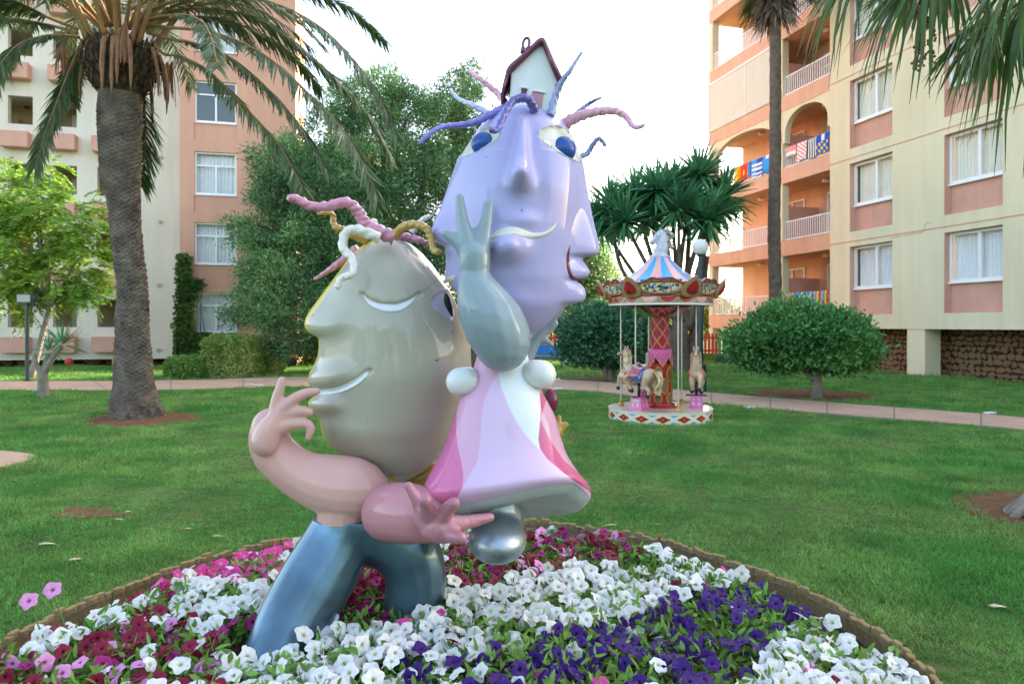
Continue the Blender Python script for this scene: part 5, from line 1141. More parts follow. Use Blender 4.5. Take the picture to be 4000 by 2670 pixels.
BL2 = [(243, 605), (300, 515), (400, 445), (500, 408), (600, 385), (700, 376), (800, 374), (900, 374), (1000, 384), (1060, 402), (1112, 458), (1165, 552), (1205, 602), (1240, 678)]
DP2 = [(243, 60), (300, 150), (400, 220), (600, 265), (800, 275), (1000, 235), (1100, 175), (1190, 95), (1240, 15)]
EY2 = [(813, 500), (830, 470), (855, 448), (880, 455), (900, 485), (916, 530), (906, 580), (865, 557), (830, 530)]
def dent2(px, py):
    h = np.where(inpoly(px, py, EY2), -.012 * sstep(polydist(px, py, EY2), 8), 0)
    rid = np.interp(py, [250, 350, 447, 600, 1000], [700, 790, 868, 906, 900]); h = h + .012 * np.exp(-((px - rid) / 16) ** 2) * sstep(py - 300, 60) * (1 - sstep(py - 640, 120))
    for cv in ([(540, 468), (570, 494), (620, 512), (680, 512), (730, 494), (772, 467)], [(350, 866), (410, 864), (460, 848), (510, 822), (568, 780)]):
        d = polydist(px, py, cv, False); h = h - .014 * np.exp(-(d / 9) ** 2)
    h = h + .012 * np.exp(-((px - 655) / 115) ** 2 - ((py - 440) / 70) ** 2) * (1 - sstep(py - (505 - ((px - 656) / 116) ** 2 * 40), 10))
    return h
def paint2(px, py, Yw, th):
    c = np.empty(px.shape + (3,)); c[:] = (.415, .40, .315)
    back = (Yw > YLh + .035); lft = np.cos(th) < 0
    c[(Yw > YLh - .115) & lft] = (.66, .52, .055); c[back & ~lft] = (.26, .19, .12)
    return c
head2, bvh2 = head_mesh('head', ZB, YLh, (243, 1240), 400, LS2, RS2, BL2, RS2, DP2, .36, .36, M_head, None,
    bumps=[(392, 806, 88, 42, .055, -.25), (385, 918, 66, 36, .055, .1), (385, 590, 80, 52, .05, -.3), (470, 1040, 90, 60, .02, .3)], dents=[dent2], paint=paint2)
LW.append(head2)
chips(bvh2, ZB, YLh, [(805, 606, 4), (845, 738, 6), (838, 739, 5), (335, 556, 6), (620, 715, 3), (905, 625, 5), (560, 980, 3), (700, 1110, 3)], head2)
ribbon('eye', bvh2, ZB, YLh, [(540, 468), (570, 492), (620, 508), (680, 508), (730, 492), (772, 467)], [(540, 468), (562, 506), (605, 532), (655, 541), (712, 528), (772, 467)], M_white, head2, off=.004)
ribbon('mouth', bvh2, ZB, YLh, [(352, 862), (410, 855), (460, 840), (510, 815), (545, 790), (568, 780)], [(352, 880), (420, 876), (480, 860), (530, 830), (555, 805), (568, 780)], M_white, head2, off=.004)
ribbon('side_eye', bvh2, ZB, YLh, [(813, 500), (830, 470), (855, 448), (880, 455), (900, 485), (916, 530), (906, 580)], [(813, 500), (830, 530), (850, 545), (865, 557), (880, 565), (895, 573), (906, 580)], M_pale, head2, off=.003)
p, n = hit(bvh2, ZB[0] + ZB[2] * 888, ZB[1] + ZB[2] * 520, YLh); b = MB(); b.sphere((0, 0, 0), (.020, .016, .075), 24, 16); b.build('pupil', M_black, head2, smooth=True, loc=p + Vector((.004, -.004, 0)), rot=(0, R(-14), R(35)))
for pts, r0, r1, m, ya, yb in (
    ([(670, 240), (600, 210), (550, 180), (520, 130), (470, 95), (400, 110), (330, 110), (270, 80), (228, 80)], 30, 15, H_pink, 3.75, 3.6), ([(560, 250), (470, 212), (425, 190), (413, 140), (352, 140)], 21, 8, H_gold, 3.9, 3.85),
    ([(610, 240), (520, 207), (472, 220), (460, 280), (500, 330), (500, 385), (452, 405), (435, 452)], 23, 13, H_white, 3.7, 3.55), ([(520, 285), (440, 345), (390, 380), (338, 411)], 21, 6, H_pink, 3.95, 3.98),
    ([(665, 240), (700, 200), (750, 185), (800, 202), (820, 250), (830, 288), (858, 298)], 20, 13, H_gold, 3.72, 3.6), ([(740, 215), (765, 185), (790, 162), (814, 150)], 15, 9, H_white, 3.9, 3.9),
    ([(690, 230), (760, 245), (808, 262)], 20, 9, H_pink, 3.9, 3.9), ([(600, 225), (588, 195), (584, 170)], 20, 15, H_white, 3.95, 4.0)):
    LW.append(strand(ZB, ya, pts, r0, r1, m, None, y1=yb))
q = zp(*ZB, 3.66); h = zp(*ZH, 3.55)
hem_z = P(1335, 700 + ZB[2] * 1392, 3.66).z
LW.append(organic('pink_arm_and_body', [[q(458, 1420, 104), q(458, 1370, 104), q(470, 1320, 106), q(490, 1290, 108)], [q(590, 1290, 80, .04), q(510, 1266, 126), q(420, 1248, 125), q(330, 1222, 106), q(250, 1180, 95), q(184, 1120, 90), q(160, 1060, 84), q(165, 1010, 78)],
    [h(420, 1020, 175), h(480, 880, 160), h(560, 740, 120), h(590, 660, 100)], [h(545, 640, 85), h(575, 480, 72), h(615, 340, 60), h(630, 262, 50)],
    [h(660, 600, 90), h(760, 510, 76), h(880, 440, 66), h(980, 410, 58), h(1062, 400, 48)], [h(620, 700, 90), h(760, 660, 66), h(880, 640, 66), h(965, 655, 58)],
    [h(600, 830, 110), h(720, 800, 85), h(840, 795, 66), h(950, 800, 58), h(985, 850, 56), h(970, 920, 50), h(950, 965, 42)]], M_pink, None, .0085, 6, cutz=((0, 0, hem_z), (0, 0, -1))))
q = zp(*ZB, 3.42)
LW.append(organic('rose_sleeve', [[q(652, 1358, 121, .14), q(705, 1360, 124, .06), q(770, 1368, 116), q(815, 1378, 102)]], M_pink2, None, .012, 6))
q = zp(*ZB, 3.2)
LW.append(organic('rose_hand', [[q(812, 1425, 42), q(850, 1425, 58), q(880, 1435, 50)], [q(790, 1400, 36), q(772, 1335, 28), q(752, 1290, 24), q(726, 1250, 18)], [q(815, 1380, 40), q(803, 1335, 32, -.06), q(796, 1308, 28, -.10)],
    [q(855, 1390, 42), q(885, 1348, 32, -.05), q(912, 1322, 26, -.08)], [q(890, 1410, 44), q(950, 1402, 31, .02), q(1010, 1390, 25, .05), q(1062, 1378, 18, .08)], [q(880, 1440, 42), q(915, 1455, 31, -.05), q(942, 1462, 25, -.08)]], M_rough, None, .0065, 2))
q = zp(*ZB, 4.05); LW.append(organic('gold_arm', [[q(720, 1240, 60), q(790, 1215, 55), q(840, 1190, 40)]], M_gold, None, .015, 4))
q = zp(*ZU, 3.7)
top_z = hem_z + .012
LW.append(organic('trousers', [[q(800, 1190, 74), q(775, 1245, 80, -.02), q(727, 1330, 86, -.10), q(678, 1415, 84, -.20), q(640, 1490, 78, -.3), q(610, 1560, 78, -.38), q(590, 1610, 78, -.42)],
    [q(800, 1190, 74), q(860, 1215, 74, .02), q(925, 1252, 76, .04), q(952, 1310, 72, .05), q(948, 1390, 70, .05), q(945, 1470, 72, .05), q(945, 1530, 74, .05)]], M_trouser, None, .014, 6, cutz=((0, 0, top_z), (0, 0, 1))))
bpy.context.view_layer.update()
for root, kids in ((upper, UP), (lower, LW)):
    for k_ in kids:
        k_.parent = root; k_.matrix_parent_inverse = Matrix.Translation(-root.location)
# ---------------------------------------------------------------- children's carousel
K_red = gloss('carousel_red', (.42, .015, .02), .25); K_pink = gloss('carousel_pink', (.74, .12, .34), .25); K_gold = gloss('carousel_gold', (.62, .36, .05), .3)
K_brown = mat('carousel_wood_print', (.26, .13, .05), .4, coat=.3, var=.3, vscale=9, col2=(.20, .09, .04)); K_cream = gloss('carousel_cream', (.74, .68, .50), .3, var=.08)
K_blue = gloss('carousel_sky_blue', (.01, .34, .85), .4, .12); K_rose = gloss('carousel_pale_pink', (.74, .36, .31), .4, .12); K_dblue = gloss('carousel_scallop_blue', (.04, .16, .50), .3)
K_deck = mat('worn_deck_board', (.50, .36, .26), .35, coat=.4, var=.2, vscale=5, col2=(.62, .52, .42)); K_tan = gloss('carousel_tan_gold', (.34, .21, .09), .3); K_mar = gloss('carousel_maroon', (.24, .012, .04), .3)
K_white = gloss('carousel_white', (.78, .78, .76), .3); K_horse = gloss('horse_cream_paint', (.74, .50, .36), .28, var=.1, vscale=7); K_mane = gloss('horse_bronze_mane', (.42, .25, .09), .3, col2=(.70, .58, .35), vscale=30)
K_hoof = gloss('horse_dark_hoof', (.015, .018, .04), .2); K_sad = gloss('saddle_rose', (.50, .12, .18), .3, col2=(.30, .06, .10), vscale=30); K_or = gloss('harness_orange', (.75, .16, .03), .3); K_steel = mat('polished_pole', (.62, .58, .50), .35, metal=.5, var=.08)
K_brass = mat('old_brass', (.45, .28, .08), .35, metal=.7, var=.2, vscale=14); K_green = gloss('leaf_green', (.16, .40, .02), .3); K_lil = gloss('lilac_print', (.42, .32, .62), .3); K_uni = gloss('unicorn_white', (.48, .50, .54), .3, var=.15, vscale=9)
K_unim = gloss('unicorn_mane', (.70, .66, .48), .35, col2=(.06, .06, .07), vscale=34); K_mir = mat('mirror_facet', (.55, .58, .55), .08, metal=1.0, var=0)
# printed scenes: small coloured figures on a pale field
M_scene = bpy.data.materials.new('printed_scene'); M_scene.use_nodes = True; _nt = M_scene.node_tree; _N = _nt.nodes; _L = _nt.links
_tc = _N.new('ShaderNodeTexCoord'); _v = _N.new('ShaderNodeTexVoronoi'); _v.inputs['Scale'].default_value = 34; _L.new(_tc.outputs['Object'], _v.inputs['Vector'])
_r = _N.new('ShaderNodeValToRGB'); _r.color_ramp.interpolation = 'CONSTANT'; _e = _r.color_ramp.elements
for _p, _c in ((.0, (.03, .05, .14)), (.2, (.06, .25, .55)), (.34, (.75, .62, .25)), (.5, (.62, .72, .70)), (.62, (.45, .04, .04)), (.74, (.05, .14, .08)), (.86, (.72, .58, .22))):
    q_ = _e.new(_p) if _p else _e[0]; q_.color = (*_c, 1)
_sx = _N.new('ShaderNodeSeparateColor'); _L.new(_v.outputs['Color'], _sx.inputs[0]); _L.new(_sx.outputs[0], _r.inputs[0]); _L.new(_r.outputs[0], _N['Principled BSDF'].inputs['Base Color']); _N['Principled BSDF'].inputs['Roughness'].default_value = .25

CC = Vector(((2578 - CX) / FPX * 12.2, 12.2, 0)); car = empty('carousel', CC, 0, "small children's carousel with three horses, striped cone roof and unicorn head on top", 'carousel')
pol = lambda phi, r, z: Vector((r * math.sin(phi), -r * math.cos(phi), z))
def curved(phi0, phi1, rfun, shape, n, off):    # helper for sheets on a cylinder
    pass
def on_cyl(b, outline, phi, r, z0, mi=0, thick=.004, n=1):
    """flat outline (u across, v up, metres) bent onto a cylinder and given a little thickness"""
    c0 = sum(p[0] for p in outline) / len(outline); c1 = sum(p[1] for p in outline) / len(outline)
    V = [pol(phi + u / r, r + thick, z0 + v) for u, v in outline] + [pol(phi + u / r, r - .002, z0 + v) for u, v in outline]; m_ = len(outline)
    V.append(pol(phi + c0 / r, r + thick, z0 + c1)); F = [[i, (i + 1) % m_, 2 * m_] for i in range(m_)] + [[i, i + m_, (i + 1) % m_ + m_, (i + 1) % m_] for i in range(m_)]
    b.add(V, F, mi)
RP = .87
b = MB(); b.lathe([(RP - .01, -.02), (RP, .0), (RP, .185), (RP + .006, .19), (RP + .006, .2)], 96); plat = b.build('platform', K_cream, car, smooth=False)
b = MB(); b.lathe([(RP + .004, .2005), (RP + .004, .207), (0.05, .209)], 96, cap=False); b.build('deck', K_deck, car)
nD = 16; w_ = 2 * math.pi * RP / nD; dm = None
for i in range(nD):
    ph = R(14) + 2 * math.pi * i / nD
    b = MB(); hw, hh = w_ * .38, .060; on_cyl(b, [(-hw, 0), (0, -hh), (hw, 0), (0, hh)], ph, RP, .095, 1, .002); on_cyl(b, [(-hw * .9, 0), (0, -hh * .88), (hw * .9, 0), (0, hh * .88)], ph, RP, .095, 0, .003)
    for s_ in ((.035, .004), (.004, .03)): on_cyl(b, [(-s_[0], 0), (0, -s_[1]), (s_[0], 0), (0, s_[1])], ph, RP, .095, 1, .0045)
    b.build('diamond_panel', [K_red, K_gold], plat)
    for sg in (-1, 1):
        b = MB(); zc = .095 + sg * .056; hw = w_ * .25
        on_cyl(b, [(-hw, sg * .016), (hw, sg * .016), (0, -sg * .026)], ph + math.pi / nD, RP, zc, 1, .002); on_cyl(b, [(-hw * .84, sg * .0125), (hw * .84, sg * .0125), (0, -sg * .019)], ph + math.pi / nD, RP, zc, 0, .0035)
        b.build('triangle_panel', [K_blue, K_gold], plat)
# column
b = MB(); b.lathe([(.29, .207), (.29, .235), (.25, .25), (.245, .275), (.215, .285)], 48); b.build('column_foot', K_red, car, smooth=False)
b = MB(); b.lathe([(.205, .28), (.205, .95)], 48, cap=False); lowc = b.build('lower_column', K_red, car, smooth=True)
b = MB(); nn = 48; V = []; F = []
for i in range(nn + 1):
    ph = 2 * math.pi * i / nn; zz_ = 1.09 - .17 * abs(((i / nn * 6) % 1) - .5) * 2; 
    for (r_x, z_) in ((.208, zz_ - .03), (.2085, 1.13), (.205, 1.165), (.185, 1.19), (.12, 1.195)): V.append(pol(ph, r_x, z_))
for i in range(nn):
    for j in range(4): a = i * 5 + j; F.append([a, a + 5, a + 6, a + 1])
link('pink_collar', npmesh('pink_collar', V, F, K_pink, smooth=True), car)
b = MB(); b.tube([pol(2 * math.pi * i / 48, .211, 1.06 - .17 * abs(((i / 48 * 6) % 1) - .5) * 2) for i in range(49)], .007, 6); b.build('collar_trim', K_gold, car, smooth=True)
oval = lambda hw, hh: [(hw * math.copysign(abs(math.cos(t)) ** 1.25, math.cos(t)), hh * math.copysign(abs(math.sin(t)) ** .95, math.sin(t)) * (1 + .12 * (abs(math.sin(t)) > .97))) for t in np.linspace(0, 2 * math.pi, 20, endpoint=False)]
for row, (zc, o_) in enumerate(((.77, 0), (.57, .5), (.37, 0))):
    for i in range(6):
        b = MB(); ph = 2 * math.pi * (i + o_) / 6 - .35; on_cyl(b, oval(.074, .128 if row < 2 else .1), ph, .205, zc, 1, .004); on_cyl(b, oval(.062, .112 if row < 2 else .086), ph, .205, zc, 0, .007); b.build('oval_panel', [K_brown, K_gold], lowc)
b = MB(); b.lathe([(.15, 1.19), (.15, 1.73)], 40, cap=False); upc = b.build('upper_column', K_red, car, smooth=True)
b = MB()
for s_ in (-1, 1):
    for k_ in range(5): b.tube([pol(2 * math.pi * k_ / 5 + s_ * f * 2.6, .153, 1.2 + .53 * f) for f in np.linspace(0, 1, 30)], .007, 6, mi=0); b.tube([pol(2 * math.pi * k_ / 5 + .13 + s_ * f * 2.6, .153, 1.2 + .53 * f) for f in np.linspace(0, 1, 30)], .006, 5, mi=1)
b.build('lattice', [K_pink, K_gold], car, smooth=True)
# mirrored inverted pyramid and underside
for i in range(6):
    p0, p1 = R(19.5) + i * math.pi / 3, R(19.5) + (i + 1) * math.pi / 3
    b = MB(); b.quad(pol(p0, .17, 1.72), pol(p1, .17, 1.72), pol(p1, .56, 1.915), pol(p0, .56, 1.915)); b.build('underside_facet', K_brown, car)
    f_ = lambda ph, f, o: pol(ph, .17 + .39 * f + o * .45, 1.72 + .195 * f - o)
    b = MB(); q0, q1 = p0 + .16, p1 - .16; b.quad(f_(q0, .2, .006), f_(q1, .2, .006), f_(q1, .88, .006), f_(q0, .88, .006)); b.build('mirror', K_mir if i % 3 else K_pink, car)
b = MB(); b.lathe([(.56, 1.915), (RP - .02, 1.925), (RP - .02, 1.94)], 72, cap=False); b.build('soffit', K_brown, car)
# rim with scallops
RR = .865; b = MB(); b.lathe([(RR, 1.92), (RR, 2.055), (RR - .03, 2.06)], 96, cap=False); rim = b.build('rim', K_tan, car)
b = MB(); b.lathe([(RR + .004, 1.921), (RR + .006, 1.945), (RR + .001, 1.95)], 96, cap=False); b.build('rim_edge', K_white, rim)
nS = 18
for i in range(nS):
    ph = 2 * math.pi * i / nS + R(-3); b = MB(); sc_ = [(.125 * math.cos(t), -.085 * math.sin(t)) for t in np.linspace(0, math.pi, 14)]
    stop_ = abs(((ph - R(-22) + math.pi) % (2 * math.pi)) - math.pi) < math.pi / nS
    on_cyl(b, [(u * 1.1, v * 1.12 + .003) for u, v in sc_], ph, RR, 2.048, 1, .004); on_cyl(b, sc_, ph, RR, 2.048, 0, .007); b.build('scallop', [K_rose if stop_ or i % 5 == 2 else K_red, K_gold], rim)
    b = MB(); on_cyl(b, [(.026 * math.cos(t), .034 * math.sin(t)) for t in np.linspace(0, 2 * math.pi, 12, endpoint=False)], ph + math.pi / nS, RR, 1.992, 1, .006); on_cyl(b, [(.017 * math.cos(t), .026 * math.sin(t)) for t in np.linspace(0, 2 * math.pi, 12, endpoint=False)], ph + math.pi / nS, RR, 1.992, 0, .009); b.build('rim_jewel', [K_dblue, K_gold], rim)
    if stop_:
        cu = bpy.data.curves.new('stop_lettering', 'FONT'); cu.body = 'STOP'; cu.size = .055; cu.align_x = 'CENTER'; cu.extrude = .002; to = bpy.data.objects.new('tmp', cu); COL.objects.link(to)
        bpy.context.view_layer.update(); me = bpy.data.meshes.new_from_object(to); bpy.data.objects.remove(to); me.materials.clear(); me.materials.append(K_white); me.name = 'stop_lettering'
        for v in me.vertices: p_ = pol(ph + v.co.x / RR, RR + .009 + v.co.z, 1.995 + v.co.y); v.co = p_
        link('stop_lettering', me, rim)
for a_ in (R(-40), R(28), R(150), R(-140)):
    b = MB(); b.sphere(pol(a_, .80, 1.915), .022, 12, 8); b.build('lamp_bulb', K_gold, rim, smooth=True)
# six shield boards with pictures and corner crests
for i in range(6):
    p0, p1 = R(-40.5) + i * math.pi / 3, R(-40.5) + (i + 1) * math.pi / 3; A, B_ = pol(p0, .935, 0), pol(p1, .935, 0); mid = (A + B_) / 2; ex = (B_ - A).normalized(); nx_ = Vector((mid.x, mid.y, 0)).normalized(); L_ = (B_ - A).length
    fr_ = lambda u, v, d_: mid + ex * u + Vector((0, 0, 2.075 + v)) + nx_ * (.02 + .09 * v / .3 + d_)
    def board(outl, d0, d1, name, m, par, mi=0):
        m_ = len(outl); V = [fr_(u, v, d1) for u, v in outl] + [fr_(u, v, d0) for u, v in outl]; b = MB(); b.add(V, [list(range(m_)), list(range(m_, 2 * m_))[::-1]] + [[k, k + m_, (k + 1) % m_ + m_, (k + 1) % m_] for k in range(m_)]); return b.build(name, m, par)
    us = np.linspace(-L_ / 2, L_ / 2, 31); topv = lambda u: .235 + .035 * math.cos(u / L_ * 2 * math.pi * 1.0) - .02 * math.cos(u / L_ * 6 * math.pi); botv = lambda u: -.01 + .015 * math.cos(u / L_ * 4 * math.pi)
    sh = board([(u, botv(u)) for u in us] + [(u, topv(u)) for u in us[::-1]], -.03, 0, 'shield_board', K_tan, car)
    el = lambda ru, rv, vc, p_=2.6: [(ru * math.copysign(abs(math.cos(t)) ** (2 / p_), math.cos(t)), vc + rv * math.copysign(abs(math.sin(t)) ** (2 / p_), math.sin(t)) + .012 * math.cos(t * 2)) for t in np.linspace(0, 2 * math.pi, 28, endpoint=False)]
    board(el(.325, .085, .122), .0, .006, 'picture_frame', K_gold, sh); board(el(.305, .070, .122), .004, .010, 'picture', M_scene, sh)
    b = MB(); b.tube([fr_(u, topv(u) - .004, .006) for u in us], .012, 6); b.tube([fr_(u, botv(u) + .012, .006) for u in us], .012, 6); b.tube([fr_(*p_, .008) for p_ in el(.37, .098, .122)] + [fr_(*el(.37, .098, .122)[0], .008)], .008, 5)
    for u in (-.3, -.15, 0, .15, .3): b.tube([fr_(u, .03, .008), fr_(u * 1.02, .0, .008)], .006, 5); b.tube([fr_(u, .21, .008), fr_(u, topv(u), .008)], .006, 5)
    b.build('shield_trim', K_mar, sh, smooth=True)
    for u in (-.26, .02, .26):
        b = MB(); [b.sphere(fr_(u + k_ * .035, topv(u) + .012, -.045), (.026, .022, .026), 10, 7) for k_ in (-1.2, 0, 1.2)]; b.build('blue_scallop', K_dblue, sh, smooth=True)
    # crest at the corner
    cp = pol(p0, .93, 2.065); rx_ = Vector((cp.x, cp.y, 0)).normalized(); tx = Vector((-rx_.y, rx_.x, 0)); lf = [(-.14, 0), (-.165, .09), (-.13, .19), (-.07, .265), (0, .31), (.07, .265), (.13, .19), (.165, .09), (.14, 0), (.07, -.03), (-.07, -.03)]
    def crest(sc, d0, d1, name, m, par, cv=0.12, sv=1):
        o2 = [(u * sc, cv + (v - cv) * sc * sv) for u, v in lf]; q = lambda u, v, d_: cp + tx * u + Vector((0, 0, v)) + rx_ * (.03 + .12 * v / .3 + d_ - abs(u) * .45); m_ = len(o2); V = [q(u, v, d1) for u, v in o2] + [q(u, v, d0) for u, v in o2] + [q(0, cv, d1 + .02 * sc)]
        b = MB(); b.add(V, [[k, (k + 1) % m_, 2 * m_] for k in range(m_)] + [list(range(m_, 2 * m_))[::-1]] + [[k, k + m_, (k + 1) % m_ + m_, (k + 1) % m_] for k in range(m_)]); return b.build(name, m, par)
    cr_ = crest(1, -.02, .012, 'corner_crest', K_tan, car); crest(.66, .012, .03, 'crest_border', K_mar, cr_, .10, .95); crest(.55, .03, .045, 'red_jewel', K_red, cr_, .10, .95)
# striped roof
nst = 20; prof = [(.80, 2.27), (.66, 2.34), (.50, 2.435), (.34, 2.56), (.24, 2.655), (.165, 2.74)]
for i in range(nst):
    V = []; F = []; k_ = 5
    for r_x, z_ in prof:
        for j in range(k_): V.append(pol(2 * math.pi * (i + j / (k_ - 1)) / nst + R(-9), r_x, z_ + (0.004 if i % 2 else 0)))
    for a in range(len(prof) - 1):
        for j in range(k_ - 1): q_ = a * k_ + j; F.append([q_, q_ + 1, q_ + k_ + 1, q_ + k_])
    link('roof_stripe', npmesh('roof_stripe', V, F, K_rose if i % 2 else K_blue, smooth=True), car)
b = MB(); b.lathe([(.172, 2.735), (.168, 2.76), (.12, 2.80), (.105, 2.85), (.12, 2.88), (.11, 2.90)], 30); b.build('finial_base', K_uni, car, smooth=True)
# unicorn bust, facing left
uz = lambda a, b_, dy=0.0: P(2300 + .574 * a, 850 + .574 * b_, 12.2 + dy) - CC
us_ = lambda a, b_, r_x, dy=0.0: (uz(a, b_, dy), r_x * .574 * 12.2 / FPX)
uni = organic('unicorn_head', [[us_(492, 245, 40), us_(498, 205, 44), us_(505, 165, 38), us_(505, 130, 32), us_(495, 110, 28)], [us_(492, 115, 28), us_(470, 128, 25), us_(445, 152, 17), us_(424, 168, 12)], [us_(485, 140, 20), us_(455, 165, 13), us_(432, 180, 8)]], K_uni, car, .008, 3)
b = MB(); b.tube([uz(458, 108), uz(402, 62)], [.017, .003], 8); b.build('horn', K_unim, uni, smooth=True)
b = MB(); [b.tube([uz(492, 96, d_), uz(484, 66, d_ * 1.5)], [.018, .003], 6) for d_ in (-.03, .03)]; b.build('ear', K_uni, uni, smooth=True)
b = MB(); r_ = np.random.default_rng(4)
for i in range(34):
    t = i / 33; d_ = r_.uniform(-.06, .06); p0 = uz(500 + 35 * t + r_.uniform(-6, 6), 85 + 110 * t, d_ * .6); p1 = uz(530 + 35 * t, 80 + 130 * t, d_); p2 = uz(555 + 25 * math.sin(t * 9), 100 + 115 * t, d_ * 1.4); p3 = uz(545 + 30 * r_.random(), 125 + 95 * t, d_ * 1.3)
    b.tube(spline([p0, p1, p2, p3], 9), np.linspace(.016, .005, 9), 6)
b.build('mane', K_unim, uni, smooth=True)
b = MB(); b.sphere(uz(462, 124, -.05), .011, 8, 6); b.build('eye', K_hoof, uni, smooth=True)
b = MB(); b.tube([uz(424, 175, -.02), uz(440, 176, -.035)], .009, 6); b.build('red_mouth', K_red, uni, smooth=True)
# poles
for a_ in (14, -106, 134):
    p_ = pol(R(a_), .665, 0); b = MB(); S = [(p_.x, p_.y, z_) for z_ in np.linspace(.22, 1.93, 120)]; b.tube(S, .0125 * (1 + .02 * np.sin(np.arange(120) * 1.6)), 8); po = b.build('pole', K_steel, car, smooth=True)
    b = MB(); b.lathe([(.06, .205), (.062, .23), (.045, .27), (.02, .285), (.018, .30)], 18, c=(p_.x, p_.y, 0)); b.build('pole_foot', K_brass, po, smooth=True)
# horses
def horse(phi):
    p_ = pol(phi, .60, 0); fw = Vector((-math.cos(phi), -math.sin(phi), 0)); rz = math.atan2(fw.y, fw.x); M = Matrix.Translation(p_) @ Matrix.Rotation(rz, 4, 'Z')
    H = lambda x, y, z, r_x: (Vector((x, y, z)), r_x)
    h = organic('horse', [[H(-.21, 0, .78, .115), H(-.08, 0, .755, .11), H(.06, 0, .755, .108), H(.18, 0, .80, .105)], [H(.19, 0, .84, .09), H(.25, 0, .97, .068), H(.265, 0, 1.08, .056), H(.27, 0, 1.14, .052)], [H(.27, 0, 1.15, .052), H(.335, 0, 1.135, .040), H(.395, 0, 1.115, .030), H(.42, 0, 1.105, .026)],
        [H(.20, .065, .74, .06), H(.33, .065, .745, .040), H(.365, .065, .66, .030), H(.375, .065, .57, .024)], [H(.19, -.065, .72, .055), H(.25, -.065, .63, .036), H(.215, -.065, .56, .028), H(.20, -.065, .52, .024)],
        [H(-.22, .07, .75, .085), H(-.17, .075, .62, .055), H(-.25, .075, .53, .032), H(-.235, .075, .47, .026)], [H(-.24, -.07, .74, .08), H(-.27, -.075, .60, .045), H(-.36, -.075, .54, .03), H(-.33, -.075, .47, .026)]], K_horse, car, .010, 3)
    h.matrix_local = M
    for (x, y, z) in ((.378, .065, .545), (.192, -.065, .50), (-.228, .075, .45), (-.322, -.075, .45)): b = MB(); b.sphere((x, y, z), (.036, .034, .036), 12, 8); b.build('hoof', K_hoof, h, smooth=True)
    b = MB(); r_ = np.random.default_rng(3)
    for i in range(13):
        t = i / 12; z_ = 1.17 - .30 * t; x_ = .235 - .02 * math.sin(t * 3)
        for sg in (-1, 1): b.tube(spline([(x_, sg * .01, z_ + .02), (x_ - .02, sg * .045, z_ - .02), (x_ + .01, sg * .075, z_ - .08), (x_ + .035, sg * .075, z_ - .14)], 8), [.012, .018, .02, .02, .018, .014, .01, .004], 6)
    b.build('mane', K_mane, h, smooth=True)
    b = MB()
    for i in range(7): o_ = (i - 3) * .016; b.tube(spline([(-.30, o_ * .5, .84), (-.37, o_ * 1.3, .83), (-.40 - .01 * i % 2, o_ * 1.7, .68), (-.36, o_ * 1.5, .55), (-.39, o_, .46)], 12), np.interp(np.linspace(0, 1, 12), [0, .3, .8, 1], [.014, .022, .016, .004]), 6)
    b.build('tail', K_mane, h, smooth=True)
    for sg in (-1, 1): b = MB(); b.tube([(.262, sg * .03, 1.18), (.250, sg * .036, 1.255)], [.02, .004], 6); b.build('ear', K_horse, h, smooth=True); b = MB(); b.sphere((.325, sg * .040, 1.158), .012, 8, 6); b.build('eye', K_hoof, h, smooth=True)
    def wrap(x0, x1, z0, z1, rr, n=18, m_=8):
        V = []; F = []
        for i in range(n + 1):
            a = math.pi * (i / n); 
            for j in range(m_ + 1):
                x = x0 + (x1 - x0) * j / m_; V.append((x + .02 * math.cos(a * 2), rr * math.cos(a), z0 + (z1 - z0) * math.sin(a) ** .7))
        for i in range(n):
            for j in range(m_): q = i * (m_ + 1) + j; F.append([q, q + 1, q + m_ + 2, q + m_ + 1])
        return V, F
    for nm, ar, mt in (('saddle_cloth', (-.15, .04, .68, .872, .128), K_dblue), ('saddle', (-.10, .10, .72, .885, .134), K_sad)):
        o_ = link(nm, npmesh(nm, *wrap(*ar), mt, smooth=True), h); md = o_.modifiers.new('t', 'SOLIDIFY'); md.thickness = .012
    b = MB(); b.sphere((-.13, 0, .90), (.035, .07, .035), 12, 8); b.sphere((.09, 0, .89), (.025, .03, .03), 10, 8); b.build('saddle_horn', K_sad, h, smooth=True)
    b = MB(); b.tube([(.20 + .095 * math.cos(a) * .5, .112 * math.sin(a), .80 + .0 + .095 * math.cos(a) * -.7) for a in np.linspace(-math.pi, math.pi, 25)], .014, 6); b.tube([(-.14 - .18 * math.cos(a) * max(0, math.cos(a)) , .125 * math.sin(a), .80) for a in np.linspace(-math.pi / 2, math.pi / 2, 17)], .013, 6); b.build('harness', K_or, h, smooth=True)
    b = MB(); b.tube([(.36, .042 * math.cos(a), 1.125 + .040 * math.sin(a)) for a in np.linspace(0, 2 * math.pi, 15)], .006, 5); b.tube([(.29 , .055 * math.cos(a), 1.145 + .055 * math.sin(a)) for a in np.linspace(0, 2 * math.pi, 15)], .006, 5); b.build('bridle', K_mar, h, smooth=True)
    b = MB(); S = [(.07, 0, z_) for z_ in np.linspace(.86, 1.93, 70)]; b.tube(S, .012 * (1 + .02 * np.sin(np.arange(70) * 1.6)), 8); b.build('horse_pole', K_steel, h, smooth=True)
    b = MB(); b.tube([(.0, -.17, .42), (.0, .17, .42)], .014, 8); b.tube([(0, 0, .38), (0, 0, .68)], .025, 8); b.build('footrest', K_hoof, h, smooth=True)
    b = MB(); V = []
    for (hw, hd, z_) in ((.135, .115, .207), (.13, .11, .235), (.095, .085, .41), (.09, .08, .42)): V += [(-hw, -hd, z_), (hw, -hd, z_), (hw, hd, z_), (-hw, hd, z_)]
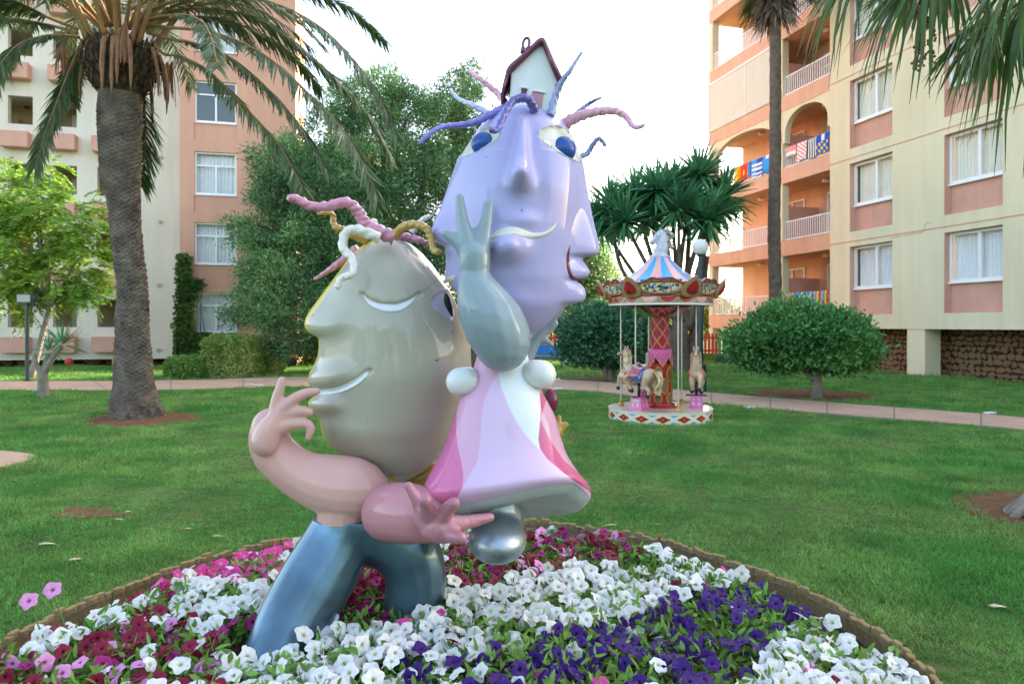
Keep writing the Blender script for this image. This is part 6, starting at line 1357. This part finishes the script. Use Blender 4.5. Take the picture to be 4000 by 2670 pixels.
    F = [[a * 4 + k, a * 4 + (k + 1) % 4, a * 4 + 4 + (k + 1) % 4, a * 4 + 4 + k] for a in range(3) for k in range(4)] + [[12, 13, 14, 15]]; b.add(V, F); ped = b.build('pedestal', K_pink, h)
    for k in range(4):
        for (u, v, ru, rv, mt) in ((0, .355, .028, .036, K_green), (-.045, .29, .022, .036, K_lil), (.045, .29, .022, .036, K_lil), (-.045, .36, .018, .03, K_lil), (.045, .36, .018, .03, K_lil)):
            if (k % 2) and mt is K_green: continue
            b = MB(); hw = lambda z_: .135 - .045 * (z_ - .207) / .21; hd = lambda z_: .115 - .035 * (z_ - .207) / .21
            for sc_, off_, mi_ in ((1.2, .002, 1), (1, .004, 0)):
                pts = [(u + ru * sc_ * x_, v + rv * sc_ * y_) for x_, y_ in ((0, -1), (1, 0), (0, 1), (-1, 0))]; q = lambda u_, v_: ((u_, -hd(v_) - off_, v_), (hw(v_) + off_, u_, v_), (-u_, hd(v_) + off_, v_), (-hw(v_) - off_, -u_, v_))[k]; b.quad(*[q(*p) for p in pts], mi_)
            b.build('leaf_print', [mt, K_gold], ped)
    return h
for a_ in (-46, 74, 194): horse(R(a_))
b = MB(); b.box((-.235, -.03, .55), (-.205, .05, 1.12)); b.build('coin_panel', K_steel, car)
# ---------------------------------------------------------------- flower bed
M_stake = mat('weathered_stake', (.31, .215, .105), .9, var=.35, vscale=14, island=.2, bump=.6, bscale=40, col2=(.22, .155, .08), spec=.15)
M_wire = mat('galvanised_wire', (.25, .25, .25), .4, metal=.8, var=.1)
M_foli = leafmat('petunia_leaves', (.12, .26, .035), (.20, .34, .07), island=.35, trans=.3)
def petal_mat(name): return mat(name, (1, 1, 1), .55, paint=True, var=.06, vscale=20, trans=.22, spec=.3)
M_petal = petal_mat('petunia_petals')
edg = empty('bed_edging', (0, 0, 0), 0, 'low roll of half round wooden stakes wired together round the flower bed', 'edging'); stake = None; r_ = np.random.default_rng(21)
vis = [i for i in range(170) if BEDC[i][1] > 2.45]
step = np.linalg.norm(BEDC[1] - BEDC[0]); stakes_xy = []
dens = closed(BED, 300)
k = 0
for i in range(300):
    p = dens[i]
    if p[1] < 2.5: continue
    t = dens[(i + 1) % 300] - dens[i - 1]; rz = math.atan2(t[1], t[0])
    if stake is None:
        b = MB(); n_ = 10; rad = .031; prof = [(1, -.06), (1, .140), (.97, .147), (.8, .150), (.4, .151)]; V = []; F = []
        for (s_, z_) in prof:
            for q in range(n_): a = 2 * math.pi * q / n_; V.append((rad * s_ * math.cos(a), .017 * s_ * math.sin(a), z_))
        for a in range(len(prof) - 1):
            for q in range(n_): F.append([a * n_ + q, a * n_ + (q + 1) % n_, a * n_ + n_ + (q + 1) % n_, a * n_ + n_ + q])
        F.append([(len(prof) - 1) * n_ + q for q in range(n_)]); b.add(V, F); stake = b.build('stake', M_stake, edg); o = stake
    else: o = link('stake', stake.data, edg)
    o.location = (p[0] + r_.normal() * .003, p[1] + r_.normal() * .003, r_.normal() * .007 - .006); o.rotation_euler = (r_.normal() * .05, r_.normal() * .04, rz); o.scale = (r_.uniform(.85, 1.08), r_.uniform(.85, 1.1), r_.uniform(.93, 1.05))
for zz_ in (.115, .05):
    b = MB(); run = []
    cen = np.array([-.3, 3.4])
    for i in range(300):
        p = dens[i]; d = (cen - p) / np.linalg.norm(cen - p)
        if p[1] < 2.5:
            if len(run) > 3: b.tube(run,   .0018, 5)
            run = []; continue
        run.append((p[0] + d[0] * (.019 + .002 * (i % 2)), p[1] + d[1] * (.019 + .002 * (i % 2)), zz_ + .004 * math.sin(i * .7) + r_.normal() * .0015))
    if len(run) > 3: b.tube(run, .0018, 5)
    b.build('wire', M_wire, edg, fix=False)
b = MB(); p = G(2536 + 10, 2160, .1); b.tube([(1.0, 4.86, -.1), (1.0, 4.86, .17)], .009, 6); b.build('rusty_pin', mat('rust', (.22, .06, .03), .8), edg)

# blooms
def bloom(col, throat, seed, nR=25):
    r_ = np.random.default_rng(seed); rings = [(.05, -.55), (.07, -.30), (.14, -.10), (.38, -.005), (.70, .04), (.93, .035), (1.0, .0)]; ph = r_.uniform(0, 6, 4); V = []; Cc = []; F = []
    for j, (r0, z0) in enumerate(rings):
        for k in range(nR):
            a = 2 * math.pi * k / nR; lob = 1 + (.115 * math.cos(5 * a) + .03 * math.sin(3 * a + ph[0])) * (r0 ** 2); rad = r0 * lob
            z = z0 + r0 ** 2 * (.11 * math.cos(5 * a + 3.1) * .5 + .09 * math.sin(2 * a + ph[1]) + .06 * math.sin(3 * a + ph[2]) + .05 * math.cos(10 * a + ph[3]))
            V.append((rad * math.cos(a), rad * math.sin(a), z)); f = min(1, max(0, (r0 - .08) / .22)); vein = 1 - .10 * (math.cos(10 * a) > .8) * (r0 < .95)
            Cc.append([(throat[c] * (1 - f) + col[c] * f) * (vein if r0 > .15 else 1) for c in range(3)])
    for j in range(len(rings) - 1):
        for k in range(nR): F.append([j * nR + k, j * nR + (k + 1) % nR, (j + 1) * nR + (k + 1) % nR, (j + 1) * nR + k])
    return V, F, Cc
KINDS = {'white': ((.78, .79, .78), (.40, .44, .10), 'white petunia with yellow green throat in the flower bed', 'white petunias in the bed'), 'burgundy': ((.22, .006, .035), (.05, .002, .01), 'burgundy red petunia in the flower bed', 'burgundy petunias in the bed'),
    'purple': ((.048, .010, .165), (.012, .003, .045), 'deep violet petunia in the flower bed', 'violet petunias in the bed'), 'magenta': ((.72, .05, .33), (.70, .55, .30), 'magenta petunia in the flower bed', 'magenta petunias in the bed'),
    'pink': ((.72, .30, .58), (.30, .05, .18), 'pale mauve pink petunia in the flower bed', 'mauve pink petunias in the bed'), 'plum': ((.30, .01, .15), (.08, .004, .04), 'plum coloured petunia in the flower bed', 'plum petunias in the bed')}
PM = {}; PG = {}
for nm, (c, t_, lb, gp) in KINDS.items():
    PG[nm] = [bloom(c, t_, 10 * i + len(nm)) for i in range(4)]; PM[nm] = [npmesh('petunia', V, F, M_petal, smooth=True, colors=np.array(Cc)) for V, F, Cc in PG[nm]]
Zmag = [(255, 1350), (262, 1312), (400, 1285), (470, 1250), (560, 1228), (700, 1215), (700, 1290), (640, 1318), (540, 1332), (430, 1330), (360, 1350)]
Zb1 = [(1015, 1345), (1020, 1235), (1215, 1190), (1480, 1235), (1450, 1305), (1330, 1290), (1200, 1325), (1130, 1350)]
Zb2 = [(775, 1300), (890, 1280), (895, 1430), (760, 1440)]
Zb3 = [(0, 1470), (90, 1500), (240, 1425), (420, 1430), (510, 1470), (480, 1568), (-50, 1600)]
Zp = [(1120, 1480), (1270, 1440), (1440, 1420), (1560, 1360), (1720, 1325), (1920, 1370), (1925, 1420), (1830, 1420), (1770, 1460), (1690, 1600), (1100, 1620)]
Zp2 = [(900, 1500), (1130, 1480), (1130, 1600), (900, 1600)]
Zgap = [(1420, 1262), (1520, 1270), (1500, 1305), (1420, 1300)]
Zgreen = [(520, 1400), (640, 1420), (620, 1500), (500, 1480)]
# candidate places, spread evenly (dart throwing)
cand = []; cells = {}; r_ = np.random.default_rng(33); bp_ = [(q[0], q[1]) for q in closed(BED, 120)]
tries = r_.uniform([-2.45, 2.35], [1.85, 5.4], (90000, 2)); ins = inpoly(tries[:, 0], tries[:, 1], bp_) & (polydist(tries[:, 0], tries[:, 1], bp_) > .05)
legs_xy = [((-1.13, 3.32), .20), ((-.52, 3.75), .18), ((-1.05, 3.42), .16)]
foli = []
for x, y in tries[ins]:
    if any((x - c[0]) ** 2 + (y - c[1]) ** 2 < rr * rr for c, rr in legs_xy): continue
    gx, gy = int(x / .05), int(y / .05); md = .044
    if any((x - a) ** 2 + (y - b_) ** 2 < md * md for i in (-1, 0, 1) for j in (-1, 0, 1) for (a, b_) in cells.get((gx + i, gy + j), ())): continue
    cells.setdefault((gx, gy), []).append((x, y)); cand.append((x, y))
def zone(x, y):
    u = (CX + x / y * FPX) * 2349 / 4000; v = (CY + (CAMH - .16) / y * FPX) * 2349 / 4000; ip = lambda Z: bool(inpoly(np.array([u]), np.array([v]), Z)[0]); q = r_.random()
    if ip(Zgap): return None, 0
    if ip(Zgreen): return ('plum' if q < .5 else 'white'), .25
    if ip(Zmag): return ('magenta' if q < .9 else 'white'), 1.0
    if ip(Zb1): return ('burgundy' if q < .62 else 'plum' if q < .82 else 'pink' if q < .92 else 'white'), .68
    if ip(Zb2): return ('burgundy' if q < .6 else 'plum'), .6
    if ip(Zb3): return ('burgundy' if q < .58 else 'plum' if q < .70 else 'pink' if q < .90 else 'white'), .62
    if ip(Zp): return ('purple' if q < .93 else 'white' if q < .985 else 'magenta'), .50
    if ip(Zp2): return ('purple' if q < .4 else 'white'), .55
    if 270 < u < 400 and 1360 < v < 1425: return ('burgundy' if q < .55 else 'white'), .7
    return ('white' if q < .965 else 'burgundy' if q < .985 else 'magenta'), .80
patch_ = lambda x, y: .5 + .5 * math.sin(x * 7.3 + 1.2 * math.sin(y * 5)) * math.sin(y * 8.1 + 1.4 * math.sin(x * 6))
items = []
for x, y in cand:
    kd, pr_ = zone(x, y)
    edge = float(polydist(np.array([x]), np.array([y]), bp_)[0]); near = np.clip((edge - .10) / .14, 0, 1) if y > 3.2 else 1.0
    if kd is None or edge < .08 or r_.random() > near * pr_ * (.72 + .45 * patch_(x, y)): continue
    hgt = (.13 - .07 * (1 - near)) + .05 * patch_(x * .7 + 2, y * .7) + r_.uniform(-.03, .035); s_ = r_.uniform(.030, .043) * (1.06 if kd == 'white' else .95)
    tilt = r_.normal() * .6; az = r_.uniform(0, 2 * math.pi); n_ = Vector((math.cos(az) * tilt + r_.normal() * .25, math.sin(az) * tilt - .45, 1 if r_.random() > .16 else .15)).normalized()
    items.append((y, kd, Vector((x, y, hgt)), n_, s_, r_.integers(4), r_.uniform(0, 6.28)))
items.sort(key=lambda t: t[0]); 
def xf(it):
    return Matrix.Translation(it[2]) @ it[3].to_track_quat('Z', 'Y').to_matrix().to_4x4() @ Matrix.Rotation(it[6], 4, 'Z') @ Matrix.Diagonal((it[4], it[4] , it[4], 1))
def inview(p): return abs(p.x / p.y * FPX) < 2050 and (CAMH - p.z) / p.y * FPX + CY < 2720
def where(kd, p):
    c_ = {'white': 'white', 'burgundy': 'burgundy red', 'purple': 'deep violet', 'magenta': 'magenta', 'pink': 'pale mauve', 'plum': 'plum coloured'}[kd]; x = p.x
    w_ = 'at the left end of the flower bed' if x < -1.3 else 'in front of the left trouser leg' if x < -.75 else 'in the front of the bed between the two trouser legs' if x < -.3 else 'in the front of the bed below the silver boot' if x < .35 else 'in the front of the bed just right of the boot' if x < .85 else 'towards the right front corner of the flower bed' if x < 1.3 else 'at the right end of the flower bed by the edging'
    h_ = 'low ' if p.z < .13 else 'tall ' if p.z > .18 else ''
    return '%s%s petunia %s' % (h_, c_, w_), '%s%s petunias %s' % (h_, c_, w_)
n_ind = {}; rest = {}; shown = 0
for it in items:
    kd = it[1]
    if inview(it[2]) and shown < 300:
        o = link('petunia', PM[kd][it[5]]); o.matrix_world = xf(it); lb_, gp_ = where(kd, it[2]); tag(o, lb_, 'flower', gp_); shown += 1
    else: rest.setdefault('all', []).append(it)
V_, F_, C_ = [], [], []; b0 = 0
for it in rest.get('all', []):
    V, F, Cc = PG[it[1]][it[5]]; M = np.array(xf(it)); v = np.array(V) @ M[:3, :3].T + M[:3, 3]; V_.append(v); F_.append(np.array(F) + b0); C_.append(np.array(Cc)); b0 += len(v)
if V_: tag(link('petunia_carpet', npmesh('petunia_carpet', np.concatenate(V_), np.concatenate(F_), M_petal, smooth=True, colors=np.concatenate(C_))), 'mass of smaller petunias filling the back of the flower bed', 'flowers', kind='stuff')
# leaves and stems between the blooms
pts = np.array(cand); base = np.repeat(pts, 7, 0) + r_.normal(size=(len(pts) * 7, 2)) * .035; ok = inpoly(base[:, 0], base[:, 1], bp_); base = base[ok]; n = len(base)
gapm = np.array([zone(*p)[0] is None for p in base[:0]])
ed_ = polydist(base[:, 0], base[:, 1], bp_); k_ = (ed_ > .07)
for c_, rr in legs_xy: k_ &= np.hypot(base[:, 0] - c_[0], base[:, 1] - c_[1]) > rr
base, ed_ = base[k_], ed_[k_]; n = len(base); hz = np.where(r_.random(n) < .05, r_.uniform(.15, .19, n), r_.uniform(.03, .165, n)) * np.where(base[:, 1] > 3.2, np.clip(.25 + (ed_ - .08) / .3, .25, 1), 1); C = np.column_stack([base, hz]); D = r_.normal(size=(n, 3)) * np.array([1, 1, .6]) + np.array([0, 0, .55])
V, F = leaves_np(C, D, r_.uniform(.03, .065, n), r_.uniform(.014, .026, n), .35, r_, (.5, 1, .75)); tag(link('petunia_foliage', npmesh('petunia_foliage', V, F, M_foli, smooth=True)), 'green petunia leaves and stems under the blooms', 'foliage', kind='stuff')
# a few tall mauve blooms standing out at the left edge, and a leafy weed
M_stem = mat('green_stem', (.10, .20, .04), .6)
for (px, py, Yf) in ((205, 2302, 3.35), (112, 2345, 3.3)):
    p = P(px, py, Yf); o = empty('petunia', (p.x, p.y, 0), 0, 'mauve petunia on a long stalk standing up against the lawn, %s' % ('upper of the pair' if py < 2320 else 'lower left of the pair'), 'flower'); b = MB(); b.tube(spline([(.05, .05, .03), (.04, .03, p.z * .5), (0, 0, p.z - .02)], 8), .0035, 5); b.build('stem', M_stem, o)
    bl = link('bloom', PM['pink'][1], o, (0, 0, p.z), (R(50), R(20), 0), (.038, .038, .038))
wd = empty('leafy_weed', (P(1345, 2460, 3.1).x, 3.1, 0), 0, 'broad leaved green weed growing beside the left trouser leg', 'weed'); b = MB(); b.tube([(0, 0, 0), (.02, 0, .12), (.03, -.02, .24)], [.006, .005, .003], 5); b.build('stem', M_stem, wd)
for i in range(7):
    a = i * .9; Vw, Fw = leaves_np(np.array([[.02, -.01, .14 + .012 * i]]), np.array([[math.cos(a), math.sin(a) * .8 - .3, .25]]), .10, .05, .2, r_, (.6, 1, .6), roll=np.array([[0, 0, 1.0]])); link('leaf', npmesh('leaf', Vw, Fw, M_foli, smooth=True), wd)
# ---------------------------------------------------------------- lamps, fence, small things
M_post = mat('dark_green_post', (.025, .045, .05), .45, var=.1); M_globe = mat('opal_globe', (.86, .86, .84), .3, var=.02, trans=.3); M_alu = mat('grey_metal', (.40, .41, .40), .4, metal=.5, var=.1)
c = G(2736, 1533); lp = empty('globe_lamp', c, 0, 'dark lamp post with a white globe behind the carousel', 'street lamp'); k = c.y / FPX
b = MB(); zt = CAMH - (992 - CY) * k; b.lathe([(.14, -.05), (.14, .65), (.075, .72), (.065, 1.2), (.055, zt - .06), (.09, zt - .03), (.09, zt)], 20); b.build('post', M_post, lp, smooth=False)
b = MB(); b.sphere((0, 0, CAMH - (965 - CY) * k), 31 * k, 28, 18); b.build('globe', M_globe, lp, smooth=True)
c = G(106, 1492); fl = empty('flood_lamp', c, 0, 'short dark post with a square floodlight at the left path', 'lamp'); k = c.y / FPX; hz = CAMH - (1170 - CY) * k
b = MB(); b.lathe([(.10, -.02), (.10, .03), (.055, .05), (.05, hz - .1)], 14); b.build('post', M_post, fl)
b = MB(); b.box((-.2, -.14, hz - .08), (.2, .14, hz + .16)); hd = b.build('lamp_head', M_post, fl); b = MB(); b.box((-.18, -.155, hz - .07), (.18, -.141, hz + .13)); b.build('lamp_glass', mat('floodlight_glass', (.25, .30, .29), .15, var=.05), hd); b = MB(); b.tube([(-.22, 0, hz - .16), (-.22, 0, hz), (.22, 0, hz), (.22, 0, hz - .16), (-.22, 0, hz - .16)], .015, 6); b.build('bracket', M_post, fl)
# playground fence of coloured pickets far behind
cl = {'red': mat('picket_red', (.62, .04, .02), .5, var=.06), 'blue': mat('picket_blue', (.03, .22, .60), .5, var=.06), 'yellow': mat('picket_yellow', (.80, .50, .03), .5, var=.06), 'green': mat('picket_green', (.06, .33, .05), .5, var=.06)}
M_turf = mat('olive_green_wall', (.13, .17, .02), .9, var=.1)
Yf = 32.0
for (p0, p1, lb, cf) in ((2040, 2252, 'red picket fence behind the far grey hand and the left round tree', lambda t: 'red'), (2600, 2840, 'multicoloured picket fence seen between the carousel and the peach balconies', lambda t: 'blue' if t < .16 else 'red' if t < .30 else 'yellow' if t < .42 else 'red' if t < .84 else 'green')):
    x0, x1 = P(p0, CY, Yf).x, P(p1, CY, Yf).x; fc = empty('picket_fence', (x0, Yf, 0), 0, lb, 'fence'); n = int((x1 - x0) / .155)
    for i in range(n + 1):
        x = (x1 - x0) * i / n; b = MB(); b.prism([(x - .055, .33), (x + .055, .33), (x + .055, 1.18), (x, 1.26), (x - .055, 1.18)], -.015, .015); b.build('picket', cl[cf(i / n)], fc)
    for zc in (.45, 1.02): b = MB(); b.box((-.05, .016, zc - .045), (x1 - x0 + .05, .05, zc + .045)); b.build('rail', cl['red'], fc)
    w = MB(); w.box((x0 - 3, Yf - .12, -.1), (x1 + 1.5, Yf + .12, .325)); tag(w.build('low_wall', M_turf), 'low olive green wall under the %s' % ('red picket fence' if p0 < 2500 else 'multicoloured picket fence'), 'wall')
# playground pieces behind the fence
for (px, py0, py1, w_, Yp_, col, lb) in ((2080, 1312, 1385, 26, 36, 'yellow', 'yellow playground panel behind the red pickets, left one'), (2150, 1318, 1385, 22, 36, 'yellow', 'yellow playground panel behind the red pickets, right one'), (2698, 1285, 1370, 20, 37, 'yellow', 'yellow playground tower post behind the palm trunk'), (2108, 1250, 1385, 8, 36, 'blue', 'blue playground post by the far grey hand')):
    a = P(px - w_, py1, Yp_); c2 = P(px + w_, py0, Yp_); t_ = empty('playground_panel', ((a.x + c2.x) / 2, Yp_, 0), 0, lb, 'play panel'); b = MB(); hw = (c2.x - a.x) / 2; b.prism([(-hw, .0), (hw, .0), (hw, c2.z - hw * .5), (hw * .5, c2.z), (-hw * .5, c2.z), (-hw, c2.z - hw * .5)], -.08, .08); b.build('board', cl[col], t_); b = MB(); b.tube([(-hw, .12, -.1), (-hw, .12, c2.z)], .05, 8); b.tube([(hw, .12, -.1), (hw, .12, c2.z)], .05, 8); b.build('post', cl['blue'], t_)
bb_ = empty('basketball_hoop', (P(2288, CY, 46).x, 46, 0), 0, 'white basketball board on blue posts far behind the left round tree', 'basketball hoop'); a = P(2256, 1210, 46); c2 = P(2312, 1164, 46); ox = P(2288, CY, 46).x
b = MB(); b.box((a.x - ox, -.04, a.z), (c2.x - ox, .0, c2.z)); b.build('board', K_white, bb_)
for dx in (-.25, .25): b = MB(); b.box((dx - .06, .01, -.1), (dx + .06, .10, a.z + .3)); b.build('post', cl['blue'], bb_)
c = G(2100, 1418); bn = empty('bench', (P(2140, CY, 27).x, 27, 0), 0, 'blue bench beside the lawn behind the right white shoulder ball', 'bench'); b = MB(); b.box((-.8, -.25, .38), (.8, .25, .44)); b.build('seat', cl['blue'], bn)
b = MB(); b.box((-.8, .22, .5), (.8, .26, .85)); b.build('backrest', cl['blue'], bn)
for dx in (-.6, .6): b = MB(); b.box((dx - .04, -.22, -.05), (dx + .04, .22, .379)); b.build('leg', M_alu, bn)
# small spot lights set in the lawn edges
M_spot = mat('white_plastic_lamp', (.74, .75, .74), .4, var=.05); sp0 = None
for (px, py, lb) in ((548, 1505, 'white box light on the lawn just right of the thick palm trunk'), (975, 1506, 'left one of two white box lights near the pink thumb'), (1012, 1509, 'right one of two white box lights near the pink thumb'), (2176, 1486, 'white box light at the far path edge by the sculpture shoulder'), (2180, 1524, 'white box light at the near path edge by the sculpture shoulder'), (2928, 1598, 'white box light at the near path edge right of the carousel'), (3867, 1620, 'white box light on the far lawn at the right'), (145, 1530, 'white box light by the small dragon tree')):
    g_ = G(px, py); t_ = empty('lawn_spotlight', g_, random.uniform(-.3, .3), lb, 'garden light', 'small white lights along the path')
    if sp0 is None:
        b = MB(); b.box((-.10, -.06, 0), (.10, .06, .055)); sp0 = b.build('housing', M_spot, t_); bm = bmesh.new(); bm.from_mesh(sp0.data); bmesh.ops.bevel(bm, geom=bm.edges[:], offset=.012, segments=2, affect='EDGES'); bm.to_mesh(sp0.data); bm.free()
        b = MB(); b.box((-.075, -.066, .012), (.075, -.061, .044)); gl0 = b.build('lens', M_alu, t_)
    else: link('housing', sp0.data, t_); link('lens', gl0.data, t_)
b = MB(); p = P(270, 1438, 27.3); b.sphere((p.x, p.y, .18), .16, 16, 10); tag(b.build('ball', M_red, smooth=True), 'small red ball against the stone plinth at the left', 'ball')
# a worn terracotta ornament beside the palm
c = G(456, 1440); orn = empty('garden_ornament', c, 0, 'orange brown garden ornament peeping out left of the thick palm trunk', 'ornament'); k = c.y / FPX; b = MB(); M_or = mat('terracotta', (.50, .20, .07), .8, var=.3, vscale=9)
b.sphere((0, 0, .28), (.16, .15, .3), 16, 12); b.sphere((0, -.02, .72), (.17, .15, .17), 16, 12); b.sphere((-.02, -.05, .95), (.10, .10, .12), 14, 10); b.build('figure', M_or, orn, smooth=True); b = MB(); b.lathe([(.2, -.03), (.2, .05), (.15, .06)], 16); b.build('base', M_or, orn)
# fallen leaves on the lawn
M_fall = mat('dry_leaf', (.55, .46, .30), .8, var=.2, vscale=20, island=.3); r_ = np.random.default_rng(61)
for (px, py, ang, L, lb) in ((152, 2123, .6, .12, 'curled pale leaf on the lawn at the far left'), (745, 2062, 2.9, .12, 'pale dry leaf lying alone on the lawn left of the trousers'), (830, 2092, .5, .09, 'small pale leaf between the bed edging and the lone dry leaf'), (490, 1998, 1.2, .07, 'tiny pale leaf by the bare earth patch'), (2408, 2047, 3.0, .13, 'pale leaf just outside the back of the bed edging'), (3870, 2365, .3, .14, 'green white leaf on the lawn at the far right'), (2575, 2046, 2.4, .09, 'thin dry leaf on the lawn beyond the right back edging'), (450, 2025, .2, .07, 'small leaf beside the bare earth patch'), (270, 2185, .9, .1, 'greenish leaf fallen on the lawn above the edging at the left')):
    g_ = G(px, py, .03); Vw, Fw = leaves_np(np.array([[0, 0, 0]]), np.array([[math.cos(ang), math.sin(ang), .12]]), L, L * .38, .35, r_, (.5, 1, .6), roll=np.array([[.2, .1, 1.0]])); o = link('fallen_leaf', npmesh('fallen_leaf', Vw, Fw, M_fall, smooth=True)); o.location = g_; md = o.modifiers.new('t', 'SOLIDIFY'); md.thickness = .002; tag(o, lb, 'leaf', 'leaves fallen on the lawn')

# ---------------------------------------------------------------- grass
M_grass = mat('grass_blades', (.115, .325, .065), .6, var=.32, vscale=1.6, island=.5, col2=(.23, .38, .10), trans=.3, spec=.2, pos=True, detail=6)
def tuft(seed, n=18, h=.042, spread=.05):
    r_ = np.random.default_rng(seed); C = np.column_stack([r_.uniform(-spread, spread, (n, 2)), np.zeros(n)]); D = np.column_stack([r_.normal(size=(n, 2)) * .75, np.ones(n)])
    V, F = leaves_np(C, D, h * r_.uniform(.5, 1.25, n), .0052, .5, r_, (1, .9, .6)); o = link('grass_tuft', npmesh('grass_tuft', V, F, M_grass)); return o
def scatter(name, label, pts, scl, protos, seed):
    me = bpy.data.meshes.new(name); me.vertices.add(len(pts)); me.vertices.foreach_set('co', np.asarray(pts, np.float32).ravel()); a = me.attributes.new('s', 'FLOAT', 'POINT'); a.data.foreach_set('value', np.asarray(scl, np.float32)); o = link(name, me)
    ng = bpy.data.node_groups.new(name, 'GeometryNodeTree'); ng.interface.new_socket('Geometry', in_out='INPUT', socket_type='NodeSocketGeometry'); ng.interface.new_socket('Geometry', in_out='OUTPUT', socket_type='NodeSocketGeometry'); N = ng.nodes; L = ng.links
    gi = N.new('NodeGroupInput'); go = N.new('NodeGroupOutput'); ip = N.new('GeometryNodeInstanceOnPoints'); jn = N.new('GeometryNodeGeometryToInstance'); 
    for p_ in protos[::-1]:
        oi = N.new('GeometryNodeObjectInfo'); oi.inputs['Object'].default_value = p_; oi.inputs['As Instance'].default_value = True; L.new(oi.outputs['Geometry'], jn.inputs[0])
    # one instance collection: pick at random
    L.new(gi.outputs[0], ip.inputs['Points']); js = N.new('GeometryNodeJoinGeometry')
    for p_ in protos:
        oi = N.new('GeometryNodeObjectInfo'); oi.inputs['Object'].default_value = p_; oi.inputs['As Instance'].default_value = True; L.new(oi.outputs['Geometry'], js.inputs[0])
    for nd in [n_ for n_ in N if n_.bl_idname == 'GeometryNodeObjectInfo' and any(l.to_node == jn for l in n_.outputs['Geometry'].links)]: N.remove(nd)
    N.remove(jn); L.new(js.outputs[0], ip.inputs['Instance']); ip.inputs['Pick Instance'].default_value = True
    rv = N.new('FunctionNodeRandomValue'); rv.data_type = 'FLOAT_VECTOR'; rv.inputs[0].default_value = (-.15, -.15, 0); rv.inputs[1].default_value = (.15, .15, 6.283); rv.inputs['Seed'].default_value = seed; L.new(rv.outputs[0], ip.inputs['Rotation'])
    na = N.new('GeometryNodeInputNamedAttribute'); na.data_type = 'FLOAT'; na.inputs['Name'].default_value = 's'; L.new(na.outputs[0], ip.inputs['Scale']); L.new(ip.outputs[0], go.inputs[0]); sm_ = o.modifiers.new('scatter', 'NODES'); sm_.node_group = ng
    return tag(o, label, 'grass', kind='stuff')
r_ = np.random.default_rng(71); allp = []; alls = []
for (y0, y1, dens_, sc_) in ((2.6, 5, 900, .85), (5, 8, 520, 1.0), (8, 13, 260, 1.35), (13, 20, 110, 1.9), (20, 32, 40, 2.6)):
    hw = .80 * y1; n = int(dens_ * (y1 - y0) * 2 * hw); p = r_.uniform([-hw, y0], [hw, y1], (n, 2)); p = p[np.abs(p[:, 0]) < .75 * p[:, 1] + .4]
    ok = ~inpoly(p[:, 0], p[:, 1], [(q[0], q[1]) for q in BEDC]); ok &= polydist(p[:, 0], p[:, 1], BEDC) > .03; ok &= ~inpoly(p[:, 0], p[:, 1], PATHPOLY) & ~inpoly(p[:, 0], p[:, 1], SIDE)
    if y1 > 9: ok &= (polydist(p[:, 0], p[:, 1], NE, False) > .08) & (polydist(p[:, 0], p[:, 1], FE, False) > .08)
    for s_ in SOILS:
        d_ = polydist(p[:, 0], p[:, 1], s_); inside = inpoly(p[:, 0], p[:, 1], s_); ok &= ~(inside & ((d_ > .12) | (r_.random(len(p)) > .35)))
    ok &= np.hypot(p[:, 0] - CC.x, p[:, 1] - CC.y) > .87
    lc = (p[:, 0] - 12.4) * -.967 + (p[:, 1] - 22) * -.2536; ok &= lc > -.9
    ok &= ((p[:, 0] + 11.17) * -.251 + (p[:, 1] - 26.5) * .968) < 2.2
    p = p[ok]; allp.append(np.column_stack([p, np.zeros(len(p))])); alls.append(sc_ * r_.uniform(.7, 1.25, len(p)) * (.8 + .35 * np.sin(p[:, 0] * 1.3 + 2 * np.sin(p[:, 1] * .9)) * np.sin(p[:, 1] * 1.7)))
protos = [tuft(500 + i) for i in range(5)]
lawn = scatter('lawn_grass', 'short mown green grass of the lawn', np.concatenate(allp), np.concatenate(alls), protos, 3)
for p_ in protos: p_.location = (0, 0, -.4); tag(p_, 'short grass tuft hidden below the lawn', 'grass', kind='stuff')
